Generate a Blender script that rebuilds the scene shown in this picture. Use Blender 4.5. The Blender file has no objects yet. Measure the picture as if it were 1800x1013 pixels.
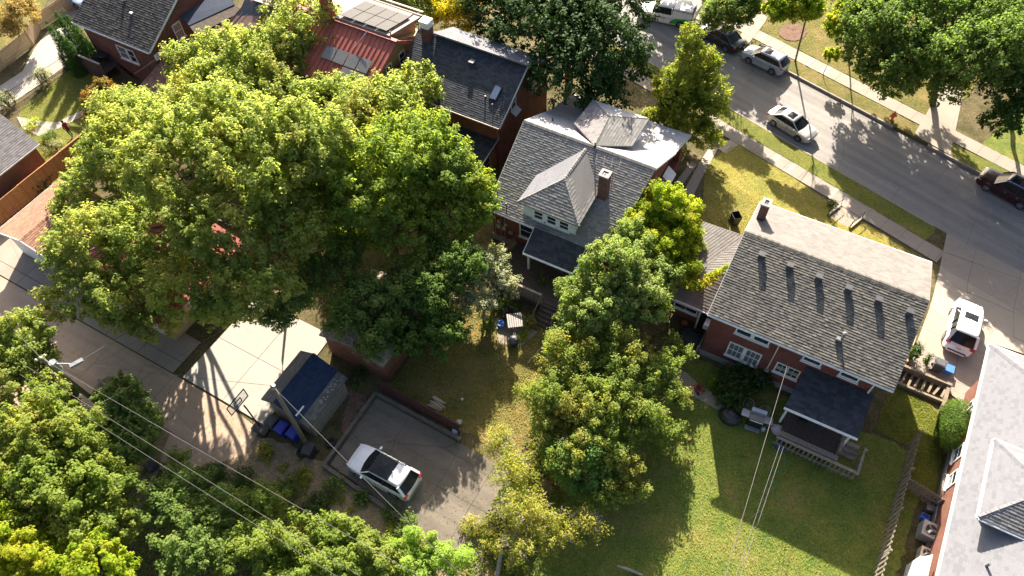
import bpy, bmesh, math, random
import numpy as np
from mathutils import Vector, Matrix
random.seed(7); np.random.seed(7)
rad = math.radians
S = bpy.context.scene
COL = S.collection

# ------------------------------------------------------------------ camera
CAM_H = 43.5                       # metres above the back yards
FOC = 1315.0                       # focal length in photograph pixels (1800 wide)
TILT = rad(54.8); ROLL = rad(-2.1)
Fv = np.array([0, math.cos(TILT), -math.sin(TILT)])
U0 = np.array([0, math.sin(TILT), math.cos(TILT)]); R0 = np.array([1.0, 0, 0])
Rv = math.cos(ROLL)*R0 + math.sin(ROLL)*U0
Uv = -math.sin(ROLL)*R0 + math.cos(ROLL)*U0
cd = bpy.data.cameras.new('camera'); cam = bpy.data.objects.new('camera', cd); COL.objects.link(cam)
m = Matrix.Identity(4)
for i in range(3):
    m[i][0] = Rv[i]; m[i][1] = Uv[i]; m[i][2] = -Fv[i]
m[2][3] = CAM_H
cam.matrix_world = m
cd.sensor_width = 36; cd.lens = 36*FOC/1800; cd.clip_start = 0.5; cd.clip_end = 3000
S.camera = cam
# ------------------------------------------------------------------ light
SUN_AZ, SUN_EL = rad(87), rad(29)          # direction towards the sun (world)
w = bpy.data.worlds.new('World'); S.world = w; w.use_nodes = True
nt = w.node_tree; bg = nt.nodes['Background']; sky = nt.nodes.new('ShaderNodeTexSky')
sky.sky_type = 'NISHITA'; sky.sun_disc = False
sky.dust_density = 4.0; sky.ozone_density = 0.8; sky.air_density = 0.9; sky.sun_elevation = SUN_EL; sky.sun_rotation = math.pi/2 - SUN_AZ
nt.links.new(sky.outputs[0], bg.inputs[0]); bg.inputs[1].default_value = 0.066
sd = bpy.data.lights.new('sun', 'SUN'); sun = bpy.data.objects.new('sun', sd); COL.objects.link(sun)
sd.energy = 5.0; sd.angle = rad(0.5); sd.color = (1.0, 0.91, 0.78)
sv = Vector((math.cos(SUN_AZ)*math.cos(SUN_EL), math.sin(SUN_AZ)*math.cos(SUN_EL), math.sin(SUN_EL)))
sun.rotation_euler = (-sv).to_track_quat('-Z', 'Y').to_euler()
S.view_settings.view_transform = 'Standard'; S.view_settings.look = 'None'
S.view_settings.gamma = 1; S.view_settings.use_curve_mapping = False
S.view_settings.exposure = 2.0
S.render.engine = 'CYCLES'
S.cycles.max_bounces = 9; S.cycles.diffuse_bounces = 6; S.cycles.transparent_max_bounces = 4

# ------------------------------------------------------------------ frames and terrain
AZ = rad(-30.8)                               # the block's own grid: x runs along the alley, y towards the street
EX = np.array([math.cos(AZ), math.sin(AZ)]); EY = np.array([-math.sin(AZ), math.cos(AZ)])
def B(x, y, z=0.0):
    p = x*EX + y*EY
    return Vector((p[0], p[1], z))
def toB(p):
    q = np.array([p[0], p[1]]); return float(q @ EX), float(q @ EY)
CO = np.array([22.7077, 47.8807]); CN = np.array([-0.73522, -0.67783]); CT = np.array([0.67783, -0.73522])
STREET_AZ = rad(-47.33)
def sdist(x, y): return float((np.array([x, y]) - CO) @ CN)
BP = [(-900, -2.06), (-7.95, -2.06), (-7.90, -2.26), (0.0, -2.26), (0.05, -2.07), (1.8, -2.06), (3.4, -2.04), (9.0, -0.32), (12.5, 0.0), (900, 0.0)]
def zg(x, y):
    s = sdist(x, y)
    for (a, za), (b, zb) in zip(BP, BP[1:]):
        if s <= b: return za + (zb-za)*(s-a)/(b-a)
    return 0.0
def AT(u, v, z):
    """world point at height z seen at photograph pixel u, v"""
    d = Fv + (u-900)/FOC*Rv - (v-506.5)/FOC*Uv
    t = (CAM_H - z)/-d[2]
    return Vector((d[0]*t, d[1]*t, z))
def G(u, v, dz=0.0):
    z = -1.0
    for _ in range(12):
        p = AT(u, v, z+dz); z = zg(p.x, p.y)
    p.z = z + dz
    return p
def GB(u, v, dz=0.0):
    p = G(u, v, dz); return toB(p)
def stp(s, t):
    """point from street coordinates: s metres from the near kerb, t along the street"""
    p = CO + CN*s + CT*t; return p[0], p[1]

# ------------------------------------------------------------------ materials
MATS = {}
def nn(t, typ, **kw):
    n = t.nodes.new(typ)
    for k, v in kw.items(): setattr(n, k, v)
    return n
def L(t, a, b): t.links.new(a, b)
def ramp(t, fac, stops, interp='LINEAR'):
    r = nn(t, 'ShaderNodeValToRGB'); r.color_ramp.interpolation = interp
    e = r.color_ramp.elements
    while len(e) < len(stops): e.new(0.5)
    for i, (p, c) in enumerate(stops):
        e[i].position = p; e[i].color = (c[0], c[1], c[2], 1)
    if fac is not None: L(t, fac, r.inputs[0])
    return r.outputs[0]
def noise(t, co, scale, detail=4, rough=0.6, dist=0.0):
    n = nn(t, 'ShaderNodeTexNoise'); n.inputs['Scale'].default_value = scale
    n.inputs['Detail'].default_value = detail; n.inputs['Roughness'].default_value = rough
    n.inputs['Distortion'].default_value = dist
    L(t, co, n.inputs['Vector']); return n.outputs['Fac']
def mix(t, fac, a, b, mode='MIX'):
    n = nn(t, 'ShaderNodeMix', data_type='RGBA', blend_type=mode)
    for sock, v in ((n.inputs[0], fac), (n.inputs[6], a), (n.inputs[7], b)):
        if hasattr(v, 'links'): L(t, v, sock)
        elif isinstance(v, (int, float)): sock.default_value = v
        else: sock.default_value = (v[0], v[1], v[2], 1)
    return n.outputs[2]
def bump(t, h, dist, strength=1.0):
    b = nn(t, 'ShaderNodeBump'); b.inputs['Distance'].default_value = dist; b.inputs['Strength'].default_value = strength
    L(t, h, b.inputs['Height']); return b.outputs[0]
def newmat(name):
    mt = bpy.data.materials.new(name); mt.use_nodes = True; t = mt.node_tree
    p = t.nodes['Principled BSDF']; tc = nn(t, 'ShaderNodeTexCoord'); MATS[name] = mt
    return mt, t, p, tc
def mat(name, c1, c2=None, scale=3.0, rough=0.7, metal=0.0, bmp=0.0, bscale=None, spec=0.5, coat=0.0, dirt=None, island=0.0):
    if name in MATS: return MATS[name]
    mt, t, p, tc = newmat(name)
    c2 = c2 or tuple(x*0.75 for x in c1)
    f = noise(t, tc.outputs['Object'], scale)
    c = ramp(t, f, [(0.33, c1), (0.68, c2)])
    if dirt:
        f2 = noise(t, tc.outputs['Object'], 0.7, 5, 0.7)
        f3 = ramp(t, f2, [(0.45, (0, 0, 0)), (0.72, (1, 1, 1))])
        c = mix(t, f3, c, dirt)
    if island:
        gi = nn(t, 'ShaderNodeNewGeometry')
        k = ramp(t, gi.outputs['Random Per Island'], [(0, (1-island,)*3), (1, (1+island,)*3)])
        c = mix(t, 1.0, c, k, 'MULTIPLY')
    L(t, c, p.inputs['Base Color'])
    p.inputs['Roughness'].default_value = rough; p.inputs['Metallic'].default_value = metal
    p.inputs['Specular IOR Level'].default_value = spec; p.inputs['Coat Weight'].default_value = coat
    if bmp:
        L(t, bump(t, noise(t, tc.outputs['Object'], bscale or scale*5, 4, 0.7), bmp), p.inputs['Normal'])
    return mt
def brick_mat(name, c1, c2, mortar, dirt=None):
    mt, t, p, tc = newmat(name)
    b = nn(t, 'ShaderNodeTexBrick'); L(t, tc.outputs['UV'], b.inputs['Vector'])
    b.inputs['Scale'].default_value = 1.0; b.inputs['Brick Width'].default_value = 0.23; b.inputs['Row Height'].default_value = 0.078
    b.inputs['Mortar Size'].default_value = 0.006; b.inputs['Bias'].default_value = 0.066
    for i, c in ((1, c1), (2, c2), (3, mortar)): b.inputs[i].default_value = (*c, 1)
    f = noise(t, tc.outputs['Object'], 0.9, 5)
    c = mix(t, ramp(t, f, [(0.4, (0, 0, 0)), (0.75, (0.75,)*3)]), b.outputs[0], dirt or tuple(x*0.45 for x in c1))
    L(t, c, p.inputs['Base Color']); p.inputs['Roughness'].default_value = 0.88
    L(t, bump(t, b.outputs[1], -0.012), p.inputs['Normal'])
    return mt
def shingle_mat(name, cols, stain=None, rough=0.85):
    mt, t, p, tc = newmat(name)
    gi = nn(t, 'ShaderNodeNewGeometry')
    st = [(i/len(cols), c) for i, c in enumerate(cols)]
    c = ramp(t, gi.outputs['Random Per Island'], st, 'CONSTANT')
    f = noise(t, tc.outputs['Object'], 0.6, 6, 0.65)
    c = mix(t, ramp(t, f, [(0.45, (0, 0, 0)), (0.85, (0.35,)*3)]), c, stain or tuple(x*0.5 for x in cols[0]))
    g = noise(t, tc.outputs['Object'], 30, 3, 0.8)
    c = mix(t, 1.0, c, ramp(t, g, [(0.25, (0.7,)*3), (0.75, (1.25,)*3)]), 'MULTIPLY')
    L(t, c, p.inputs['Base Color']); p.inputs['Roughness'].default_value = rough
    p.inputs['Specular IOR Level'].default_value = 0.35
    L(t, bump(t, g, 0.01), p.inputs['Normal'])
    return mt
def leaf_mat(name, cols, trans=0.38, patch=None, tcol=None):
    """cols: leaf tones picked per leaf; patch: a second tone mixed in by large noise"""
    mt, t, p, tc = newmat(name)
    gi = nn(t, 'ShaderNodeNewGeometry')
    st = [(i/max(1, len(cols)-1), c) for i, c in enumerate(cols)]
    c = ramp(t, gi.outputs['Random Per Island'], st)
    if patch:
        f = noise(t, tc.outputs['Object'], 0.35, 5, 0.7)
        c = mix(t, ramp(t, f, [(0.48, (0, 0, 0)), (0.62, (0.85,)*3)]), c, patch)
    f = noise(t, tc.outputs['Object'], 1.1, 3, 0.6)
    c = mix(t, 1.0, c, ramp(t, f, [(0.3, (1.0, 1.08, 1.08)), (0.7, (1.65, 1.55, 1.45))]), 'MULTIPLY')
    L(t, c, p.inputs['Base Color']); p.inputs['Roughness'].default_value = 0.62
    p.inputs['Specular IOR Level'].default_value = 0.06
    tr = nn(t, 'ShaderNodeBsdfTranslucent')
    L(t, mix(t, 1.0, c, tuple(1.3*x for x in (tcol or (1.35, 1.3, 0.6))), 'MULTIPLY'), tr.inputs[0])
    ms = nn(t, 'ShaderNodeMixShader'); ms.inputs[0].default_value = min(0.62, trans*1.22)
    L(t, p.outputs[0], ms.inputs[1]); L(t, tr.outputs[0], ms.inputs[2])
    L(t, ms.outputs[0], t.nodes['Material Output'].inputs[0])
    return mt
def ground_mat(name, tones, scale=0.5, fine=6.0, bmp=0.12, leaves=0.0, rough=0.95):
    mt, t, p, tc = newmat(name)
    a = noise(t, tc.outputs['Object'], scale, 8, 0.68, 0.3)
    c = ramp(t, a, [(0.28+0.44*i/(len(tones)-1), q) for i, q in enumerate(tones)])
    wr_ = noise(t, tc.outputs['Object'], 0.22, 7, 0.72, 0.8)
    c = mix(t, ramp(t, wr_, [(0.54, (0, 0, 0)), (0.7, (0.55,)*3)]), c, tuple(1.1*x for x in tones[-1]))
    wg = noise(t, tc.outputs['Object'], 2.3, 5, 0.7)
    c = mix(t, 1.0, c, ramp(t, wg, [(0.3, (0.78, 0.84, 0.8)), (0.7, (1.2, 1.14, 1.1))]), 'MULTIPLY')
    g = noise(t, tc.outputs['Object'], fine, 6, 0.85)
    c = mix(t, 1.0, c, ramp(t, g, [(0.3, (0.45,)*3), (0.7, (1.5,)*3)]), 'MULTIPLY')
    if leaves:
        v = nn(t, 'ShaderNodeTexVoronoi'); v.inputs['Scale'].default_value = 5.0; L(t, tc.outputs['Object'], v.inputs['Vector'])
        k = ramp(t, v.outputs['Distance'], [(0.12, (leaves,)*3), (0.2, (0, 0, 0))])
        c = mix(t, k, c, (0.30, 0.20, 0.10))
    L(t, c, p.inputs['Base Color']); p.inputs['Roughness'].default_value = rough
    p.inputs['Specular IOR Level'].default_value = 0.2
    L(t, bump(t, g, bmp), p.inputs['Normal'])
    return mt
def pave_mat(name, c1, c2, stain, grain=25, crack=0.6, rough=0.85, streak=0.0, ang=0.0):
    mt, t, p, tc = newmat(name)
    a = noise(t, tc.outputs['Object'], 0.35, 8, 0.65, 0.4)
    c = ramp(t, a, [(0.3, c1), (0.7, c2)])
    b = noise(t, tc.outputs['Object'], 1.3, 8, 0.75, 0.8)
    c = mix(t, ramp(t, b, [(0.52, (0, 0, 0)), (0.75, (0.8,)*3)]), c, stain)
    if streak:
        mp = nn(t, 'ShaderNodeMapping'); mp.inputs['Rotation'].default_value = (0, 0, -ang); mp.vector_type = 'TEXTURE'
        mp.inputs['Scale'].default_value = (14.0, 0.8, 1.0); mp.inputs['Rotation'].default_value = (0, 0, ang)
        L(t, tc.outputs['Object'], mp.inputs['Vector'])
        sn = noise(t, mp.outputs[0], 1.0, 5, 0.6)
        c = mix(t, 1.0, c, ramp(t, sn, [(0.32, (1-streak,)*3), (0.68, (1+streak*0.8,)*3)]), 'MULTIPLY')
        sp_ = noise(t, tc.outputs['Object'], 2.2, 3, 0.5)
        c = mix(t, ramp(t, sp_, [(0.66, (0, 0, 0)), (0.74, (0.5,)*3)]), c, tuple(x*0.5 for x in c1))
    g = noise(t, tc.outputs['Object'], grain, 3, 0.8)
    c = mix(t, 1.0, c, ramp(t, g, [(0.25, (0.82,)*3), (0.75, (1.15,)*3)]), 'MULTIPLY')
    if crack:
        v = nn(t, 'ShaderNodeTexVoronoi', feature='DISTANCE_TO_EDGE'); v.inputs['Scale'].default_value = 0.23
        nz = nn(t, 'ShaderNodeTexNoise'); nz.inputs['Scale'].default_value = 1.2; nz.inputs['Detail'].default_value = 6
        L(t, tc.outputs['Object'], nz.inputs['Vector'])
        L(t, mix(t, 0.14, tc.outputs['Object'], nz.outputs['Color']), v.inputs['Vector'])
        c = mix(t, ramp(t, v.outputs['Distance'], [(0.0, (crack,)*3), (0.006, (0, 0, 0))]), c, tuple(x*0.25 for x in c1))
    L(t, c, p.inputs['Base Color']); p.inputs['Roughness'].default_value = rough
    L(t, bump(t, g, 0.01), p.inputs['Normal'])
    return mt

brick_red = brick_mat('brick_red', (0.23, 0.055, 0.04), (0.15, 0.038, 0.03), (0.2, 0.15, 0.125))
brick_orange = brick_mat('brick_orange', (0.25, 0.095, 0.055), (0.19, 0.065, 0.04), (0.22, 0.16, 0.12))
brick_brown = brick_mat('brick_brown', (0.18, 0.07, 0.05), (0.12, 0.045, 0.035), (0.15, 0.11, 0.09))
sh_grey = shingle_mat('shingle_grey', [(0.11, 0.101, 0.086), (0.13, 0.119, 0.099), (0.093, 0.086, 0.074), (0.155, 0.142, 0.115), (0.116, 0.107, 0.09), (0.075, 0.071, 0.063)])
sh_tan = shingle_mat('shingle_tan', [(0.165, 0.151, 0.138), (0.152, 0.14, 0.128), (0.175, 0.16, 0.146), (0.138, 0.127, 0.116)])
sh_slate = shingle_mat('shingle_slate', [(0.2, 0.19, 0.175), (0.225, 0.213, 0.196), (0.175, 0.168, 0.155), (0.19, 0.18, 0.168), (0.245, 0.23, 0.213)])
sh_dark = shingle_mat('shingle_dark', [(0.036, 0.041, 0.05), (0.046, 0.051, 0.06), (0.03, 0.034, 0.042), (0.054, 0.059, 0.068)])
sh_black = shingle_mat('shingle_black', [(0.04, 0.038, 0.036), (0.06, 0.056, 0.052), (0.03, 0.028, 0.027), (0.075, 0.07, 0.062)])
sh_pale = shingle_mat('shingle_pale', [(0.165, 0.166, 0.18), (0.171, 0.172, 0.187), (0.157, 0.158, 0.172), (0.142, 0.144, 0.157), (0.167, 0.168, 0.183)], stain=(0.135, 0.135, 0.145))
sh_sunlit = shingle_mat('shingle_sunlit', [(0.4, 0.385, 0.37), (0.43, 0.415, 0.4), (0.37, 0.355, 0.345)], stain=(0.34, 0.33, 0.32))  # sun glare on the bungalow's front slopes, put into a brighter shingle colour
sh_orange = shingle_mat('shingle_orange', [(0.26, 0.135, 0.085), (0.3, 0.158, 0.1), (0.22, 0.11, 0.07)], stain=(0.22, 0.1, 0.065))
sh_brown = shingle_mat('shingle_brown', [(0.2, 0.1, 0.075), (0.25, 0.13, 0.1), (0.16, 0.08, 0.06)])
sh_lilac = shingle_mat('shingle_lilac', [(0.22, 0.2, 0.195), (0.26, 0.235, 0.23), (0.18, 0.165, 0.165), (0.24, 0.215, 0.205)])
sh_blue = shingle_mat('shingle_blue', [(0.012, 0.026, 0.06), (0.015, 0.031, 0.07), (0.01, 0.022, 0.052)], stain=(0.02, 0.03, 0.055), rough=0.85)
white = mat('white_paint', (0.72, 0.72, 0.7), (0.6, 0.6, 0.58), 2, 0.5)
cream = mat('cream_paint', (0.62, 0.52, 0.38), (0.5, 0.41, 0.3), 2, 0.6)
olive = mat('olive_siding', (0.26, 0.19, 0.08), (0.22, 0.16, 0.065), 2, 0.7)
yellow_wall = mat('yellow_siding', (0.5, 0.36, 0.16), (0.4, 0.28, 0.12), 2, 0.7)
peach = mat('peach_siding', (0.5, 0.25, 0.14), (0.42, 0.2, 0.11), 2, 0.7)
conc_wall = mat('foundation_concrete', (0.3, 0.29, 0.27), (0.22, 0.21, 0.2), 2, 0.9, bmp=0.01)
glass = mat('window_glass', (0.02, 0.024, 0.028), (0.03, 0.034, 0.04), 2, 0.08, spec=0.8)
curtain = mat('window_glass_blind', (0.16, 0.17, 0.18), (0.1, 0.11, 0.12), 6, 0.15, spec=0.8)
dark_metal = mat('dark_metal', (0.03, 0.03, 0.032), None, 5, 0.45, 0.3)
grey_metal = mat('grey_metal', (0.35, 0.36, 0.37), (0.28, 0.29, 0.3), 5, 0.4, 0.7)
galv = mat('galvanised', (0.42, 0.43, 0.44), (0.33, 0.34, 0.35), 6, 0.45, 0.6)
plastic_black = mat('black_plastic', (0.018, 0.018, 0.02), (0.03, 0.03, 0.032), 4, 0.45)
plastic_blue = mat('blue_plastic', (0.015, 0.03, 0.28), (0.02, 0.04, 0.34), 4, 0.4)
plastic_sky = mat('light_blue_plastic', (0.05, 0.16, 0.55), (0.08, 0.2, 0.6), 4, 0.4)
rubber = mat('rubber', (0.012, 0.012, 0.013), (0.02, 0.02, 0.021), 8, 0.8)
wood_deck = mat('deck_wood', (0.085, 0.06, 0.05), (0.055, 0.038, 0.032), 6, 0.75, bmp=0.01, island=0.3)
wood_grey = mat('weathered_wood', (0.26, 0.22, 0.17), (0.16, 0.135, 0.105), 5, 0.85, bmp=0.01, island=0.3)
wood_orange = mat('stained_wood', (0.42, 0.19, 0.07), (0.28, 0.11, 0.04), 4, 0.7, bmp=0.01, island=0.2)
wood_tan = mat('pine_boards', (0.46, 0.35, 0.22), (0.36, 0.26, 0.16), 5, 0.8, bmp=0.01)
wood_red = mat('dark_red_boards', (0.1, 0.028, 0.03), (0.065, 0.02, 0.02), 4, 0.75, bmp=0.008)
pole_wood = mat('pole_wood', (0.19, 0.155, 0.11), (0.13, 0.105, 0.078), 5, 0.9, bmp=0.02)
bark = mat('bark', (0.13, 0.1, 0.075), (0.07, 0.055, 0.04), 6, 0.95, bmp=0.04)
bark_pale = mat('pale_bark', (0.34, 0.3, 0.25), (0.22, 0.19, 0.15), 5, 0.95, bmp=0.03)
red_roof = mat('red_metal_roof', (0.34, 0.09, 0.068), (0.27, 0.068, 0.052), 1.5, 0.6, spec=0.3)
brown_roof = mat('brown_metal_roof', (0.19, 0.1, 0.08), (0.14, 0.075, 0.06), 2, 0.55)
white_roof = mat('white_metal_roof', (0.27, 0.235, 0.205), (0.24, 0.21, 0.185), 1.5, 0.7, spec=0.15)
solar_m = mat('solar_cells', (0.08, 0.073, 0.069), (0.095, 0.087, 0.082), 3, 0.7, spec=0.12)
asphalt = pave_mat('asphalt', (0.205, 0.185, 0.17), (0.245, 0.222, 0.2), (0.165, 0.152, 0.142), crack=0.5, streak=0.22, ang=STREET_AZ)
concrete = pave_mat('concrete', (0.3, 0.25, 0.2), (0.25, 0.21, 0.165), (0.2, 0.168, 0.135), crack=0.3)
concrete_new = pave_mat('concrete_new', (0.36, 0.325, 0.28), (0.32, 0.29, 0.245), (0.27, 0.24, 0.2), crack=0.0)
alley_m = pave_mat('alley_concrete', (0.42, 0.3, 0.21), (0.36, 0.26, 0.18), (0.25, 0.185, 0.135), crack=0.4, streak=0.15, ang=AZ)
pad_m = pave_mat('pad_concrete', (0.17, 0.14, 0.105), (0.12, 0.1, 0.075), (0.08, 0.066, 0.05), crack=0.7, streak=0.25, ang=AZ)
joint_m = mat('joint_dirt', (0.07, 0.06, 0.045), (0.05, 0.045, 0.03), 6, 0.95)
lawn_m = ground_mat('lawn_grass', [(0.07, 0.125, 0.024), (0.12, 0.17, 0.03), (0.185, 0.205, 0.042), (0.25, 0.2, 0.075)], 0.45, 7, 0.12)
lawn_fresh = ground_mat('fresh_grass', [(0.11, 0.14, 0.026), (0.165, 0.175, 0.034), (0.22, 0.2, 0.05)], 0.6, 8, 0.12)
lawn_gold = ground_mat('golden_grass', [(0.12, 0.145, 0.03), (0.2, 0.19, 0.042), (0.27, 0.225, 0.06), (0.3, 0.22, 0.09)], 0.4, 8, 0.1)
lawn_dry = ground_mat('dry_grass', [(0.085, 0.1, 0.025), (0.15, 0.135, 0.036), (0.25, 0.175, 0.075)], 0.5, 7, 0.1, leaves=0.5)
wild_m = ground_mat('wild_ground', [(0.045, 0.055, 0.018), (0.09, 0.08, 0.03), (0.15, 0.115, 0.06), (0.06, 0.07, 0.02)], 0.5, 6, 0.14, leaves=0.6)
dirt_m = ground_mat('dirt', [(0.2, 0.145, 0.09), (0.27, 0.195, 0.125), (0.15, 0.12, 0.06)], 0.7, 8, 0.06, leaves=0.6)
mulch_m = ground_mat('mulch', [(0.1, 0.055, 0.035), (0.2, 0.12, 0.09), (0.07, 0.045, 0.03)], 1.5, 12, 0.06)

# ------------------------------------------------------------------ objects
def tag(o, label=None, cat=None, group=None, kind=None):
    if label: o['label'] = label
    if cat: o['category'] = cat
    if group: o['group'] = group
    if kind: o['kind'] = kind
    return o
def thing(name, label, cat, loc=(0, 0, 0), rz=0.0, group=None):
    o = bpy.data.objects.new(name, None); COL.objects.link(o)
    o.empty_display_size = 0.3
    o.location = loc; o.rotation_euler = (0, 0, rz)
    return tag(o, label, cat, group)
def link(o, parent=None):
    COL.objects.link(o)
    if parent is not None: o.parent = parent
    return o
def dup_tree(o, parent=None):
    c = o.copy(); COL.objects.link(c)
    if parent is not None: c.parent = parent
    for ch in list(o.children): dup_tree(ch, c)
    return c
class MB:
    def __init__(s, o=(0, 0, 0)):
        s.v = []; s.f = []; s.o = o
    def add(s, vs, fs):
        k = len(s.v); s.v += [(p[0]-s.o[0], p[1]-s.o[1], p[2]-s.o[2]) for p in vs]
        s.f += [tuple(i+k for i in f) for f in fs]; return s
    def box(s, c, d, rz=0.0, tilt=None):
        hx, hy, hz = d[0]/2, d[1]/2, d[2]/2
        vs = []
        for z in (-hz, hz):
            for x, y in ((-hx, -hy), (hx, -hy), (hx, hy), (-hx, hy)):
                p = Vector((x, y, z))
                if tilt is not None: p = tilt @ p
                cz, sz = math.cos(rz), math.sin(rz)
                vs.append((c[0]+p.x*cz-p.y*sz, c[1]+p.x*sz+p.y*cz, c[2]+p.z))
        return s.add(vs, [(3, 2, 1, 0), (4, 5, 6, 7), (0, 1, 5, 4), (1, 2, 6, 5), (2, 3, 7, 6), (3, 0, 4, 7)])
    def bx(s, x0, x1, y0, y1, z0, z1):
        return s.box(((x0+x1)/2, (y0+y1)/2, (z0+z1)/2), (x1-x0, y1-y0, z1-z0))
    def bar(s, a, b, w, h):
        a = Vector(a); b = Vector(b); d = (b-a); l = d.length; d.normalize()
        up = Vector((0, 0, 1)) if abs(d.z) < 0.95 else Vector((1, 0, 0))
        r = d.cross(up).normalized(); u = r.cross(d).normalized()
        vs = []
        for p in (a, b):
            for i, j in ((-1, -1), (1, -1), (1, 1), (-1, 1)): vs.append(p + r*(i*w/2) + u*(j*h/2))
        return s.add(vs, [(3, 2, 1, 0), (4, 5, 6, 7), (0, 1, 5, 4), (1, 2, 6, 5), (2, 3, 7, 6), (3, 0, 4, 7)])
    def tube(s, pts, rs, n=6, cap=True):
        pts = [Vector(p) for p in pts]
        if not isinstance(rs, (list, tuple)): rs = [rs]*len(pts)
        k0 = len(s.v); vs = []; fs = []
        for i, p in enumerate(pts):
            d = (pts[min(i+1, len(pts)-1)] - pts[max(i-1, 0)])
            d = d.normalized() if d.length > 1e-6 else Vector((0, 0, 1))
            up = Vector((0, 0, 1)) if abs(d.z) < 0.9 else Vector((1, 0, 0))
            r = d.cross(up).normalized(); u = r.cross(d)
            for j in range(n):
                a = 2*math.pi*j/n; vs.append(p + (r*math.cos(a)+u*math.sin(a))*rs[i])
        for i in range(len(pts)-1):
            for j in range(n):
                a = i*n+j; b = i*n+(j+1) % n; fs.append((a, b, b+n, a+n))
        if cap:
            fs.append(tuple(range(n-1, -1, -1))); fs.append(tuple((len(pts)-1)*n+j for j in range(n)))
        return s.add(vs, fs)
    def cyl(s, a, b, r0, r1=None, n=12): return s.tube([a, b], [r0, r0 if r1 is None else r1], n)
    def lathe(s, c, prof, n=16):
        vs = []; fs = []
        for r, z in prof:
            for j in range(n):
                a = 2*math.pi*j/n; vs.append((c[0]+r*math.cos(a), c[1]+r*math.sin(a), c[2]+z))
        for i in range(len(prof)-1):
            for j in range(n):
                a = i*n+j; b = i*n+(j+1) % n; fs.append((a, b, b+n, a+n))
        fs.append(tuple(range(n-1, -1, -1))); fs.append(tuple((len(prof)-1)*n+j for j in range(n)))
        return s.add(vs, fs)
    def prism(s, poly, z0, z1):
        n = len(poly)
        a = sum(poly[i][0]*poly[(i+1) % n][1]-poly[(i+1) % n][0]*poly[i][1] for i in range(n))
        if a < 0: poly = poly[::-1]
        vs = [(p[0], p[1], z0) for p in poly] + [(p[0], p[1], z1) for p in poly]
        return s.add(vs, [tuple(range(n-1, -1, -1)), tuple(range(n, 2*n))] + [(i, (i+1) % n, (i+1) % n+n, i+n) for i in range(n)])
    def face(s, pts): return s.add(pts, [tuple(range(len(pts)))])
    def slab(s, pts, th):
        """planar polygon given thickness downwards"""
        n = len(pts); P = [Vector(p) for p in pts]
        nr = newell(P)
        if nr.z < 0: P = P[::-1]
        lo = [(p.x, p.y, p.z-th) for p in P]
        return s.add([tuple(p) for p in P]+lo, [tuple(range(n)), tuple(range(2*n-1, n-1, -1))] + [(i, i+n, (i+1) % n+n, (i+1) % n) for i in range(n)])
    def shingles(s, pts, expo=0.165, tab=0.3, th=0.022, lift=0.004):
        P = [Vector(p) for p in pts]; n = newell(P)
        if n.z < 0: n = -n
        u = (P[1]-P[0]).normalized(); v = n.cross(u).normalized()
        q = [((p-P[0]).dot(u), (p-P[0]).dot(v)) for p in P]
        if min(b for a, b in q) < -0.01 and max(b for a, b in q) < 0.3*abs(min(b for a, b in q)):
            u = -u; v = n.cross(u); q = [((p-P[0]).dot(u), (p-P[0]).dot(v)) for p in P]
        ar = sum(q[i][0]*q[(i+1) % len(q)][1]-q[(i+1) % len(q)][0]*q[i][1] for i in range(len(q)))
        if ar < 0: q = q[::-1]
        v0 = min(b for a, b in q); v1 = max(b for a, b in q); u0 = min(a for a, b in q); u1 = max(a for a, b in q)
        r = 0; y = v0
        while y < v1-0.01:
            x = u0 - random.random()*tab
            while x < u1:
                wd = tab*random.choice((0.6, 0.8, 1, 1, 1.3))
                pl = clip([(x, y), (x+wd, y), (x+wd, y+expo), (x, y+expo)], q)
                if len(pl) >= 3:
                    t = th*random.choice((0.8, 0.9, 1.0, 1.12))
                    top = []
                    for a, b in pl:
                        top.append(P[0] + u*a + v*b + n*(lift + t*(1-0.85*(b-y)/expo)))
                    k = len(pl); vs = list(top); fs = [tuple(range(k))]
                    for i in range(k):
                        a, b = pl[i], pl[(i+1) % k]
                        if abs(a[1]-y) < 1e-4 and abs(b[1]-y) < 1e-4 and abs(a[0]-b[0]) > 1e-3:
                            vs += [top[i]-n*t*1.1, top[(i+1) % k]-n*t*1.1]
                            fs.append((len(vs)-2, len(vs)-1, (i+1) % k, i))
                    s.add(vs, fs)
                x += wd
            y += expo; r += 1
        return s
    def caps(s, a, b, w=0.32, st=0.2, drop=0.07):
        a = Vector(a); b = Vector(b); d = b-a; l = d.length; d.normalize()
        r = d.cross(Vector((0, 0, 1))).normalized()
        n = max(1, int(l/st))
        for i in range(n):
            p = a + d*(i*l/n); q = a + d*((i+1.1)*l/n); j = random.uniform(0.0, 0.012)
            up0 = Vector((0, 0, 0.05+j)); up1 = Vector((0, 0, 0.03+j)); dn = Vector((0, 0, -drop))
            s.add([p+up0-r*w/2+dn, p+up0, p+up0+r*w/2+dn, q+up1-r*w/2+dn, q+up1, q+up1+r*w/2+dn], [(0, 3, 4, 1), (1, 4, 5, 2)])
        return s
    def build(s, name, mt, parent=None, smooth=False, label=None, kind=None, uv=False, loc=None, rz=None):
        me = bpy.data.meshes.new(name); me.from_pydata([tuple(p) for p in s.v], [], s.f)
        if mt: me.materials.append(mt)
        if smooth: me.polygons.foreach_set('use_smooth', [True]*len(me.polygons))
        if uv: box_uv(me)
        o = bpy.data.objects.new(name, me); link(o, parent)
        if loc is not None: o.location = loc
        if rz is not None: o.rotation_euler = (0, 0, rz)
        if label: o['label'] = label
        if kind: o['kind'] = kind
        return o
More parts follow.
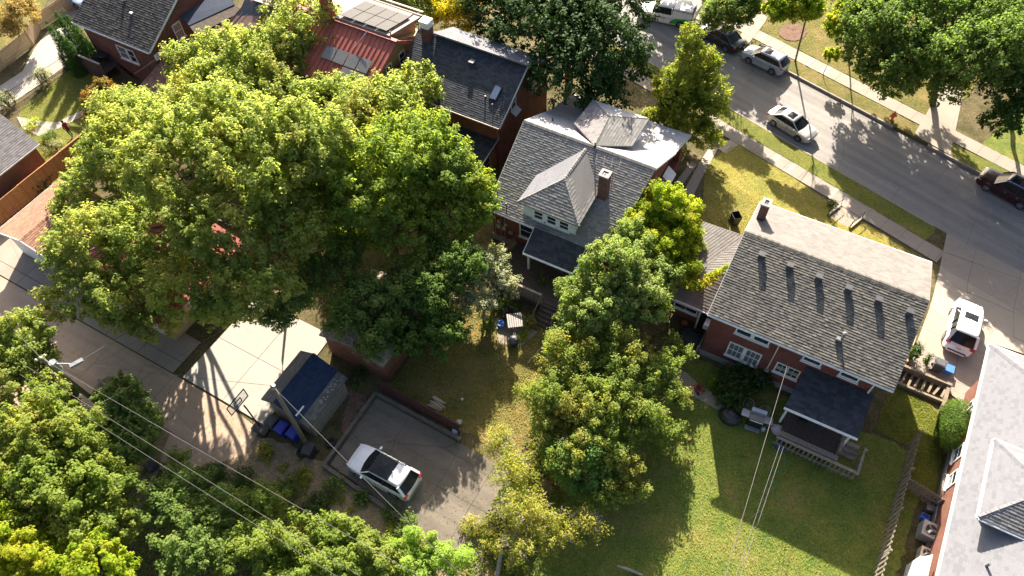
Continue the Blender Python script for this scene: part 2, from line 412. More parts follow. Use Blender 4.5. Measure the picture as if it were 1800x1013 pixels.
def newell(P):
    n = Vector((0, 0, 0))
    for i in range(len(P)):
        a, b = P[i], P[(i+1) % len(P)]
        n += Vector(((a.y-b.y)*(a.z+b.z), (a.z-b.z)*(a.x+b.x), (a.x-b.x)*(a.y+b.y)))
    return n.normalized()
def clip(subj, conv):
    out = subj
    for i in range(len(conv)):
        a, b = conv[i], conv[(i+1) % len(conv)]
        inp = out; out = []
        if not inp: break
        def side(p): return (b[0]-a[0])*(p[1]-a[1])-(b[1]-a[1])*(p[0]-a[0])
        for j in range(len(inp)):
            p, q = inp[j], inp[(j+1) % len(inp)]; sp, sq = side(p), side(q)
            if sp >= -1e-9: out.append(p)
            if (sp > 1e-9 and sq < -1e-9) or (sp < -1e-9 and sq > 1e-9):
                t = sp/(sp-sq); out.append((p[0]+(q[0]-p[0])*t, p[1]+(q[1]-p[1])*t))
    return out
def box_uv(me):
    uvl = me.uv_layers.new(name='UVMap'); z = Vector((0, 0, 1))
    for p in me.polygons:
        n = p.normal
        if abs(n.z) > 0.95: t = Vector((1, 0, 0)); b = Vector((0, 1, 0))
        else: t = z.cross(n).normalized(); b = n.cross(t)
        for li in p.loop_indices:
            c = me.vertices[me.loops[li].vertex_index].co
            uvl.data[li].uv = (c.dot(t), c.dot(b))

# draped sheets: pieces of polygon (world xy) that follow the slope towards the street
def halfclip(poly, f):
    out = []
    for i in range(len(poly)):
        p, q = poly[i], poly[(i+1) % len(poly)]; a, b = f(p), f(q)
        if a >= 0: out.append(p)
        if (a > 0 > b) or (a < 0 < b):
            t = a/(a-b); out.append((p[0]+(q[0]-p[0])*t, p[1]+(q[1]-p[1])*t))
    return out
def drape(poly, dz, th=0.0):
    mb = MB()
    n = len(poly); ar = sum(poly[i][0]*poly[(i+1) % n][1]-poly[(i+1) % n][0]*poly[i][1] for i in range(n))
    if ar < 0: poly = poly[::-1]
    for (a, za), (b, zb) in zip(BP, BP[1:]):
        pc = halfclip(poly, lambda p: sdist(*p)-a)
        if len(pc) > 2: pc = halfclip(pc, lambda p: b-sdist(*p))
        if len(pc) > 2:
            k = len(pc)
            top = [(p[0], p[1], za+(zb-za)*(sdist(*p)-a)/(b-a)+dz) for p in pc]
            if th: 
                lo = [(p[0], p[1], p[2]-th) for p in top]
                mb.add(top+lo, [tuple(range(k))]+[(i, i+k, (i+1) % k+k, (i+1) % k) for i in range(k)])
            else: mb.add(top, [tuple(range(k))])
    return mb
def jag(poly, step=0.5, amp=0.12):
    out = []
    for i in range(len(poly)):
        p, q = poly[i], poly[(i+1) % len(poly)]; l = math.hypot(q[0]-p[0], q[1]-p[1]); n = max(1, int(l/step))
        for j in range(n):
            t = j/n; out.append((p[0]+(q[0]-p[0])*t+random.uniform(-amp, amp), p[1]+(q[1]-p[1])*t+random.uniform(-amp, amp)))
    return out
def tri_fill(o):
    bm = bmesh.new(); bm.from_mesh(o.data); bmesh.ops.triangulate(bm, faces=[f for f in bm.faces if len(f.verts) > 4], ngon_method='EAR_CLIP'); bm.to_mesh(o.data); bm.free()
def px_poly(pts): return [(p.x, p.y) for p in (G(*q) for q in pts)]
def b_poly(pts): return [(p.x, p.y) for p in (B(*q) for q in pts)]
def sheet(name, poly, dz, mt, th=0.0, j=0.0):
    if j: poly = jag(poly, 0.45, j)
    o = drape(poly, dz, th).build(name, mt); tri_fill(o); o['kind'] = 'structure'; return o
def slabs(parent, poly, fr, xs, ys, dz, th, mt, gap=0.02, drop=0.0, name='slab'):
    """slabs of a pavement cut from poly by grid lines xs, ys in frame fr (fr maps (x,y) to world xy)"""
    n = len(poly); ar = sum(poly[i][0]*poly[(i+1) % n][1]-poly[(i+1) % n][0]*poly[i][1] for i in range(n))
    if ar < 0: poly = poly[::-1]
    for x0, x1 in zip(xs, xs[1:]):
        for y0, y1 in zip(ys, ys[1:]):
            cell = [fr(x0+gap/2, y0+gap/2), fr(x1-gap/2, y0+gap/2), fr(x1-gap/2, y1-gap/2), fr(x0+gap/2, y1-gap/2)]
            a = sum(cell[i][0]*cell[(i+1) % 4][1]-cell[(i+1) % 4][0]*cell[i][1] for i in range(4))
            if a < 0: cell = cell[::-1]
            pc = clip(poly, cell)
            if len(pc) < 3: continue
            o = drape(pc, dz+random.uniform(-0.006, 0.006), th).build(name, mt, parent)
            tri_fill(o)
def frB(x, y): p = B(x, y); return (p.x, p.y)
# ================================================================== the setting
def big(): return [(-420, -320), (420, -320), (420, 520), (-420, 520)]
o = drape(big(), 0.0).build('ground', wild_m); tri_fill(o); o['kind'] = 'structure'
def frS(s, t): return stp(s, t)
def st_poly(s0, s1, t0, t1): return [frS(s0, t0), frS(s1, t0), frS(s1, t1), frS(s0, t1)]
# street
road = sheet('road', st_poly(-7.78, 0.0, -160, 140), 0.03, asphalt)
# kerbs
for s0, s1, t0, t1 in ((0.0, 0.16, -60, 15.3), (0.0, 0.16, 26.0, 60), (-7.92, -7.76, -70, 7.4), (-7.92, -7.76, 10.6, 60)):
    t = t0
    while t < t1:
        mbk = MB(); p = frS((s0+s1)/2, min(t+1.5, t1)); c = (frS((s0+s1)/2, (t+min(t+3, t1))/2))
        mbk.box((c[0], c[1], -2.15), ((min(t+3, t1)-t)-0.015, 0.16, 0.24), STREET_AZ)
        k = mbk.build('kerb', concrete); k['kind'] = 'structure'; t += 3
# verges and sidewalks
sheet('verge', st_poly(0.16, 1.85, -60, 15.6), 0.035, lawn_fresh, j=0.06)
sheet('verge', st_poly(-9.5, -7.92, -60, 60), 0.03, lawn_dry, j=0.07)
def walk(nm, s0, s1, t0, t1, lt, mt=concrete, dz=0.06, base=True):
    par = sheet(nm, st_poly(s0, s1, t0, t1), dz-0.03, joint_m)
    t = t0; ts = []
    while t < t1: ts.append(t); t += lt
    ts.append(t1)
    slabs(par, st_poly(s0, s1, t0, t1), frS, [s0, s1], ts, dz, 0.05, mt)
    return par
sw1 = walk('sidewalk', 1.9, 3.3, -22, 17.2, 1.5)
sw2 = walk('sidewalk', -11.0, -9.55, -40, 40, 1.5)
# white patched joints on the near sidewalk
for u, v in ((1392, 296), (1365, 280), (1464, 341), (1480, 354), (1456, 124), (1450, 121), (1430, 106), (1347, 62), (1224, 26)):
    p = G(u, v, 0.0); mbp = MB(); s = sdist(p.x, p.y)
    c = frS(2.6 if s > 0 else -10.27, float((np.array([p.x, p.y])-CO) @ CT))
    mbp.box((c[0], c[1], zg(c[0], c[1])+0.066), (0.28, 1.36, 0.012), STREET_AZ)
    k = mbp.build('joint_patch', concrete_new, sw1 if s > 0 else sw2)
# lawns
sheet('front_lawn', px_poly([(1240, 290), (1300, 245), (1340, 272), (1440, 345), (1540, 405), (1610, 450), (1560, 470), (1300, 480), (1230, 400)]), 0.03, lawn_gold, j=0.05)
lawnp = b_poly([(-4.6, 26.5), (-2.2, 27.2), (9.7, 27.2), (12.6, 27.2), (12.6, 5), (10.8, -9), (-9, -9), (-6.5, 5), (-6.2, 15), (-5.6, 24)])
sheet('back_lawn', lawnp, 0.02, lawn_m, j=0.15)
sheet('side_lawn', b_poly([(9.6, 31.2), (11.9, 31.0), (13.2, 30.2), (13.4, 25), (11.6, 24.6), (11.6, 27.5), (9.4, 27.5)]), 0.035, lawn_fresh, j=0.08)
sheet('back_lawn', b_poly([(-18.8, 24.8), (-10.2, 24.8), (-9.2, 15.2), (-19, 15.3)]), 0.02, lawn_dry, j=0.15)
sheet('back_lawn', b_poly([(-62.8, 22.6), (-63.2, 28.9), (-58.5, 29.5), (-52.9, 28), (-52.9, 19.2), (-57, 18)]), 0.02, lawn_fresh, j=0.08)
sheet('far_lawn', st_poly(-60, -11.05, -60, 10.0), 0.03, lawn_dry, j=0.1)
sheet('far_lawn', st_poly(-60, -11.05, 13.8, 60), 0.03, lawn_m, j=0.1)
sheet('verge', px_poly([(1671, 253), (1668, 277), (1780, 340), (1830, 370), (1830, 330), (1790, 308)]), 0.045, lawn_fresh)
# far walk and driveway up to the right
fw = sheet('driveway', px_poly([(1605, 240), (1668, 277), (1696, 150), (1716, 60), (1690, 60), (1640, 180)]), 0.05, joint_m)
fwp = px_poly([(1605, 240), (1668, 277), (1696, 150), (1716, 60), (1690, 60), (1640, 180)])
slabs(fw, fwp, frS, [-40, -30, -24, -20, -17, -14, -11, -7.9], [0, 7, 30], 0.075, 0.05, concrete)
fw2p = px_poly([(1294, 74), (1314, 80), (1345, 40), (1372, -30), (1350, -30), (1322, 30)])
fw2 = sheet('front_walk', fw2p, 0.05, joint_m)
slabs(fw2, fw2p, frS, [-40, -26, -24, -22, -20, -18, -16, -14, -12.5, -11, -9.5, -7.9], [-60, 30], 0.08, 0.05, concrete)
fw3p = px_poly([(1195, 25), (1240, 42), (1258, 18), (1240, 8), (1205, -10)])
fw3 = sheet('front_walk', fw3p, 0.05, joint_m); slabs(fw3, fw3p, frS, [-40, -16, -14, -12.5, -11, -9.5, -7.9], [-60, 30], 0.08, 0.05, concrete)
# mulch bed round the street tree across the road
k = [(1393+24*math.cos(a), 58+15*math.sin(a)) for a in [i*2*math.pi/18 for i in range(18)]]
sheet('mulch_bed', px_poly(k), 0.075, mulch_m, j=0.05)
# driveway of the brick house
dp = b_poly([(9.9, 45.0), (9.95, 40.2), (10.0, 33.0), (12.7, 32.8), (12.7, 30.6), (13.6, 30.0), (14.3, 30.0), (14.3, 33.3), (24, 33.3), (24, 39), (20, 44.2)])
P0 = G(1664, 412); P1 = G(1786, 476)
dpx = px_poly([(1664, 411), (1732.6, 446), (1850, 508), (1850, 640), (1746, 606), (1700, 740), (1686, 706), (1650, 678), (1596, 640), (1640, 520), (1652, 470)])
dw = sheet('driveway', dpx, 0.045, joint_m)
bys = [20, 30.6, 33.4, 36.6, 39.6, 42.6, 46, 50]
slabs(dw, dpx, frB, [5, 12.9, 16.2, 30], bys, 0.075, 0.06, concrete)
# side walk between the houses and path behind the centre house
for nm, pts in (('path', [(1180, 640), (1172, 668), (1215, 695), (1262, 722), (1275, 712), (1235, 682), (1205, 655)]),
                ('path', [(1218, 345), (1262, 262), (1250, 255), (1200, 340)]), ('path', [(1196, 330), (1225, 290), (1216, 284), (1186, 322)])):
    sheet(nm, px_poly(pts), 0.04, concrete)
sheet('path', px_poly([(1310, 243), (1295, 233), (1262, 262), (1276, 272)]), 0.045, concrete)
# alley
ap = b_poly([(-78, 9.5), (-16.5, 9.3), (-16.5, 7.0), (-24, 5.2), (-30, 4.6), (-78, 4.2)])
al = sheet('alley', b_poly([(-78, 9.5), (-31, 9.55), (-27, 9.5), (-24.4, 9.2), (-24.2, 7.4), (-26.4, 5.0), (-31, 3.0), (-78, 3.0)]), 0.02, joint_m)
slabs(al, b_poly([(-78, 9.5), (-31, 9.55), (-27, 9.5), (-24.4, 9.2), (-24.2, 7.4), (-26.4, 5.0), (-31, 3.0), (-78, 3.0)]), frB, [-78, -70, -62, -55, -49, -43, -37.5, -32, -27.5, -24], [3.0, 6.4, 9.6], 0.04, 0.04, alley_m)
sheet('dirt_track', b_poly([(-26.0, 5.2), (-24.6, 8.8), (-22, 9.4), (-14, 9.1), (-9.5, 8.6), (-7.0, 9.5), (-6.4, 7), (-9, 4.5), (-17, 4.0)]), 0.03, dirt_m, j=0.2)
sheet('dirt_patch', b_poly([(-9.2, 14.6), (-6.6, 15.0), (-5.9, 12), (-6.4, 7.5), (-8.2, 8.0), (-7.6, 12.0)]), 0.035, dirt_m, j=0.15)
sheet('dirt_patch', px_poly([(608, 660), (625, 690), (645, 700), (640, 730), (615, 770), (600, 760), (612, 700)]), 0.035, mulch_m, j=0.05)
# garage aprons
apn = sheet('apron', b_poly([(-60, 9.62), (-60, 13), (-32.2, 12.3), (-32.2, 9.62)]), 0.03, joint_m)
slabs(apn, b_poly([(-60, 9.62), (-60, 13), (-32.2, 12.3), (-32.2, 9.62)]), frB, [-60, -56, -51.6, -47.6, -43.6, -38.5, -35.5, -32.2], [9.6, 10.5, 13], 0.05, 0.04, concrete, gap=0.035)
cp = b_poly([(-31.4, 9.7), (-31.3, 17.0), (-24.6, 17.0), (-24.4, 9.6)])
cdv = sheet('driveway', cp, 0.04, joint_m)
slabs(cdv, cp, frB, [-31.5, -27.9, -24.2], [9.5, 13.2, 17.2], 0.07, 0.05, concrete_new, gap=0.03)
# parking pad
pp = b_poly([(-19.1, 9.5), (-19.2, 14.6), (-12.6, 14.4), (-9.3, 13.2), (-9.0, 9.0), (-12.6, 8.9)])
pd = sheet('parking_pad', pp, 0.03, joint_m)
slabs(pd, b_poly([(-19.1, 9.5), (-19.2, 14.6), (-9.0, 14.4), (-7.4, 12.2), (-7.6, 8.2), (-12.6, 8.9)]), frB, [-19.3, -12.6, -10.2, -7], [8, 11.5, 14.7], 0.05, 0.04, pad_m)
# top left yard paths
sheet('path', px_poly([(-30, 170), (0, 152), (40, 126), (62, 84), (84, 56), (122, 46), (140, 88), (119, 114), (66, 152), (30, 176), (-30, 215)]), 0.035, concrete_new, j=0.03)
sheet('path', px_poly([(30, 206), (58, 212), (100, 216), (150, 192), (156, 200), (92, 232), (68, 240), (40, 226)]), 0.04, concrete_new, j=0.03)
sheet('dirt_yard', px_poly([(-20, -10), (90, -10), (70, 30), (40, 60), (0, 92), (-30, 90)]), 0.03, lawn_dry, j=0.05)
sheet('path', px_poly([(92, 28), (140, 36), (150, 12), (120, 0), (104, 2)]), 0.04, concrete)
sheet('clearing', px_poly([(248, 700), (300, 760), (262, 880), (215, 930), (240, 830), (205, 790), (160, 690), (190, 660)]), 0.045, dirt_m, j=0.1)
# patio by the centre house
ptp = px_poly([(868, 560), (935, 560), (945, 585), (918, 608), (878, 606)])
pt = sheet('patio', ptp, 0.03, joint_m)
slabs(pt, ptp, frB, [-20, -16.6, -16, -15.4, -14.8, -14.2, -13.6, -13, -12], [18, 20.2, 20.9, 21.6, 22.3, 23, 24], 0.05, 0.04, concrete, gap=0.03, name='paver')
# stepping/curb wall of the pad
def wallrun(name, label, cat, pts, w, h, mt, z0=0.0, seg=1.2, part='block', group=None):
    root = thing(name, label, cat, B(pts[0][0], pts[0][1], z0), AZ, group)
    for (x0, y0), (x1, y1) in zip(pts, pts[1:]):
        l = math.hypot(x1-x0, y1-y0); n = max(1, int(l/seg)); a = math.atan2(y1-y0, x1-x0)
        for i in range(n):
            t = (i+0.5)/n; mb = MB((0, 0, 0))
            mb.box((0, 0, 0), (l/n-0.02, w, h+random.uniform(-0.02, 0.02)))
            ob = mb.build(part, mt, root); ob.location = (x0+(x1-x0)*t-pts[0][0], y0+(y1-y0)*t-pts[0][1], h/2); ob.rotation_euler = (0, 0, a)
    return root
wallrun('retaining_wall', 'low weathered timber wall round the parking pad with the white suv', 'retaining wall', [(-12.4, 8.7), (-19.3, 9.2), (-19.35, 14.75), (-12.8, 14.65)], 0.22, 0.38, mat('dark_timber', (0.15, 0.125, 0.095), (0.09, 0.078, 0.06), 4, 0.9, bmp=0.01), seg=1.6, part='timber')
wallrun('retaining_wall', 'pale timber step edging beside the driveway and the blue bin', 'edging', [(9.9, 35.5), (9.85, 33.2)], 0.35, 0.4, wood_tan, seg=0.8, part='timber')
# ================================================================== houses
grey_dull = mat('dull_grey', (0.14, 0.145, 0.15), None, 5, 0.7)
WIN = {}
def window(root, o, face, x, y, z, w, h, nx=1, ny=2, fm=None, gm=None, sill=True, fw=0.09, name='window'):
    """window centred at block point x, y, z on a wall facing 'S' (-y), 'N', 'E' (+x) or 'W'"""
    fm = fm or white; gm = gm or glass
    rot = {'S': 0, 'E': math.pi/2, 'N': math.pi, 'W': -math.pi/2}[face]
    key = (w, h, nx, ny, fm.name, gm.name, sill)
    if key not in WIN:
        a = MB(); d = 0.05
        a.bx(-w/2-fw, -w/2, -d, 0.02, -h/2-fw, h/2+fw); a.bx(w/2, w/2+fw, -d, 0.02, -h/2-fw, h/2+fw)
        a.bx(-w/2, w/2, -d, 0.02, h/2, h/2+fw); a.bx(-w/2, w/2, -d, 0.02, -h/2-fw, -h/2)
        a.bx(-w/2, w/2, -d+0.012, 0.018, -0.025, 0.025)
        g = MB(); g.bx(-w/2, w/2, -0.012, 0.012, -h/2, -0.026); g.bx(-w/2, w/2, -0.022, 0.0, 0.026, h/2)
        mu = MB()
        for i in range(1, nx): mu.bx(-w/2+w*i/nx-0.015, -w/2+w*i/nx+0.015, -0.034, -0.002, -h/2, h/2)
        for i in range(1, ny):
            if abs(i/ny-0.5) > 0.01: mu.bx(-w/2, w/2, -0.032, -0.004, -h/2+h*i/ny-0.015, -h/2+h*i/ny+0.015)
        s = MB(); s.bx(-w/2-fw-0.06, w/2+fw+0.06, -0.14, 0.0, -h/2-fw-0.07, -h/2-fw)
        fo = a.build(name, fm, root); kids = [g.build('pane', gm, fo)]
        if mu.v: kids.append(mu.build('muntin', fm, fo))
        if sill: kids.append(s.build('sill', fm, fo))
        WIN[key] = fo
    else:
        src = WIN[key]; fo = src.copy(); COL.objects.link(fo); fo.parent = root; fo.name = name
        for ch in src.children:
            c = ch.copy(); COL.objects.link(c); c.parent = fo
    fo.location = (x-o[0], y-o[1], z-o[2]); fo.rotation_euler = (0, 0, rot)
    return fo
def roof_plane(root, o, pts, mt, expo=0.165, tab=0.3, th=0.12, base=None, name='roof_slope', sth=0.022):
    pts = [tuple(p) for p in pts]
    d = MB(o); d.slab(pts, th); r = d.build(name, base or mt, root)
    s = MB(o); s.shingles(pts, expo, tab, sth); k = s.build('shingle_courses', mt, r, kind='stuff')
    return r
def ridge(root, o, a, b, mt, w=0.32, name='ridge_cap'):
    m_ = MB(o); m_.caps(a, b, w); return m_.build(name, mt, root, kind='stuff')
def gable_wall(root, o, x0, x1, y0, y1, zt, zr, axis, mt, z0=0.0, ysplit=None):
    """walls of a gabled house: axis 'x' = ridge along x"""
    m_ = MB(o)
    if axis == 'x':
        ym = (y0+y1)/2 if ysplit is None else ysplit; prof = [(y0, z0), (y1, z0), (y1, zt), (ym, zr), (y0, zt)]
        vs = [(x0, a, b) for a, b in prof] + [(x1, a, b) for a, b in prof]
    else:
        xm = (x0+x1)/2 if ysplit is None else ysplit; prof = [(x0, z0), (x0, zt), (xm, zr), (x1, zt), (x1, z0)]
        vs = [(a, y0, b) for a, b in prof] + [(a, y1, b) for a, b in prof]
    n = 5
    m_.add(vs, [tuple(range(n-1, -1, -1)), tuple(range(n, 2*n))] + [(i, (i+1) % n, (i+1) % n+n, i+n) for i in range(n)])
    return m_.build('wall', mt, root, uv=True)
def gutter(root, o, a, b, mt=None, name='gutter'):
    m_ = MB(o); a = Vector(a); b = Vector(b); m_.bar(a, b, 0.12, 0.11)
    return m_.build(name, mt or white, root)
def part_box(root, o, name, mt, x0, x1, y0, y1, z0, z1, uv=False):
    m_ = MB(o); m_.bx(x0, x1, y0, y1, z0, z1); return m_.build(name, mt, root, uv=uv)
def chimney(root, o, x, y, z0, z1, w, d, mt, capm, pots=1, name='chimney'):
    m_ = MB(o); m_.bx(x-w/2, x+w/2, y-d/2, y+d/2, z0, z1); c = m_.build(name, mt, root, uv=True)
    k = MB(o); t = 0.13
    k.bx(x-w/2-0.05, x+w/2+0.05, y-d/2-0.05, y-d/2+t, z1, z1+0.12); k.bx(x-w/2-0.05, x+w/2+0.05, y+d/2-t, y+d/2+0.05, z1, z1+0.12)
    k.bx(x-w/2-0.05, x-w/2+t, y-d/2+t, y+d/2-t, z1, z1+0.12); k.bx(x+w/2-t, x+w/2+0.05, y-d/2+t, y+d/2-t, z1, z1+0.12)
    k.build('cap', capm, c)
    q = MB(o)
    for i in range(pots):
        xx = x + (i-(pots-1)/2)*w*0.45; q.cyl((xx, y, z1-0.02), (xx, y, z1+0.06), 0.13, n=10)
    q.build('flue', dark_metal, c)
    return c
def vent_pipe(root, o, x, y, z, h=0.4, r=0.06, mt=None):
    m_ = MB(o); m_.cyl((x, y, z-0.1), (x, y, z+h), r, n=8); return m_.build('vent_pipe', mt or dark_metal, root)

# ---------------------------------------------------------------- brick house on the right
o = (3.0, 32.2, 0.0)
h1 = thing('brick_house', 'red brick two storey house with patterned grey shingle roof and six box vents', 'house', B(*o), AZ)
ez, rz_, yr = 5.5, 7.5, 32.35
fl, fr, bl, br = (-2.5, 37.1, ez), (8.56, 37.2, ez), (-2.4, 27.0, ez), (8.56, 27.02, ez)
rl, rr = (-2.42, yr, rz_), (8.54, yr, rz_)
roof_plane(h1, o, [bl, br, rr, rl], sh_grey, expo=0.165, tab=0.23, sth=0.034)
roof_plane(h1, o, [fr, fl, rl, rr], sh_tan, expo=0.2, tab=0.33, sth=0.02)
ridge(h1, o, rl, rr, sh_grey, w=0.36)
gable_wall(h1, o, -2.15, 7.75, 27.65, 36.4, ez-0.1, rz_-0.2, 'x', brick_red, z0=0.5, ysplit=yr)
part_box(h1, o, 'foundation', conc_wall, -2.22, 7.82, 27.58, 36.5, -0.6, 0.5)
gutter(h1, o, (bl[0], bl[1]-0.05, ez-0.1), (br[0], br[1]-0.05, ez-0.1)); gutter(h1, o, (fl[0], fl[1]+0.05, ez-0.1), (fr[0], fr[1]+0.05, ez-0.1))
for a, b in ((bl, rl), (fl, rl), (br, rr), (fr, rr)):
    m_ = MB(o); m_.bar((a[0], a[1], a[2]-0.09), (b[0], b[1], b[2]-0.09), 0.04, 0.17); m_.build('rake_board', white if a[0] < 0 else wood_tan, h1)
chimney(h1, o, -1.95, 34.8, 5.4, 7.9, 0.5, 0.62, brick_brown, conc_wall, 1)
for i in range(6):
    t = i/5; x = -0.93+t*8.7; y = 31.25; z = ez + (y-27.0)*(rz_-ez)/(yr-27.0)
    m_ = MB(o); m_.box((x, y, z+0.1), (0.34, 0.32, 0.46)); bv = m_.build('box_vent', mat('vent_grey', (0.06, 0.065, 0.07), None, 4, 0.6), h1)
    m_ = MB(o); m_.box((x, y-0.02, z+0.35), (0.38, 0.38, 0.05)); m_.build('vent_hood', mat('hood_grey', (0.035, 0.038, 0.042), None, 4, 0.7), bv)
for x, y in ((5.0, 28.4),):
    z = ez + (y-27.0)*(rz_-ez)/(yr-27.0); m_ = MB(o); m_.cyl((x, y, z-.05), (x, y, z+0.75), 0.06, n=8); m_.lathe((x, y, z+0.75), [(0.06, 0), (0.14, 0.03), (0.14, 0.09), (0.03, 0.15)], 10); m_.build('flue_pipe', grey_dull, h1)
    m_ = MB(o); m_.box((x-.12, y, z+0.12), (0.3, 0.25, 0.2)); m_.build('roof_box', grey_dull, h1)
yw = 27.65
for x in (-0.05, 1.05): window(h1, o, 'S', x, yw, 4.45, 0.85, 1.0, 1, 2)
for x in (-0.1, 0.98): window(h1, o, 'S', x, yw, 1.95, 0.85, 1.35, 3, 2, gm=curtain)
for x in (2.85, 3.55): window(h1, o, 'S', x, yw, 2.15, 0.62, 0.9, 2, 3)
for x in (4.15, 6.35): window(h1, o, 'S', x, yw, 4.5, 0.95, 0.95, 1, 2)
part_box(h1, o, 'mullion', white, 0.38, 0.56, yw-0.07, yw-0.005, 1.2, 2.72); part_box(h1, o, 'mullion', white, 0.42, 0.58, yw-0.07, yw-0.005, 3.9, 5.0)
for u in (30.0, 34.5):
    window(h1, o, 'E', 7.75, u, 4.0, 0.8, 1.2); 
m_ = MB(o); m_.tube([(2.15, 27.05, 5.3), (2.1, 27.55, 4.8), (2.1, 27.58, 1.6)], 0.045, 8); m_.build('downspout', cream, h1)
m_ = MB(o); m_.tube([(8.2, 27.05, 5.3), (7.7, 27.55, 4.7), (7.68, 27.57, 0.3)], 0.055, 8); m_.build('downspout', white, h1)
part_box(h1, o, 'meter_box', galv, 2.0, 2.25, 27.5, 27.64, 1.3, 1.65)
m_ = MB(o); m_.bx(-2.55, -2.16, 28.4, 29.0, 1.7, 2.15); m_.build('window_air_conditioner', white, h1)
# left wing
A1, A2, A3, A4 = (-5.3, 29.0, 2.75), (-2.42, 29.0, 2.75), (-2.42, 31.6, 3.95), (-4.4, 30.8, 3.55)
roof_plane(h1, o, [A1, A2, A3, A4], sh_tan, expo=0.2)
roof_plane(h1, o, [A4, A3, (-2.42, 35.0, 4.15)], sh_tan, expo=0.2); roof_plane(h1, o, [A4, (-2.42, 35.0, 4.15), (-5.45, 35.0, 4.0)], sh_tan, expo=0.2)
roof_plane(h1, o, [(-5.45, 35.0, 4.0), A1, A4], sh_tan, expo=0.2)
m_ = MB(o); m_.bx(-5.1, -2.2, 29.5, 34.7, 0.3, 2.8); m_.build('wall', brick_red, h1, uv=True)
gutter(h1, o, (-5.35, 28.95, 2.68), (-2.42, 28.95, 2.68))
window(h1, o, 'S', -4.1, 29.5, 1.75, 1.5, 0.8, 2, 1)
m_ = MB(o); m_.bx(-3.0, -2.3, 29.3, 29.45, 0.2, 2.2); m_.build('door', dark_metal, h1)
m_ = MB(o); m_.bx(-3.15, -3.03, 29.2, 29.3, 0.2, 2.6); m_.build('porch_post', white, h1)
# back porch with dark roof
Q1, Q2, Q3, Q4 = (3.75, 24.75, 2.85), (8.05, 24.8, 2.85), (8.05, 27.6, 3.5), (4.05, 27.6, 3.5)
roof_plane(h1, o, [Q1, Q2, Q3, Q4], sh_dark, expo=0.2, tab=0.35)
gutter(h1, o, (3.75, 24.68, 2.8), (8.05, 24.73, 2.8))
for x in (4.0, 7.7):
    part_box(h1, o, 'porch_post', white, x-0.06, x+0.06, 24.95, 25.07, 0.6, 2.75)
m_ = MB(o); m_.bx(5.0, 6.6, 27.5, 27.66, 0.7, 2.8); m_.build('door', white, h1)
# the small deck under it, a thing of its own
od = (4.2, 24.0, 0)
dk = thing('wooden_deck', 'weathered grey back deck with short railing under the dark porch roof of the brick house', 'deck', B(*od), AZ)
i = 0; x = 4.25
while x < 7.6:
    part_box(dk, od, 'deck_board', wood_deck, x, x+0.135, 23.9, 27.4, 0.58+0.004*(i % 3), 0.64+0.004*(i % 3)); x += 0.15; i += 1
for k in range(3):
    part_box(dk, od, 'step', wood_grey, 7.62, 8.75, 24.9+k*0.3, 25.2+k*0.3, 0.0, 0.2+0.16*k)
for x in [4.2+0.27*i for i in range(18)]:
    part_box(dk, od, 'baluster', wood_grey, x, x+0.07, 23.62, 23.68, 0.05, 1.1)
part_box(dk, od, 'hand_rail', wood_grey, 4.1, 9.0, 23.56, 23.74, 1.1, 1.16); part_box(dk, od, 'bottom_rail', wood_grey, 4.1, 9.0, 23.6, 23.7, 0.3, 0.36)
part_box(dk, od, 'bench', wood_grey, 4.2, 7.7, 23.9, 24.25, 0.95, 1.0)
for y in [23.8+0.3*i for i in range(6)]: part_box(dk, od, 'baluster', wood_grey, 8.92, 8.98, y, y+0.07, 0.05, 1.05)
part_box(dk, od, 'hand_rail', wood_grey, 8.88, 9.02, 23.56, 25.5, 1.05, 1.11)
for y in [24.4+0.35*i for i in range(6)]: part_box(dk, od, 'baluster', wood_grey, 7.55, 7.61, y, y+0.07, 0.6, 1.5)
part_box(dk, od, 'hand_rail', wood_grey, 7.5, 7.66, 24.3, 26.4, 1.5, 1.56)

# ---------------------------------------------------------------- centre house
o = (-14.5, 34.9, 0)
h3 = thing('bungalow', 'centre brick bungalow with front roof toned as sunlit, hipped white dormer and dark back porch', 'house', B(*o), AZ)
ze, zr, yr = 3.85, 7.0, 35.22
yb = 29.25; yf = 39.85
xl, xr = -19.5, -9.45
# back slope (porch side), cut round the dormer is hidden under it
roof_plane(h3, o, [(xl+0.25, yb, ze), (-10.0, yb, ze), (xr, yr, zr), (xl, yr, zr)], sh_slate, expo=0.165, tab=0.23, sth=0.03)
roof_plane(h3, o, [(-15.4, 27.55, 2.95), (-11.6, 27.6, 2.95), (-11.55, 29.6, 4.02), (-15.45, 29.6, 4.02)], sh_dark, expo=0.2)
roof_plane(h3, o, [(xr, yf, 4.4), (xl-0.1, yf, 4.4), (xl, yr, zr), (xr, yr, zr)], sh_sunlit, expo=0.2)
roof_plane(h3, o, [(-9.35, 43.1, 3.4), (-19.5, 43.1, 3.4), (xl-0.1, yf, 4.4), (xr, yf, 4.4)], sh_sunlit, expo=0.2)
ridge(h3, o, (xl, yr, zr), (xr, yr, zr), sh_slate)
gable_wall(h3, o, xl+0.4, xr-0.35, 29.75, yf-0.3, ze-0.2, zr-0.22, 'x', brick_red, z0=0.6, ysplit=yr)
part_box(h3, o, 'foundation', conc_wall, xl+0.33, xr-0.28, 29.68, yf-0.2, -0.8, 0.6)
m_ = MB(o); m_.bx(-19.2, -9.7, 39.6, 42.7, -1.0, 1.2); m_.build('porch_wall', brick_red, h3, uv=True)
for x in (-19.0, -9.9): part_box(h3, o, 'porch_column', brick_red, x-0.2, x+0.2, 42.3, 42.7, 1.2, 3.2, uv=True)
gutter(h3, o, (xl+0.25, yb-0.06, ze-0.1), (-15.5, yb-0.06, ze-0.1)); gutter(h3, o, (-15.4, 27.49, 2.9), (-11.6, 27.54, 2.9))
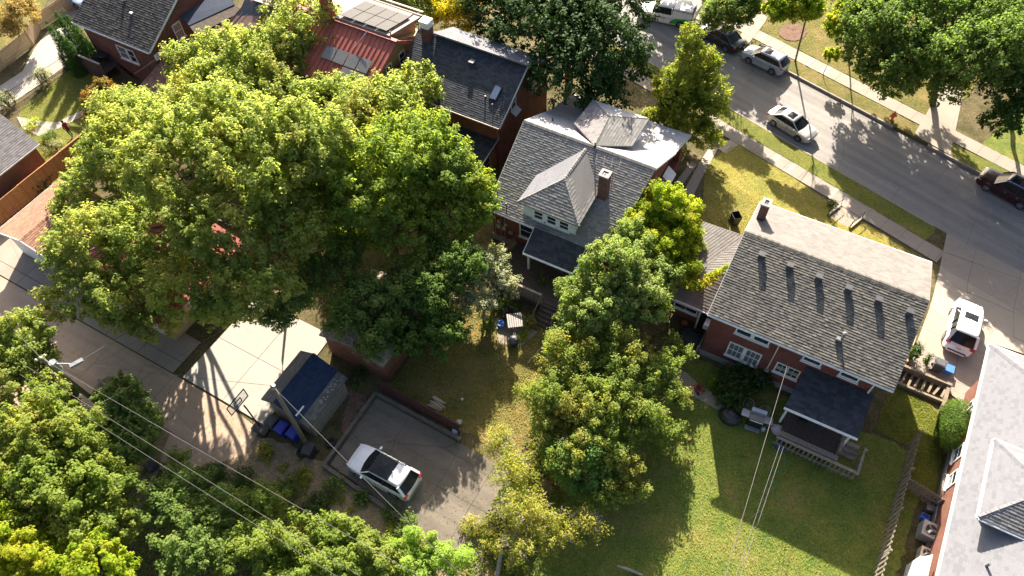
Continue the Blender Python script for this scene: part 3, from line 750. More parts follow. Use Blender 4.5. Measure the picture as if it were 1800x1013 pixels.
gutter(h3, o, (-9.35, 43.16, 3.32), (-19.5, 43.16, 3.32), grey_metal)
for a, b in (((xl+.25, yb, ze), (xl, yr, zr)), ((xr, yf, 4.4), (xr, yr, zr)), ((-15.43, 27.55, 2.95), (-15.47, 29.6, 4.02)), ((-11.58, 27.6, 2.95), (-11.53, 29.3, 3.85))):
    m_ = MB(o); m_.bar((a[0], a[1], a[2]-0.09), (b[0], b[1], b[2]-0.09), 0.05, 0.16); m_.build('rake_board', white, h3)
for x in (-15.15, -11.75): part_box(h3, o, 'porch_post', white, x-0.07, x+0.07, 27.75, 27.89, 0.95, 2.85)
part_box(h3, o, 'porch_post', white, -12.02, -11.9, 27.75, 27.87, 0.95, 2.85)
# back dormer
m_ = MB(o); m_.bx(-16.6, -12.6, 29.74, 33.2, 3.7, 5.28); m_.build('dormer_wall', white, h3, uv=True)
EL, ER, HP, RT = (-16.95, 29.6, 5.3), (-12.35, 29.6, 5.3), (-14.6, 31.9, 6.55), (-14.42, 34.75, 6.98)
BLk, BRk = (-16.85, 32.2, 5.55), (-12.35, 32.6, 5.7)
roof_plane(h3, o, [EL, ER, HP], sh_slate, expo=0.2, name='dormer_roof', sth=0.03)
roof_plane(h3, o, [ER, BRk, RT, HP], sh_slate, expo=0.2, name='dormer_roof'); roof_plane(h3, o, [BLk, EL, HP, RT], sh_pale, expo=0.2, name='dormer_roof')
for a, b in ((EL, HP), (ER, HP), (HP, RT)): ridge(h3, o, a, b, sh_slate, w=0.26)
for x in (-15.4, -14.4, -13.45): window(h3, o, 'S', x, 29.74, 4.62, 0.62, 0.7, 1, 2)
for x in (-16.2, -12.85): part_box(h3, o, 'dormer_panel', mat('white_panel', (0.66, 0.68, 0.66)), x-0.28, x+0.28, 29.71, 29.745, 4.0, 5.15)
m_ = MB(o); m_.bx(-12.62, -12.5, 30.9, 31.0, 4.2, 5.2); m_.build('downspout', white, h3)
# front dormer
def A3(u, v, z): x, y = toB(AT(u, v, z)); return (x, y, z)
fr_, fR, fL, fT, fB, fRB = A3(1071, 205, 7.15), A3(1141, 209, 6.3), A3(1009, 217, 6.3), A3(1042, 176, 6.3), A3(1045, 256, 7.1), A3(1111, 257, 6.3)
roof_plane(h3, o, [fT, fR, fr_], sh_sunlit, name='dormer_roof'); roof_plane(h3, o, [fR, fRB, fB, fr_], sh_slate, name='dormer_roof', expo=0.2)
roof_plane(h3, o, [fL, fT, fr_], sh_lilac, name='dormer_roof'); roof_plane(h3, o, [fL, fr_, fB], sh_lilac, name='dormer_roof')
for a, b in ((fr_, fB), (fr_, fR), (fr_, fT)): ridge(h3, o, a, b, sh_slate, w=0.22)
m_ = MB(o); m_.bx(-15.9, -12.3, 37.3, 40.0, 4.2, 6.25); m_.build('dormer_wall', white, h3, uv=True)
chimney(h3, o, -12.0, 32.6, 5.4, 7.6, 0.62, 0.62, brick_brown, conc_wall, 2)
m_ = MB(o)
m_.tube([(-11.6, 32.9, 6.0), (-11.6, 32.9, 8.6)], 0.02, 6); m_.tube([(-12.9, 32.7, 8.5), (-10.9, 33.3, 8.5)], 0.012, 6)
for t in (0.05, 0.3, 0.55, 0.8): 
    c = Vector((-12.9, 32.7, 8.5)).lerp(Vector((-10.9, 33.3, 8.5)), t); m_.tube([c+Vector((0.15, -0.5, 0)), c+Vector((-0.15, 0.5, 0))], 0.008, 5)
m_.build('tv_antenna', grey_dull, h3)
for x, y in ((-18.2, 37.2), (-13.9, 35.1)): vent_pipe(h3, o, x, y, zr-(y-yr)*0.63, 0.45)
window(h3, o, 'S', -16.35, 29.75, 2.35, 0.95, 1.35, 1, 2)
m_ = MB(o); m_.bx(-14.3, -13.4, 29.62, 29.76, 0.95, 3.0); m_.build('door', white, h3)
window(h3, o, 'E', -9.7, 36.8, 2.3, 0.8, 1.3); window(h3, o, 'E', -9.7, 39.0, 2.3, 0.8, 1.3)
for y in (36.8, 38.9):
    m_ = MB(o); m_.slab([(-9.68, y-0.6, 3.3), (-9.0, y-0.6, 2.75), (-9.0, y+0.6, 2.75), (-9.68, y+0.6, 3.3)], 0.04); m_.build('awning', white, h3)
# side bay with small dark roof
m_ = MB(o); m_.bx(-9.75, -8.9, 31.6, 34.0, 0, 2.9); m_.build('bay_wall', brick_red, h3, uv=True)
roof_plane(h3, o, [(-8.6, 31.4, 2.9), (-8.6, 34.2, 2.9), (-9.72, 34.0, 3.9), (-9.72, 31.6, 3.9)], sh_dark, name='bay_roof')
for i, (x, z, w_, hh) in enumerate(((-18.6, 1.2, 0.32, 0.45), (-18.15, 1.2, 0.3, 0.45), (-18.55, 1.75, 0.24, 0.3), (-18.0, 1.7, 0.22, 0.28), (-17.6, 1.0, 0.3, 0.3))):
    part_box(h3, o, 'meter_box', galv, x-w_/2, x+w_/2, 29.58, 29.74, z-hh/2+.6, z+hh/2+.6)
for x in (-18.9, -18.45, -18.1):
    m_ = MB(o); m_.tube([(x, 29.68, 0.3), (x, 29.68, 3.6)], 0.03, 6); m_.build('conduit', galv, h3)
m_ = MB(o); m_.tube([(-17.75, 29.4, 3.9), (-17.75, 29.4, 4.8)], 0.03, 6); m_.lathe((-17.75, 29.4, 4.8), [(0.03, 0), (0.08, 0.02), (0.06, 0.12)], 8); m_.build('service_mast', dark_metal, h3)
# deck of the centre house
od = (-14.5, 27.5, 0)
dk = thing('wooden_deck', 'dark brown wooden deck with railing and steps behind the centre bungalow', 'deck', B(*od), AZ)
y = 25.75; i = 0
while y < 29.5:
    part_box(dk, od, 'deck_board', wood_deck, -17.0, -11.35, y, y+0.14, 0.86+0.004*(i % 3), 0.92+0.004*(i % 3)); y += 0.155; i += 1
for x in [-17.0+0.16*i for i in range(25)]:
    part_box(dk, od, 'baluster', wood_grey, x, x+0.06, 25.62, 25.68, 0.7, 1.85)
part_box(dk, od, 'hand_rail', wood_grey, -17.05, -13.0, 25.58, 25.73, 1.85, 1.92)
part_box(dk, od, 'hand_rail', mat('red_brown_wood', (0.2, 0.08, 0.05)), -17.1, -16.95, 25.6, 29.6, 1.85, 1.92)
for y in [25.9+0.25*i for i in range(14)]: part_box(dk, od, 'baluster', wood_grey, -17.05, -16.99, y, y+0.06, 0.7, 1.85)
part_box(dk, od, 'skirt_board', wood_deck, -17.0, -13.0, 25.66, 25.72, 0.1, 0.8)
for k in range(5): part_box(dk, od, 'step', wood_deck, -12.95, -11.7, 24.45+0.28*k, 24.75+0.28*k, 0.0, 0.17*(k+1))
for x in (-13.0, -11.6):
    m_ = MB(od); m_.bar((x, 25.8, 1.9), (x, 24.4, 1.1), 0.07, 0.1); m_.build('stair_rail', mat('red_brown_wood2', (0.17, 0.09, 0.06)), dk)
    for y, z in ((25.7, 1.85), (24.5, 1.1)): part_box(dk, od, 'rail_post', wood_grey, x-0.05, x+0.05, y-0.05, y+0.05, 0.0, z)
m_ = MB(od); m_.bar((-11.4, 29.4, 1.9), (-11.4, 25.9, 1.9), 0.12, 0.06); m_.build('hand_rail', mat('red_brown_wood3', (0.2, 0.1, 0.065)), dk)
m_ = MB(od); m_.bar((-11.4, 29.4, 1.2), (-11.4, 25.9, 1.2), 0.05, 0.1); m_.build('bottom_rail', wood_deck, dk)

# ---------------------------------------------------------------- dark roofed house behind
o = (-26, 40, 0)
h2 = thing('brick_house', 'brick house with smooth dark shingle roof, skylight and white capped chimney', 'house', B(*o), AZ)
ze, zr, yr = 5.0, 7.2, 40.4
bl, br, rl, rr = (-31.6, 35.6, ze), (-21.8, 35.6, ze), (-31.8, yr, zr), (-22.0, yr, zr)
roof_plane(h2, o, [bl, br, rr, rl], sh_dark, expo=0.17)
roof_plane(h2, o, [(-21.6, 45.0, 3.6), (-31.8, 45.0, 3.6), rl, rr], sh_dark, expo=0.2)
# wide pale front dormer roof
roof_plane(h2, o, [(-20.9, 42.0, 6.95), (-29.7, 42.1, 6.95), (-30.2, 40.1, 7.5), (-21.9, 40.1, 7.5)], sh_pale, expo=0.17, name='dormer_roof')
m_ = MB(o); m_.prism([(-29.4, 40.5), (-22.2, 40.5), (-22.2, 41.7), (-29.4, 41.7)], 5.0, 6.9); m_.build('dormer_wall', brick_orange, h2, uv=True)
ridge(h2, o, rl, rr, sh_dark)
gable_wall(h2, o, -31.3, -22.3, 36.1, 44.3, ze-0.2, zr-0.2, 'x', brick_orange, z0=0, ysplit=yr)
gutter(h2, o, (bl[0], bl[1]-0.06, ze-0.08), (br[0], br[1]-0.06, ze-0.08), cream)
m_ = MB(o); m_.bar((-21.95, yr, zr-0.1), (-21.58, 45.0, 3.5), 0.08, 0.2); m_.build('rake_board', mat('grey_trim', (0.3, 0.31, 0.32)), h2)
m_ = MB(o); m_.bar((-21.78, 35.6, ze-0.1), (-21.98, yr, zr-0.1), 0.06, 0.16); m_.build('rake_board', white, h2)
c = chimney(h2, o, -30.6, 39.9, 6.3, 8.15, 0.7, 0.7, brick_brown, white, 1)
m_ = MB(o); m_.bx(-31.0, -30.2, 39.5, 40.3, 8.3, 8.7); m_.build('chimney_cover', white, c)
def roofz(y): return ze + (y-35.6)*(zr-ze)/(yr-35.6)
m_ = MB(o); m_.box((-26.2, 39.2, roofz(39.2)+0.1), (0.34, 0.34, 0.3)); bv = m_.build('box_vent', mat('vent_dark', (0.05, 0.06, 0.07)), h2)
m_ = MB(o); m_.box((-26.2, 39.2, roofz(39.2)+0.27), (0.42, 0.42, 0.05)); m_.build('vent_hood', grey_dull, bv)
sl = Matrix.Rotation(math.atan2(zr-ze, yr-35.6), 3, 'X')
m_ = MB(o); m_.box((-23.3, 37.75, roofz(37.75)+0.06), (0.62, 1.2, 0.14), tilt=sl); sk = m_.build('skylight', dark_metal, h2)
m_ = MB(o); m_.box((-23.3, 37.72, roofz(37.75)+0.14), (0.5, 1.05, 0.03), tilt=sl); m_.build('pane', mat('skylight_glass', (0.12, 0.16, 0.24), None, 2, 0.12, spec=0.8), sk)
m_ = MB(o); m_.tube([(-22.75, 36.3, roofz(36.3)-0.1), (-22.75, 36.3, roofz(36.3)+0.9)], 0.03, 6); m_.lathe((-22.75, 36.3, roofz(36.3)+0.9), [(0.03, 0), (0.07, 0.02), (0.05, 0.14)], 8); m_.build('service_mast', grey_dull, h2)
vent_pipe(h2, o, -23.9, 37.2, roofz(37.2), 0.25)
for y, z in ((38.6, 4.9), (42.0, 4.2)):
    window(h2, o, 'E', -22.3, y, z, 0.6, 1.0)
m_ = MB(o); m_.slab([(-22.13, 38.1, 4.3), (-21.8, 38.1, 4.1), (-21.8, 39.0, 4.1), (-22.13, 39.0, 4.3)], 0.04); m_.build('awning', white, h2)
# low rear addition with flat dark roof
m_ = MB(o); m_.bx(-26.4, -22.5, 33.2, 36.2, 0, 2.6); m_.build('wall', olive, h2, uv=True)
roof_plane(h2, o, [(-26.7, 32.9, 2.65), (-22.2, 32.9, 2.65), (-22.2, 36.25, 3.1), (-26.7, 36.25, 3.1)], sh_dark, name='addition_roof')
for x in (-24.6, -23.3): window(h2, o, 'S', x, 33.2, 1.7, 0.85, 1.1, 1, 2, fm=mat('sand_trim', (0.4, 0.36, 0.25)))
window(h2, o, 'E', -22.5, 34.6, 1.7, 0.8, 1.1, fm=mat('sand_trim', (0.4, 0.36, 0.25)))
m_ = MB(o); m_.tube([(-22.3, 36.0, 4.4), (-22.25, 36.15, 3.2), (-22.2, 33.4, 2.8), (-22.25, 33.0, 0.3)], 0.045, 6); m_.build('downspout', galv, h2)

# ---------------------------------------------------------------- red roofed house
o = (-36, 38, 0)
h4 = thing('red_roof_house', 'olive house with red metal roof, white dormer roof and solar panels', 'house', B(*o), AZ)
zr, yr, ze = 7.8, 37.63, 5.7
xr, xl = -31.85, -41.5
def seam_roof(pts, mt, along_u=0.42, name='roof_slope'):
    """standing seam panel roof: pts[0]->pts[1] is the eave"""
    d = MB(o); d.slab(pts, 0.1); r = d.build(name, mt, h4)
    P = [Vector(p) for p in pts]; n = int((P[1]-P[0]).length/along_u); nr = newell(P); nr = nr if nr.z > 0 else -nr
    for i in range(n+1):
        t = i/n; a = P[0].lerp(P[1], t)+nr*0.025; b = P[3].lerp(P[2], t)+nr*0.025
        s = MB(o); s.bar(a, b, 0.03, 0.05); s.build('seam', mt, r)
    return r
seam_roof([(xl, 33.0, ze), (xr-0.1, 33.0, ze), (xr, yr, zr), (xl, yr, zr)], red_roof)
seam_roof([(xr, 42.6, 4.6), (xl, 42.6, 4.6), (xl, yr, zr), (xr, yr, zr)], red_roof)
m_ = MB(o); m_.bar((xl, yr, zr+0.05), (xr, yr, zr+0.05), 0.3, 0.06); m_.build('ridge_cap', red_roof, h4)
dr = [(-32.2, 41.75, 7.45), (-37.4, 41.75, 7.45), (-37.8, yr+0.1, 8.0), (-32.6, yr+0.1, 8.0)]
d = MB(o); d.slab(dr, 0.14); drf = d.build('dormer_roof', white_roof, h4)
m_ = MB(o); m_.add([(-32.9, 37.9, 8.05), (-32.9, 41.4, 7.6), (-32.9, 41.4, 5.2)], [(0, 1, 2)]); m_.build('dormer_cheek', peach, h4)
m_ = MB(o); m_.bx(-37.2, -32.95, 38.6, 41.4, 5, 7.55); m_.build('dormer_wall', peach, h4)
D = [Vector(p) for p in dr]; nrm = Vector((0, 0, 1))
for i in range(4):
    for j in range(2):
        def pt(s_, t_): return D[2].lerp(D[3], s_).lerp(D[1].lerp(D[0], s_), t_)
        s0, s1 = 0.07+i*0.215, 0.07+(i+1)*0.215-0.012; t0, t1 = 0.06+j*0.36, 0.06+(j+1)*0.36-0.015
        q = [pt(s0, t0), pt(s1, t0), pt(s1, t1), pt(s0, t1)]
        q = [p+Vector((0, 0, 0.2)) for p in q]; m_ = MB(o); m_.slab(q, 0.045); m_.build('solar_panel', solar_m, h4)
for (x0, y0) in ((-37.2, 34.6), (-36.1, 34.6), (-35.0, 34.6), (-33.9, 34.6), (-35.0, 33.5), (-33.9, 33.5)):
    zf = lambda y: ze + (y-33.0)*(zr-ze)/(yr-33.0)+0.12
    m_ = MB(o); m_.slab([(x0, y0, zf(y0)), (x0+1.02, y0, zf(y0)), (x0+1.02, y0+1.0, zf(y0+1)), (x0, y0+1.0, zf(y0+1))], 0.045); m_.build('solar_panel', mat('solar_grey', (0.16, 0.15, 0.14), None, 2, 0.3, spec=1), h4)
gable_wall(h4, o, xl+0.4, xr-0.45, 33.4, 42.2, ze-0.2, zr-0.15, 'x', olive, ysplit=yr)
for (a, b) in (((xr, 33.0, ze-.1), (xr, yr, zr-.1)), ((xr, yr, zr-.1), (xr, 42.6, 4.3))):
    m_ = MB(o); m_.bar(a, b, 0.05, 0.18); m_.build('rake_board', red_roof, h4)
for y, z in ((36.6, 5.6), (38.4, 5.6)): window(h4, o, 'E', xr-0.45, y, z, 0.62, 1.0)
m_ = MB(o); m_.bx(-38.9, -38.2, 37.6, 38.3, 7.4, 9.4); m_.build('chimney', mat('red_chimney', (0.3, 0.06, 0.045)), h4)
m_ = MB(o); m_.bx(-38.8, -38.3, 37.7, 38.2, 9.4, 9.65); m_.build('flue', galv, h4)
m_ = MB(o); m_.tube([(-34.3, 37.3, 8.15), (-34.9, 36.0, 7.2)], 0.03, 6); m_.build('conduit', galv, h4)
vent_pipe(h4, o, -32.6, 37.9, 7.9, 0.4, 0.05, red_roof)
gutter(h4, o, (-32.2, 41.8, 7.68), (-37.4, 41.8, 7.68), cream)

# ---------------------------------------------------------------- house with brown and blue roofs, top
o = (-46, 38, 0)
h5b = thing('brown_roof_house', 'brick house at the top edge with brown panel roof and blue grey porch roof', 'house', B(*o), AZ)
def mrib(pts, mt, w_, nm='roof_slope'):
    d = MB(o); d.slab(pts, 0.1); r = d.build(nm, mt, h5b); P = [Vector(p) for p in pts]; n = int((P[1]-P[0]).length/w_)
    for i in range(n+1):
        t = i/n; s = MB(o); s.bar(P[0].lerp(P[1], t)+Vector((0, 0, .03)), P[3].lerp(P[2], t)+Vector((0, 0, .03)), 0.04, 0.05); s.build('seam', mt, r)
def A3(u, v, z): x, y = toB(AT(u, v, z)); return (x, y, z)
mrib([A3(395, 48, 5.2), A3(590, 100, 5.2), A3(612, 55, 6.6), A3(445, -10, 6.6)], brown_roof, 0.5)
d = MB(o); d.slab([A3(445, 0, 6.65), A3(612, 55, 6.65), A3(650, -20, 6.4), A3(480, -70, 6.4)], 0.1); d.build('roof_slope', mat('beige_roof', (0.4, 0.33, 0.27), (0.34, 0.28, 0.23), 2, 0.7), h5b)
for i in range(4):
    q = [A3(418+i*22, 30-i*0+i*7, 5.6), A3(440+i*22, 37+i*7, 5.6), A3(452+i*22, 8+i*7, 6.35), A3(431+i*22, 1+i*7, 6.35)]
    m_ = MB(o); m_.slab([(p[0], p[1], p[2]+0.12) for p in q], 0.05); m_.build('solar_panel', mat('solar_dark', (0.035, 0.033, 0.04), None, 2, 0.35, spec=0.8), h5b)
m_ = MB(o); m_.slab([A3(316, 28, 5.6), A3(332, 45, 5.4), A3(412, 8, 5.4), A3(396, -22, 5.6)], 0.12); m_.build('porch_roof', mat('blue_grey_roof', (0.022, 0.034, 0.06), (0.016, 0.025, 0.045), 3, 0.85, spec=0.2), h5b)
m_ = MB(o); m_.slab([A3(332, 45, 5.35), A3(345, 62, 5.2), A3(425, 20, 5.2), A3(412, 6, 5.35)], 0.1); m_.build('porch_roof', mat('mossy_roof', (0.09, 0.07, 0.055), (0.055, 0.045, 0.035), 3, 0.9, spec=0.2), h5b)
q = [toB(AT(*p, 5)) for p in ((350, 58), (420, 22), (560, 80), (500, 100))]
m_ = MB(o); m_.prism(q, 0, 5.0); m_.build('wall', brick_brown, h5b, uv=True)
q = [toB(AT(*p, 5)) for p in ((450, 0), (606, 50), (580, 88), (420, 42))]
m_ = MB(o); m_.prism(q, 3.1, 5.1); m_.build('wall', brick_brown, h5b, uv=True)

# ---------------------------------------------------------------- top left brick house
o = (-55.5, 33, 0)
h5 = thing('brick_house', 'dark roofed brick house at the top left beside a deck with red parasol', 'house', B(*o), AZ)
ze, zr = 4.6, 7.35
x0, x1 = toB(AT(145, 25, ze))[0], toB(AT(262, 92, ze))[0]; y0 = toB(AT(262, 92, ze))[1]
y1 = y0 + 10.5; yr = (y0+y1)/2
roof_plane(h5, o, [(x0, y0, ze), (x1, y0, ze), (x1, yr, zr), (x0, yr, zr)], sh_black, expo=0.2, sth=0.03)
roof_plane(h5, o, [(x1, y1, ze), (x0, y1, ze), (x0, yr, zr), (x1, yr, zr)], sh_black, expo=0.2)
gable_wall(h5, o, x0+0.35, x1-0.3, y0+0.4, y1-0.4, ze-0.2, zr-0.2, 'x', brick_brown)
gutter(h5, o, (x0, y0-0.05, ze-0.1), (x1, y0-0.05, ze-0.1))
m_ = MB(o); m_.bar((x1, y0, ze-0.1), (x1, yr, zr-0.1), 0.06, 0.18); m_.build('rake_board', white, h5)
window(h5, o, 'E', x1-0.3, y0+3.6, 4.3, 0.75, 1.3, gm=curtain); window(h5, o, 'S', x0+4.6, y0+0.4, 2.7, 1.0, 1.2, 1, 2, gm=curtain); window(h5, o, 'S', x0+5.7, y0+0.4, 2.7, 0.7, 1.2)
m_ = MB(o); m_.slab([(x1-0.28, y0+0.4, 3.9), (x1-0.1, y0+0.4, 3.9), (x1-0.1, y0+1.8, 3.9), (x1-0.28, y0+1.8, 3.9)], 0.5); m_.build('eave_return', white, h5)
for xx, yy in ((x0+4.2, y0+3), (x0+5.6, y0+2.2)):
    m_ = MB(o); m_.box((xx, yy, ze+(yy-y0)*(zr-ze)/(yr-y0)+0.1), (0.3, 0.2, 0.12)); m_.build('roof_vent', white, h5)
H5X0, H5X1, H5Y0 = x0, x1, y0
# its deck
def deck_left():
    od = (*GB(195, 110), 0)
    t = thing('wooden_deck', 'dark raised deck with white topped rail beside the top left brick house', 'deck', B(*od), AZ)
    q = {k: A3(*p, 1.0) for k, p in dict(a=(130, 105), b=(168, 128), c=(197, 108), d=(248, 118), e=(240, 84), f=(180, 70)).items()}
    xa = A3(132, 108, 1.0)[0]; xb = A3(222, 100, 1.0)[0]; ya = A3(172, 124, 1.0)[1]; yb = H5Y0+0.3
    x = xa
    while x < xb: part_box(t, od, 'deck_board', wood_deck, x, x+0.17, ya, yb, 0.94, 1.0); x += 0.19
    for k in range(5): part_box(t, od, 'step', wood_deck, xb+0.05+0.32*k, xb+0.37+0.32*k, ya+1.3, yb-0.2, 0.0, 0.95-0.18*k)
    for (p0, p1) in (((xa, ya), (xb, ya)), ((xa, ya), (xa, yb))):
        L_ = math.hypot(p1[0]-p0[0], p1[1]-p0[1]); n = int(L_/0.22)
        m_ = MB(od); m_.bar((p0[0], p0[1], 2.0), (p1[0], p1[1], 2.0), 0.16, 0.06); m_.build('hand_rail', mat('pale_rail', (0.5, 0.42, 0.36)) if p1[1] == ya else wood_grey, t)
        for i in range(n+1):
            m_ = MB(od); x = p0[0]+(p1[0]-p0[0])*i/n; y = p0[1]+(p1[1]-p0[1])*i/n; m_.bx(x-.08, x+.08, y-.02, y+.02, 0.1, 1.97); m_.build('rail_board', wood_deck, t)
    return xa, xb, ya, yb
DK = deck_left()
# brown shingled outbuilding seen between the leaves
o = (*toB(AT(280, 140, 2.5)), 0)
ob = thing('brown_roof_shed', 'low shed with brown shingles partly under the big bright tree', 'shed', B(*o), AZ)
x1 = toB(AT(310, 108, 2.6))[0]
cx, cy = toB(AT(288, 140, 2.6))
roof_plane(ob, o, [(cx-1.1, cy-2.8, 2.5), (cx+2.2, cy-2.8, 2.5), (cx+2.2, cy+1.8, 3.4), (cx-1.1, cy+1.8, 3.4)], sh_brown, expo=0.2)
part_box(ob, o, 'wall', brick_brown, cx-0.9, cx+2.0, cy-2.6, cy+1.6, 0, 2.5, uv=True)

# ---------------------------------------------------------------- right hand pale roofed house
o = (18, 26, 0)
h6 = thing('pale_roof_house', 'large house with pale grey hipped shingle roof cut off by the bottom right corner', 'house', B(*o), AZ)
ze = 5.0; pt = 0.52; x0, x1, y0, y1 = 12.9, 24.5, 12.0, 33.1; hw = (x1-x0)/2; zr = ze+hw*pt
a, b, c, d = (x0, y0, ze), (x0, y1, ze), (x1, y1, ze), (x1, y0, ze); r0, r1 = (x0+hw, y0+hw, zr), (x0+hw, y1-hw, zr)
roof_plane(h6, o, [b, a, r0, r1], sh_pale, expo=0.17, tab=0.28); roof_plane(h6, o, [c, b, r1], sh_pale, expo=0.17, tab=0.28)
roof_plane(h6, o, [d, c, r1, r0], sh_pale, expo=0.2); roof_plane(h6, o, [a, d, r0], sh_pale, expo=0.2)
for p, q in ((b, r1), (c, r1), (a, r0), (d, r0), (r0, r1)): ridge(h6, o, p, q, sh_pale, w=0.3)
part_box(h6, o, 'wall', brick_orange, x0+0.75, x1-0.5, y0+0.5, y1-0.5, 0.4, ze-0.05, uv=True)
part_box(h6, o, 'foundation', conc_wall, x0+0.69, x1-0.44, y0+0.44, y1-0.44, -0.6, 0.4)
part_box(h6, o, 'soffit', white, x0+0.05, x1-0.05, y0+0.05, y1-0.05, ze-0.1, ze-0.02)
gutter(h6, o, (x0-0.06, y0, ze-0.08), (x0-0.06, y1, ze-0.08)); gutter(h6, o, (x0, y1+.06, ze-0.08), (x1, y1+.06, ze-0.08))
for y in (25.6, 27.4, 30.6): window(h6, o, 'W', x0+0.75, y, 3.6, 0.8, 1.2); window(h6, o, 'W', x0+0.75, y, 1.6, 0.8, 1.0)
for y in (25.6, 27.4):
    m_ = MB(o); m_.slab([(x0+0.75, y-0.55, 4.7), (x0+0.3, y-0.55, 4.3), (x0+0.3, y+0.55, 4.3), (x0+0.75, y+0.55, 4.7)], 0.04); m_.build('awning', white, h6)
m_ = MB(o); m_.tube([(x0-0.05, 29.8, 4.9), (x0+0.45, 29.9, 4.5), (x0+0.42, 29.9, 0.3)], 0.05, 6); m_.build('downspout', white, h6)
zd = 6.5; dx0 = toB(AT(1735, 840, zd))[0]; dy1 = toB(AT(1750, 773, zd))[1]; dy0 = toB(AT(1722, 910, zd))[1]; dhw = (dy1-dy0)/2; rz2 = zd+dhw*0.5
e1, e2, rp, rq = (dx0, dy0, zd), (dx0, dy1, zd), (dx0+dhw, dy0+dhw, rz2), (x0+hw+1.5, dy0+dhw, rz2)
roof_plane(h6, o, [e2, e1, rp], sh_pale, expo=0.17, name='dormer_roof')
roof_plane(h6, o, [e1, (x0+hw+1.5, dy0, zd), rq, rp], sh_slate, expo=0.17, name='dormer_roof', sth=0.03)
roof_plane(h6, o, [(x0+hw+1.5, dy1, zd), e2, rp, rq], sh_pale, expo=0.17, name='dormer_roof')
for p, q in ((e1, rp), (e2, rp), (rp, rq)): ridge(h6, o, p, q, sh_pale, w=0.28)
part_box(h6, o, 'dormer_wall', mat('lilac_siding', (0.45, 0.44, 0.5)), dx0+0.35, x0+hw+1, dy0+0.35, dy1-0.35, 5.0, zd-0.02)
for p, q in (((dx0-0.05, dy0-0.05, zd-.08), (dx0-0.05, dy1, zd-.08)), ((dx0, dy0-.05, zd-.08), (x0+hw, dy0-.05, zd-.08)), ((dx0, dy1+.05, zd-.08), (x0+hw, dy1+.05, zd-.08))): gutter(h6, o, p, q)

for x, y in ((x0+2.2, 30.2), (x0+3.0, 17.5), (x0+1.6, 19.3)): vent_pipe(h6, o, x, y, ze+(x-x0)*pt, 0.4, 0.06, grey_dull)
# ---------------------------------------------------------------- garages and sheds
def gable_shed(name, label, cat, x0, x1, y0, y1, ze, zr, axis, rm, wm, over=0.25, expo=0.17, rm2=None, group=None):
    o = ((x0+x1)/2, (y0+y1)/2, 0); t = thing(name, label, cat, B(*o), AZ, group)
    X0, X1, Y0, Y1 = x0-over, x1+over, y0-over, y1+over; xm, ym = (x0+x1)/2, (y0+y1)/2
    if axis == 'y':
        roof_plane(t, o, [(X0, Y1, ze), (X0, Y0, ze), (xm, Y0, zr), (xm, Y1, zr)], rm, expo=expo)
        roof_plane(t, o, [(X1, Y0, ze), (X1, Y1, ze), (xm, Y1, zr), (xm, Y0, zr)], rm2 or rm, expo=expo); ridge(t, o, (xm, Y0, zr), (xm, Y1, zr), rm)
    else:
        roof_plane(t, o, [(X0, Y0, ze), (X1, Y0, ze), (X1, ym, zr), (X0, ym, zr)], rm, expo=expo)
        roof_plane(t, o, [(X1, Y1, ze), (X0, Y1, ze), (X0, ym, zr), (X1, ym, zr)], rm2 or rm, expo=expo); ridge(t, o, (X0, ym, zr), (X1, ym, zr), rm)
    gable_wall(t, o, x0, x1, y0, y1, ze-0.02, zr-0.12, axis, wm)
    return t, o
g2, o = gable_shed('garage', 'cream garage with orange brown shingle roof beside the alley', 'garage', -49.6, -43.8, 11.9, 17.0, 2.6, 3.5, 'y', sh_orange, cream, 0.35)
for xa in (-49.3, -46.5):
    for k in range(4): part_box(g2, o, 'door_panel', white, xa, xa+2.4, 11.85, 11.9, 0.1+k*0.52, 0.58+k*0.52)
for a, b in (((-49.95, 11.52, 2.55), (-46.7, 11.52, 3.45)), ((-43.45, 11.52, 2.55), (-46.7, 11.52, 3.45))):
    m_ = MB(o); m_.bar(a, b, 0.05, 0.16); m_.build('rake_board', white, g2)
m_ = MB(o); m_.bar((-50.0, 11.55, 2.52), (-50.0, 17.35, 2.52), .08, .1); m_.build('gutter', white, g2)
g1x, g1y = toB(AT(68, 252, 2.9))
g1, o = gable_shed('garage', 'brick garage with grey lilac shingle roof at the left edge', 'garage', g1x-8.5, g1x-0.3, g1y-7.5, g1y-0.3, 2.9, 5.6, 'y', sh_lilac, brick_orange, 0.3)
m_ = MB(o); m_.bar((g1x+.04, g1y-7.8, 2.82), (g1x+.04, g1y, 2.82), .1, .1); m_.build('gutter', white, g1)
g3, o = gable_shed('garage', 'yellow garage with red metal roof hidden under the big tree', 'garage', -42.5, -33.8, 11.6, 19.0, 2.5, 3.9, 'y', red_roof, yellow_wall, 0.35, expo=5)
window(g3, o, 'E', -33.8, 14.2, 1.5, 0.8, 0.7); window(g3, o, 'E', -33.8, 17.2, 1.5, 0.8, 0.7)
for i in range(18):
    y = 11.4 + i*0.46
    if y > 19.2: break
    for sx, xe in ((1, -33.45), (-1, -42.85)):
        m_ = MB(o); m_.bar((xe, y, 2.56), (-38.15, y, 3.96), 0.03, 0.05); m_.build('seam', red_roof, g3)
for xa in (-41.6, -37.6):
    for k in range(4): part_box(g3, o, 'door_panel', cream, xa, xa+3.2, 11.54, 11.6, 0.1+k*0.52, 0.58+k*0.52)
m_ = MB(o); m_.bar((-33.42, 11.25, 2.45), (-38.15, 11.25, 3.85), .05, .18); m_.build('rake_board', cream, g3)
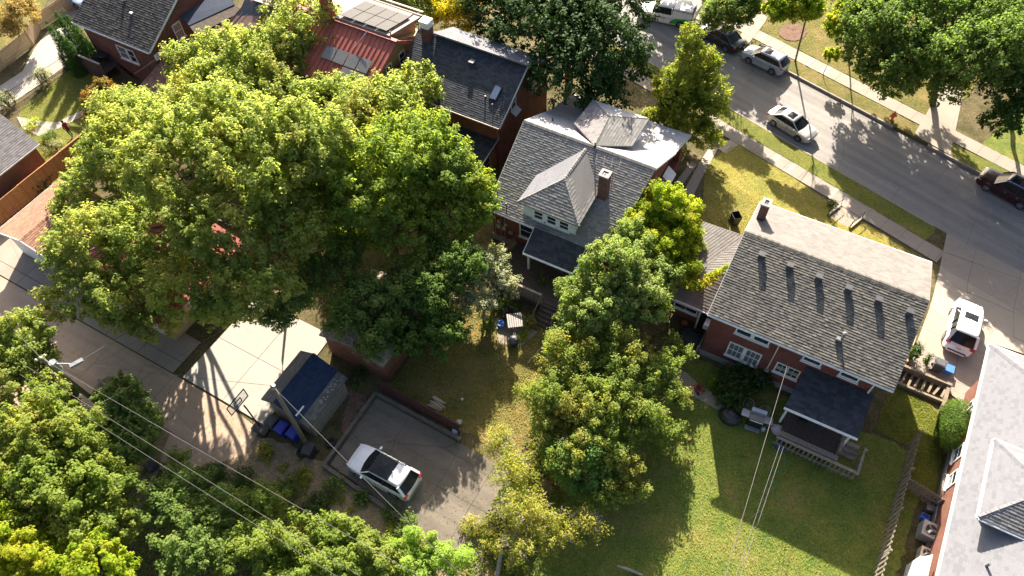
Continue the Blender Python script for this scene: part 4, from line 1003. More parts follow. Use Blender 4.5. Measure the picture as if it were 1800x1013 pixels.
g4, o = gable_shed('garage', 'brick garage with leaf littered tan roof behind the concrete driveway', 'garage', -23.8, -19.2, 15.9, 21.5, 2.5, 3.2, 'y', shingle_mat('shingle_leafy', [(0.3, 0.24, 0.18), (0.34, 0.27, 0.2), (0.25, 0.2, 0.15), (0.38, 0.3, 0.23)]), brick_orange, 0.2)
q = MB(o)
for i in range(420):
    x = random.uniform(-24.0, -19.0); y = random.uniform(15.7, 21.6); z = 3.2-0.7*abs(x+21.5)/2.3
    q.box((x, y, z+0.04+random.random()*0.03), (random.uniform(.1, .2), random.uniform(.06, .12), 0.02), random.random()*3)
q.build('leaf_litter', mat('roof_leaves', (0.45, 0.36, 0.26), (0.26, 0.19, 0.11), 9, 0.9, island=0.3), g4, kind='stuff')
# blue roofed shed
o = (-21.9, 12.2, 0)
sh = thing('blue_roof_shed', 'small shed with deep blue shingle roof behind the utility pole', 'shed', B(*o), AZ)
zc = 2.45; rx = -23.0
E = {k: toB(AT(*p, z)) for k, (p, z) in dict(tl=((470, 697), zc), tr=((543, 626), zc), r0=((503, 722), 3.2), r1=((562, 632), 3.2), e0=((560, 770), 2.1), e1=((612, 660), 2.1)).items()}
x_l, x_r = -24.3, E['e1'][0]; y_0, y_1 = 10.3, 14.2
roof_plane(sh, o, [(x_l, y_1, 2.5), (x_l, y_0, 2.5), (rx, y_0, 3.15), (rx, y_1, 3.15)], shingle_mat('shingle_shed', [(0.2, 0.17, 0.14), (0.16, 0.14, 0.12), (0.24, 0.2, 0.17)]), expo=0.17)
xm = rx + (x_r-rx)*0.72; zm = 3.15-(3.15-2.0)*0.72
roof_plane(sh, o, [(xm, y_0, zm), (xm, y_1, zm), (rx, y_1, 3.15), (rx, y_0, 3.15)], sh_blue, expo=0.15)
roof_plane(sh, o, [(x_r, y_0, 2.0), (x_r, y_1, 2.0), (xm, y_1, zm), (xm, y_0, zm)], shingle_mat('shingle_mossy', [(0.1, 0.1, 0.09), (0.13, 0.125, 0.11), (0.08, 0.085, 0.07)]), expo=0.17)
ridge(sh, o, (rx, y_0, 3.15), (rx, y_1, 3.15), sh_blue)
m_ = MB(o); m_.prism([(x_l+0.2, y_0+0.25), (x_r-0.2, y_0+0.25), (x_r-0.2, y_1-0.2), (x_l+0.2, y_1-0.2)], 0, 2.0); m_.build('wall', wood_grey, sh, uv=True)
m_ = MB(o); m_.add([(x_l+0.2, y_0+0.25, 2.0), (x_r-0.2, y_0+0.25, 2.0), (rx, y_0+0.25, 3.0)], [(0, 1, 2)]); m_.build('gable', wood_grey, sh)
q = MB(o)
for i in range(26):
    x = random.uniform(xm+0.1, x_r-0.2); y = random.uniform(y_0+1.6, y_1-0.5); z = 3.15-(3.15-2.0)*(x-rx)/(x_r-rx)
    q.box((x, y, z+0.05), (0.16, 0.08, 0.03), random.random()*3)
q.build('leaf_litter', mat('dead_leaves', (0.3, 0.27, 0.22), (0.2, 0.17, 0.13)), sh, kind='stuff')
m_ = MB(o); m_.box((x_r-0.9, y_0+0.5, 2.55), (0.1, 0.75, 0.05), 0.0); m_.build('loose_board', white, sh)
# white shed at the bottom right
o = (14.2, 17.5, 0)
wx, wy = toB(AT(1640, 995, 2.2))
ws = thing('white_shed', 'small cream lean to shed roof at the bottom edge below the condensers', 'shed', B(*o), AZ)
x0, y0 = toB(AT(1606, 1013, 1.9)); x1, y1 = toB(AT(1632, 972, 2.4)); xr_, yr_ = toB(AT(1662, 985, 2.4))
part_box(ws, o, 'wall', white, x0+0.1, 13.3, y0-2, y1-0.1, 0, 1.9)
m_ = MB(o); m_.slab([(x0-0.05, y0-2, 1.9), (x1+0.2, y0-2, 2.45), (x1+0.2, y1, 2.45), (x0-0.05, y1-0.35, 1.9)], 0.06); m_.build('roof_slope', white, ws)
m_ = MB(o); m_.slab([(x1+0.22, y0-2, 2.46), (13.35, y0-2, 2.3), (13.35, y1-0.05, 2.3), (x1+0.22, y1, 2.46)], 0.06); m_.build('roof_slope', cream, ws)
# ================================================================== vehicles
def paint(name, c, metal=0.3, rough=0.28):
    if name in MATS: return MATS[name]
    mt, t, p, tc = newmat(name)
    f = noise(t, tc.outputs['Object'], 2.5, 4)
    L(t, ramp(t, f, [(0.3, c), (0.75, tuple(x*0.86 for x in c))]), p.inputs['Base Color'])
    L(t, ramp(t, noise(t, tc.outputs['Object'], 9, 4), [(0.3, (rough*0.8,)*3), (0.8, (rough*1.6,)*3)]), p.inputs['Roughness'])
    p.inputs['Metallic'].default_value = metal; p.inputs['Coat Weight'].default_value = 0.6; p.inputs['Coat Roughness'].default_value = 0.08
    return mt
car_glass = mat('car_glass', (0.012, 0.014, 0.016), (0.02, 0.022, 0.025), 3, 0.12, spec=0.22)
rim_m = mat('alloy_rim', (0.5, 0.5, 0.5), (0.4, 0.4, 0.4), 4, 0.3, 0.7)
lamp_red = mat('lamp_red', (0.45, 0.02, 0.02), None, 4, 0.2); lamp_clear = mat('lamp_clear', (0.6, 0.6, 0.6), None, 4, 0.15, 0.2)
trim_b = mat('black_trim', (0.02, 0.02, 0.02), None, 4, 0.5)
plate_m = mat('plate', (0.55, 0.5, 0.4), None, 9, 0.5)
def wheel(root, x, y, r, side, rim=None):
    m_ = MB(); w = 0.22
    prof = [(r*0.66, -w/2), (r*0.93, -w/2), (r, -w/2+0.04), (r, w/2-0.04), (r*0.93, w/2), (r*0.66, w/2)]
    n = 22; vs = []; fs = []
    for rr, yy in prof:
        for j in range(n): a = 2*math.pi*j/n; vs.append((rr*math.cos(a), yy, rr*math.sin(a)))
    k = len(prof)
    for i in range(k-1):
        for j in range(n): fs.append((i*n+j, i*n+(j+1) % n, (i+1)*n+(j+1) % n, (i+1)*n+j))
    m_.add(vs, fs); ty = m_.build('wheel', rubber, root, smooth=True); ty.location = (x, y, r)
    rm = MB(); yo = side*(w/2-0.03)
    rm.tube([(0, yo-side*0.1, 0), (0, yo-side*0.09, 0)], r*0.67, 20)
    d = rm.build('hub', trim_b, ty)
    sp = MB()
    for i in range(5):
        a = 2*math.pi*i/5+0.3; sp.bar((0.04*math.cos(a), yo, 0.04*math.sin(a)), (r*0.64*math.cos(a), yo, r*0.64*math.sin(a)), 0.075, 0.05)
    sp.tube([(0, yo-0.03, 0), (0, yo+0.03, 0)], r*0.16, 10)
    for j in range(20):
        a, b = 2*math.pi*j/20, 2*math.pi*(j+1)/20
        sp.bar((r*0.65*math.cos(a), yo, r*0.65*math.sin(a)), (r*0.65*math.cos(b), yo, r*0.65*math.sin(b)), 0.05, 0.04)
    sp.build('rim', rim or rim_m, ty)
    return ty
def car(name, label, cat, u, v, yaw, Ln, W, H, kind, pm, wr=0.33, glassroof=False, sunroof=True, rails=False, rim=None, roofm=None, scale=1.0, group=None, wb=None, hatch_plate=True):
    p = G(u, v, 0.05)
    root = thing(name, label, cat, p, yaw, group)
    # pitch with the slope of the ground
    e = 1.0; dz = zg(p.x+math.cos(yaw)*e, p.y+math.sin(yaw)*e)-zg(p.x-math.cos(yaw)*e, p.y-math.sin(yaw)*e)
    if abs(dz) < 0.9 and name != 'x': root.rotation_euler = (0, -math.atan2(dz, 2*e) if kind != 'street' else 0, yaw)
    root.scale = (scale,)*3
    h = Ln/2; wb = wb or Ln*0.58; xf, xb = wb/2+0.02, -wb/2+0.02
    suv = kind in ('suv', 'pickup')
    belt = (1.02 if suv else 0.92) if kind != 'pickup' else 1.12
    def hood(x):
        if x > 0.75:
            t = (x-0.75)/(h-0.75); return belt+0.02-0.16*t-0.22*max(0, t-0.8)**1.2*3
        if kind == 'sedan' and x < -1.35:
            t = (-1.35-x)/(h-1.35); return belt+0.06-0.05*t-0.5*max(0, t-0.85)
        if kind == 'pickup' and x < -0.7: return belt+0.1
        if x < -h+0.5: return belt+0.05-0.3*max(0, (-h+0.2-x)/0.2)
        return belt+0.03
    def hw(x):
        t = abs(x)/h; return W/2*(1-0.16*t**5-0.1*max(0, t-0.9)*6*0.5)
    xs = sorted(set([round(-h+Ln*i/56, 3) for i in range(57)]))
    secs = []
    for x in xs:
        wd = hw(x); zb = 0.24; 
        for xw in (xf, xb):
            d = abs(x-xw); R_ = wr+0.055
            if d < R_: zb = max(zb, wr+math.sqrt(R_*R_-d*d)-0.01)
        if abs(x) > h-0.12: zb = max(zb, 0.36)
        b = hood(x); mid = max(0.58, zb+0.04)
        top = b
        secs.append([(0, 0.22), (wd*0.72, 0.22), (wd*0.76, zb-0.005), (wd*0.97, zb), (wd, mid), (wd*0.985, max(mid+0.02, b-0.18)), (wd*0.945, b-0.03), (wd*0.86, b), (wd*0.5, top+0.035), (0, top+0.045)])
    m_ = MB(); vs = []; fs = []; n = len(secs[0]); N = 2*n-2
    for x, sc in zip(xs, secs):
        ring = [(x, y, z) for y, z in sc] + [(x, -y, z) for y, z in sc[-2:0:-1]]; vs += ring
    for i in range(len(xs)-1):
        for j in range(N): a = i*N+j; b = i*N+(j+1) % N; fs.append((a, b, b+N, a+N))
    fs.append(tuple(range(N-1, -1, -1))); fs.append(tuple((len(xs)-1)*N+j for j in range(N)))
    m_.add(vs, fs); body = m_.build('body', pm, root, smooth=True)
    try:
        body.data.set_sharp_from_angle(angle=rad(32))
    except Exception: pass
    # greenhouse
    G0 = {'sedan': (1.02, 0.3, -0.95, -1.72), 'suv': (1.08, 0.42, -h+0.62, -h+0.14), 'pickup': (1.2, 0.62, -0.62, -0.72)}[kind]
    gx0, gx1, gx2, gx3 = G0; wbz = belt+0.02; zt = H-0.03; wl, wt = W/2*0.9, W/2*0.71
    def arc(x, wd, z, bow): return [(x+bow*(1-(s*s)), s*wd, z - 0.02*abs(s)**2) for s in (-1, -0.66, -0.33, 0, 0.33, 0.66, 1)]
    def pane(nm, A_, B_, off=0.0):
        g = MB(); g.add(A_+B_, [(i, i+1, i+8, i+7) for i in range(6)]); return g.build(nm, car_glass, root, smooth=True)
    pane('windshield', arc(gx0, wl, wbz, 0.14), arc(gx1, wt, zt, 0.05)); pane('rear_window', arc(gx2, wt, zt, -0.05)[::-1], arc(gx3, wl*0.97, wbz, -0.1)[::-1])
    for s in (-1, 1):
        g = MB(); q = [(gx0, s*wl, wbz-0.01), (gx3, s*wl*0.97, wbz-0.01), (gx2, s*wt, zt-0.02), (gx1, s*wt, zt-0.02)]
        g.add(q if s < 0 else q[::-1], [(0, 1, 2, 3)]); g.build('side_window', car_glass, root)
    g = MB(); nx = 9; vs = []; fs = []
    for i in range(nx):
        t = i/(nx-1); x = gx1+0.06+(gx2-gx1-0.12)*t; bow = 0.035*math.sin(math.pi*min(1, max(0, t)))
        for s in (-1, -0.7, -0.35, 0, 0.35, 0.7, 1): vs.append((x+(0.05*(1-s*s) if i == 0 else (-0.05*(1-s*s) if i == nx-1 else 0)), s*(wt+0.02), zt+bow+0.02-0.035*s*s*s*s-0.02*abs(s)))
    for i in range(nx-1):
        for j in range(6): a = i*7+j; fs.append((a, a+1, a+8, a+7))
    g.add(vs, fs); rf = g.build('roof', roofm or pm, root, smooth=True)
    md = rf.modifiers.new('thick', 'SOLIDIFY'); md.thickness = 0.05; md.offset = -1
    pl = MB()
    for s in (-1, 1):
        pl.bar((gx0+0.02, s*wl, wbz), (gx1+0.02, s*(wt+.01), zt), 0.06, 0.05); pl.bar((gx3, s*wl*0.97, wbz), (gx2-0.02, s*(wt+.01), zt), 0.16 if suv else 0.1, 0.06)
    pl.build('pillar', pm, root)
    for s in (-1, 1):
        xm = (gx1+gx2)/2; pb = MB(); pb.bar((xm+0.08, s*(wl+0.005), wbz), (xm, s*(wt+.008), zt-.02), 0.09, 0.03); pb.build('door_pillar', trim_b, root)
        if kind == 'suv': pb = MB(); pb.bar((gx2+0.55, s*(wl+0.005), wbz), (gx2+0.3, s*(wt+.008), zt-.02), 0.06, 0.03); pb.build('door_pillar', trim_b, root)
    if sunroof or glassroof:
        g = MB(); x0_, x1_ = (gx1+0.1, gx2+0.75) if glassroof else (gx1-0.2, gx1-0.85)
        ww = wt*0.93 if glassroof else wt*0.62
        g.add([(x0_, -ww, zt+0.045), (x1_, -ww, zt+0.05), (x1_, ww, zt+0.05), (x0_, ww, zt+0.045), ((x0_+x1_)/2, 0, zt+0.085)], [(0, 1, 4), (1, 2, 4), (2, 3, 4), (3, 0, 4)])
        g.build('sunroof', car_glass, root)
    if rails:
        for s in (-1, 1):
            g = MB(); g.tube([(gx1-0.05, s*(wt-.03), zt+0.02), (gx1-0.15, s*(wt-.03), zt+0.08), (gx2+0.3, s*(wt-.03), zt+0.09), (gx2+0.15, s*(wt-.03), zt+0.02)], 0.018, 6); g.build('roof_rail', rails if rails is not True else trim_b, root)
    for s in (-1, 1):
        g = MB(); g.box((gx0-0.25, s*(W/2+0.09), belt+0.05), (0.12, 0.2, 0.13)); g.build('mirror', pm, root)
        g = MB(); g.box((h-0.2, s*(W/2-0.32), hood(h-0.2)-0.1), (0.34, 0.36, 0.12), s*-0.3); g.build('headlight', lamp_clear, root)
        g = MB(); g.box((-h+0.1, s*(W/2-0.2), belt-0.08), (0.16, 0.3, 0.15)); g.build('tail_light', lamp_red, root)
        g = MB(); g.bar((gx0-0.2, s*(W/2-0.006), belt-0.28), (-h+0.6, s*(W/2-0.006), belt-0.25), 0.02, 0.02); g.build('side_trim', trim_b, root)
        for dx in (0.1, -0.85):
            g = MB(); g.box((dx, s*(W/2+0.005), belt-0.14), (0.16, 0.03, 0.03)); g.build('door_handle', rim_m, root)
        for x_ in (0.95, 0.0, -0.95):
            g = MB(); g.box((x_, s*(W/2-0.004), 0.62), (0.012, 0.02, 0.55)); g.build('door_seam', trim_b, root)
    g = MB(); g.box((h-0.02, 0, 0.5), (0.06, W*0.55, 0.16)); g.build('grille', trim_b, root)
    g = MB(); g.box((-h+0.03, 0, 0.4), (0.08, W*0.6, 0.12)); g.build('bumper', trim_b, root)
    g = MB(); g.box((-h-0.015, 0, 0.72), (0.02, 0.32, 0.14)); g.build('license_plate', plate_m, root)
    g = MB(); g.bar((gx0-0.02, -0.35, wbz+0.03), (gx0-0.2, 0.15, wbz+0.14), 0.02, 0.02); g.build('wiper', trim_b, root)
    for x_ in (xf, xb):
        for s in (-1, 1): wheel(root, x_, s*(W/2-0.115), wr, s, rim)
    return root
silver = paint('silver_paint', (0.55, 0.54, 0.52), 0.35); white_p = paint('white_car_paint', (0.78, 0.78, 0.79), 0.05)
bluegrey = paint('blue_grey_paint', (0.42, 0.47, 0.55), 0.3); maroon = paint('maroon_paint', (0.035, 0.009, 0.014), 0.3); dark_p = paint('dark_paint', (0.025, 0.028, 0.035), 0.3)
lightblue = paint('pale_blue_paint', (0.36, 0.48, 0.66), 0.3)
def yaw_px(a, b): p, q = G(*a), G(*b); return math.atan2(q.y-p.y, q.x-p.x)
car('parked_suv', 'white suv with black panoramic glass roof parked on the concrete pad', 'car', 678, 836, yaw_px((728, 862), (630, 808)), 4.4, 1.88, 1.62, 'suv', white_p, 0.35, glassroof=True, rails=True)
car('parked_sedan', 'silver sedan with dark sunroof on the sunny street beside the verge', 'car', 1389, 227, yaw_px((1357.3, 224.9), (1398.8, 251)), 4.38, 1.76, 1.42, 'sedan', silver, 0.31)
car('parked_crossover', 'pale blue grey crossover parked nose up by the far kerb near the street tree', 'car', 1343, 114, yaw_px((1353.3, 135.3), (1312.5, 115.3)), 4.25, 1.76, 1.55, 'suv', bluegrey, 0.33, rails=True)
car('parked_suv', 'dark maroon suv with six spoke wheels parked by the far kerb at the right edge', 'car', 1768, 341, yaw_px((1780.7, 371.8), (1721.5, 340.2)), 4.75, 1.9, 1.7, 'suv', maroon, 0.36, rails=rim_m, roofm=paint('maroon_blue', (0.025, 0.025, 0.09), 0.3))
car('parked_suv', 'white suv parked on the side driveway next to the blue recycling bin', 'car', 1686, 584, yaw_px((1672, 627), (1695, 527)), 4.7, 1.9, 1.72, 'suv', white_p, 0.36, rails=rim_m)
car('parked_car', 'nearly black car in deep shade under the street trees', 'car', 1266, 74, yaw_px((1290, 88), (1240, 58)), 4.5, 1.8, 1.5, 'sedan', dark_p, 0.33)
car('parked_car', 'pale blue car at the top left edge behind the conifers', 'car', 134, 2, yaw_px((120, -4), (150, 10)), 4.4, 1.8, 1.45, 'sedan', lightblue, 0.33)
# pickup truck with a bed cap
pt_yaw = yaw_px((1195, 44), (1128, 30)); green = paint('green_wrap', (0.02, 0.35, 0.08), 0.0)
pk = car('pickup_truck', 'white and green work pickup with a white bed cap parked at the top', 'truck', 1169, 34, pt_yaw, 5.6, 1.95, 1.85, 'pickup', white_p, 0.38, sunroof=False, wb=3.4)
g = MB(); x0_, x1_, w0, w1 = -2.72, -0.78, 0.93, 0.84
g.add([(x0_, -w0, 1.2), (x1_, -w0, 1.2), (x1_, w0, 1.2), (x0_, w0, 1.2), (x0_+0.1, -w1, 1.92), (x1_-0.02, -w1, 1.92), (x1_-0.02, w1, 1.92), (x0_+0.1, w1, 1.92)], [(3, 2, 1, 0), (4, 5, 6, 7), (0, 1, 5, 4), (1, 2, 6, 5), (2, 3, 7, 6), (3, 0, 4, 7)])
cp_ = g.build('bed_cap', white_p, pk)
for s in (-1, 1):
    g = MB(); g.bar((x0_+0.1, s*0.9, 1.75), (x1_-0.1, s*0.9, 1.75), 0.04, 0.035); g.build('cap_seam', trim_b, cp_)
g = MB(); g.box((-2.76, 0, 1.5), (0.04, 1.5, 0.45)); g.build('cap_window', car_glass, cp_)
for s in (-1, 1):
    g = MB(); y = s*0.984
    pts = [(-0.55, 0.32), (-0.75, 0.72), (-1.2, 0.98), (-2.0, 1.06), (-2.72, 0.98), (-2.72, 0.4)]
    # green sweep over the rear flank, cut round the wheel arch
    arch = [(-1.68+0.44*math.cos(a), 0.38+0.44*math.sin(a)) for a in [math.pi-i*math.pi/8 for i in range(9)]]
    poly = pts + arch
    g.add([(x, y, z) for x, z in poly], [tuple(range(len(poly)))]); ob = g.build('green_wrap_panel', green, pk); tri_fill(ob)
tx = bpy.data.curves.new('door_lettering', 'FONT'); tx.body = 'GEMPOLLA'; tx.size = 0.26; tx.align_x = 'CENTER'; tx.extrude = 0.002
tmp = bpy.data.objects.new('tmp', tx); COL.objects.link(tmp); bpy.context.view_layer.update()
me = bpy.data.meshes.new_from_object(tmp.evaluated_get(bpy.context.evaluated_depsgraph_get())); bpy.data.objects.remove(tmp)
me.materials.clear(); me.materials.append(trim_b)
lt = bpy.data.objects.new('door_lettering', me); link(lt, pk); lt.location = (0.45, 0.985, 0.72); lt.rotation_euler = (math.pi/2, 0, math.pi)
# ================================================================== trees and shrubs
rng = np.random.default_rng(11)
WARP = np.array([3.1, 7.7, 1.9])
SUNH = np.array([math.cos(SUN_AZ), math.sin(SUN_AZ), 0.15])      # leaves lean towards the light
def unit(a): return a/np.maximum(1e-9, np.linalg.norm(a, axis=1, keepdims=True))
def leaves_mesh(name, P, N, size, aspect, mt, parent):
    n = len(P); r = unit(rng.normal(size=(n, 3)))
    A = unit(np.cross(N, r)); Bv = np.cross(N, A)
    s = size*rng.uniform(0.65, 1.3, (n, 1))
    a = A*s*0.5; b = Bv*s*0.5*aspect
    k = N*s*0.12
    V = np.empty((n, 4, 3), np.float32)
    V[:, 0] = P-a-k; V[:, 1] = P+b*1.0+a*0.1+k*0.3; V[:, 2] = P+a-k; V[:, 3] = P-b+a*0.1+k*0.3
    me = bpy.data.meshes.new(name)
    me.vertices.add(4*n); me.loops.add(4*n); me.polygons.add(n)
    me.vertices.foreach_set('co', V.reshape(-1)); me.loops.foreach_set('vertex_index', np.arange(4*n, dtype=np.int32))
    me.polygons.foreach_set('loop_start', np.arange(0, 4*n, 4, dtype=np.int32))
    try: me.polygons.foreach_set('loop_total', np.full(n, 4, np.int32))
    except Exception: pass
    me.update(calc_edges=True); me.materials.append(mt)
    o = bpy.data.objects.new(name, me); link(o, parent); return o
def lobe_leaves(c, r, n, clump, per, up=0.55, low=-0.35, shell=0.7, hang=0.0):
    """points and normals of leaves: sprays (shoots pointing outwards) set over the lobe, leaves over each spray"""
    r = np.array(r, float)
    d = unit(rng.normal(size=(4000, 3))); d = d[d[:, 2] > low]
    # spray centres, spaced so that they do not coincide
    sp = clump*1.15; area = 4*math.pi*((r[0]*r[1]+r[0]*r[2]+r[1]*r[2])/3)*(1-low)/2
    want = int(max(4, min(420, area/(sp*sp*1.5)))); keep = []; kd = []
    md = (sp*0.95/ r.mean())
    for q in d:
        if len(keep) >= want: break
        if not kd or np.min(np.sum((np.array(kd)-q)**2, 1)) > md*md: kd.append(q); keep.append(q)
    D = np.array(keep); ns = len(D)
    rr = np.where(rng.random(ns) < 0.25, rng.uniform(shell*0.75, 0.92, ns), rng.uniform(0.9, 1.12, ns)) if shell > 0.6 else rng.uniform(shell, 1.12, ns)
    rr = np.where(rng.random(ns) < 0.07, rr*rng.uniform(1.05, 1.22, ns), rr)
    C = c + D*rr[:, None]*r
    q3 = (c+WARP)[None, :]*0.5 + C*0.9
    C = C + 0.16*r.mean()*np.column_stack([np.sin(q3[:, 1]+1.7*np.sin(q3[:, 2])), np.sin(q3[:, 0]+1.3*np.sin(q3[:, 1]+2)), 0.7*np.sin(q3[:, 0]*1.3+q3[:, 1])])
    sz = sp*rng.uniform(0.45, 1.25, ns)
    k = np.maximum(3, (n*(sz**2)/np.sum(sz**2))).astype(int); idx = np.repeat(np.arange(ns), k); m_ = len(idx)
    # the spray is an elongated tuft along an axis between outward and up
    ax = unit(D*0.9 + np.array([0, 0, 0.45]) + rng.normal(size=(ns, 3))*0.3)
    off = unit(rng.normal(size=(m_, 3))); off *= (rng.random((m_, 1))**0.55)*1.12
    al = np.sum(off*ax[idx], 1, keepdims=True)
    off = off*0.72 + ax[idx]*al*0.55
    off *= sz[idx][:, None]
    off[:, 2] -= hang*np.linalg.norm(off[:, :2], axis=1)
    P = C[idx]+off
    N = unit(unit(off)*0.75 + np.array([0, 0, up*0.75]) + D[idx]*0.2 + SUNH*0.42 + rng.normal(size=(m_, 3))*0.36)
    return P, N
def limbs(mb, base, top, r0, r1, wob=0.3, n=5):
    pts = []; b = Vector(base); t = Vector(top)
    for i in range(n+1):
        s = i/n; p = b.lerp(t, s); w_ = wob*math.sin(math.pi*s)
        pts.append(p+Vector((random.uniform(-w_, w_), random.uniform(-w_, w_), 0.25*wob*math.sin(math.pi*s))))
    mb.tube(pts, [r0+(r1-r0)*(i/n) for i in range(n+1)], 7)
    return pts
def tree(name, label, cat, base, lobes, n, leaf, mt, tr=0.2, group=None, clump=0.55, per=16, aspect=0.75, up=0.55, low=-0.35, shell=0.7, bk=None, fork=0.45, twigs=0, hang=0.0, kids=True):
    """base: ground pixel; lobes: (u, v, z, rx, ry, rz) pixel centre, height and radii in metres"""
    g = G(*base) if len(base) == 2 else Vector(base)
    root = thing(name, label, cat, g, 0.0, group); go = np.array(g)
    cs = [(np.array(AT(l[0], l[1], l[2])), l[3:6]) for l in lobes]
    w_ = np.array([ (r[0]*r[1]+r[0]*r[2]+r[1]*r[2]) for c, r in cs]); w_ = w_/w_.sum()
    PP, NN = [], []
    for (c, r), q in zip(cs, w_):
        p, nrm = lobe_leaves(c-go, r, int(n*q), clump, per, up, low, shell, hang); PP.append(p); NN.append(nrm)
    P = np.concatenate(PP); N = np.concatenate(NN)
    keep = P[:, 2] > 0.05; P = P[keep]; N = N[keep]
    leaves_mesh('crown', P, N, leaf, aspect, mt, root)
    m_ = MB(); cm = sum(c*q for (c, r), q in zip(cs, w_)) - go
    lowz = min(c[2]-go[2]-r[2] for c, r in cs)
    fz = max(0.5, min(cm[2]*fork, lowz+1.5)) if len(cs) > 1 else cm[2]*0.6
    f = Vector((cm[0]*0.35, cm[1]*0.35, fz))
    limbs(m_, (0, 0, -0.1), f, tr, tr*0.75, 0.12, 4)
    for (c, r), q in zip(cs, w_):
        e = Vector(c-go); limbs(m_, f, e, tr*0.55*max(0.5, min(1, q*4)), tr*0.14, 0.35, 5)
        for k in range(5 if kids else 0):
            d = Vector((random.gauss(0, 1), random.gauss(0, 1), random.uniform(-.1, 1))).normalized()
            s_ = f.lerp(e, random.uniform(0.5, 0.95)); t_ = e+Vector((d.x*r[0], d.y*r[1], d.z*r[2]))*0.85
            limbs(m_, s_, t_, tr*0.16, 0.015, 0.25, 4)
        for k in range(twigs):
            d = Vector((random.gauss(0, 1), random.gauss(0, 1), random.uniform(0, 1))).normalized()
            t_ = e+Vector((d.x*r[0], d.y*r[1], d.z*r[2]))*random.uniform(0.9, 1.15)
            limbs(m_, e+(t_-e)*0.4, t_, 0.022, 0.008, 0.12, 3)
    m_.build('trunk', bk or bark, root, smooth=True)
    return root
lf_maple = leaf_mat('leaf_maple', [(0.13, 0.18, 0.042), (0.165, 0.215, 0.058), (0.225, 0.26, 0.085), (0.15, 0.2, 0.05)], 0.5, patch=(0.235, 0.235, 0.07), tcol=(1.3, 1.25, 0.8))
lf_mid = leaf_mat('leaf_mid', [(0.075, 0.125, 0.032), (0.11, 0.16, 0.042), (0.15, 0.195, 0.06)], 0.42, patch=(0.15, 0.18, 0.055), tcol=(1.25, 1.25, 0.8))
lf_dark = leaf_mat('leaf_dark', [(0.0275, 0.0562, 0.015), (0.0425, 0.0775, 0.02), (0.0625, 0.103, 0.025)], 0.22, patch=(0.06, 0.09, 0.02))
lf_yell = leaf_mat('leaf_yellow', [(0.246, 0.224, 0.0168), (0.336, 0.28, 0.0224), (0.179, 0.213, 0.0224)], 0.42, patch=(0.34, 0.25, 0.02))
lf_mix = leaf_mat('leaf_mixed', [(0.1, 0.165, 0.035), (0.145, 0.2, 0.045), (0.19, 0.215, 0.055), (0.08, 0.135, 0.03)], 0.42, patch=(0.22, 0.19, 0.05))
lf_silver = leaf_mat('leaf_silvery', [(0.13, 0.17, 0.08), (0.22, 0.24, 0.14), (0.32, 0.32, 0.22), (0.1, 0.14, 0.06)], 0.25, patch=(0.2, 0.19, 0.12))
lf_rust = leaf_mat('leaf_rust', [(0.179, 0.0896, 0.028), (0.246, 0.134, 0.0392), (0.112, 0.101, 0.0336)], 0.3, patch=(0.12, 0.12, 0.03))
lf_twig = leaf_mat('leaf_sparse', [(0.17, 0.21, 0.035), (0.23, 0.24, 0.05), (0.28, 0.24, 0.08)], 0.45, patch=(0.2, 0.22, 0.045))
lf_con = leaf_mat('leaf_conifer', [(0.0225, 0.0625, 0.015), (0.0375, 0.0938, 0.0225), (0.0562, 0.125, 0.0275)], 0.15)
lf_hedge = leaf_mat('leaf_hedge', [(0.0504, 0.0952, 0.0157), (0.0728, 0.123, 0.0224), (0.0952, 0.146, 0.028)], 0.2)
lf_bright = leaf_mat('leaf_bright', [(0.134, 0.213, 0.0168), (0.19, 0.258, 0.0224), (0.246, 0.269, 0.0336)], 0.5, patch=(0.26, 0.24, 0.03))
# the great maple
T1 = [(250, 255, 6.8, 3.4, 3.2, 2.4), (175, 330, 4.0, 2.9, 2.8, 1.9), (330, 290, 11.0, 3.5, 3.2, 2.5), (470, 270, 12.0, 3.4, 3.0, 2.4), (400, 210, 11.6, 2.6, 2.4, 2.0), (550, 250, 11.6, 2.4, 2.2, 1.8),
      (150, 430, 6.8, 2.2, 2.1, 1.9), (145, 515, 5.6, 1.9, 1.7, 1.6), (280, 410, 6.0, 3.3, 2.9, 2.2), (235, 515, 5.0, 2.4, 2.0, 1.8), (400, 390, 9.8, 3.0, 2.7, 2.2), (330, 500, 7.6, 2.2, 1.8, 1.7), (445, 500, 8.2, 2.1, 1.7, 1.6), (400, 545, 6.8, 1.6, 1.2, 1.1), (265, 565, 4.2, 1.4, 1.1, 1.1), (500, 400, 9.0, 2.0, 1.8, 1.6)]
tree('maple_tree', 'huge spreading bright yellow green maple over the red roofed garage', 'tree', (375, 420), T1, 142000, 0.21, lf_maple, 0.42, clump=0.46, per=20)
T1a = [(375, 170, 5.2, 3.3, 3.2, 2.2), (290, 215, 5.4, 2.4, 2.2, 1.8), (470, 115, 5.5, 3.7, 3.3, 2.2), (540, 60, 6.3, 3.0, 3.0, 2.2), (400, 100, 5.2, 2.6, 2.5, 1.9), (600, 190, 5.0, 3.4, 3.1, 2.0), (460, 190, 5.0, 3.8, 3.4, 2.2), (660, 200, 6.4, 3.0, 2.8, 2.0), (715, 165, 5.8, 2.3, 2.2, 1.7), (200, 205, 4.6, 2.0, 2.0, 1.6), (230, 180, 4.4, 1.5, 1.5, 1.2), (325, 105, 5.0, 1.5, 1.5, 1.3), (500, 30, 5.6, 2.2, 2.2, 1.7)]
tree('maple_tree', 'bright yellow green maple behind the huge one, in front of the red roofed house', 'tree', (480, 230), T1a, 98000, 0.22, lf_maple, 0.36, clump=0.46, per=20)
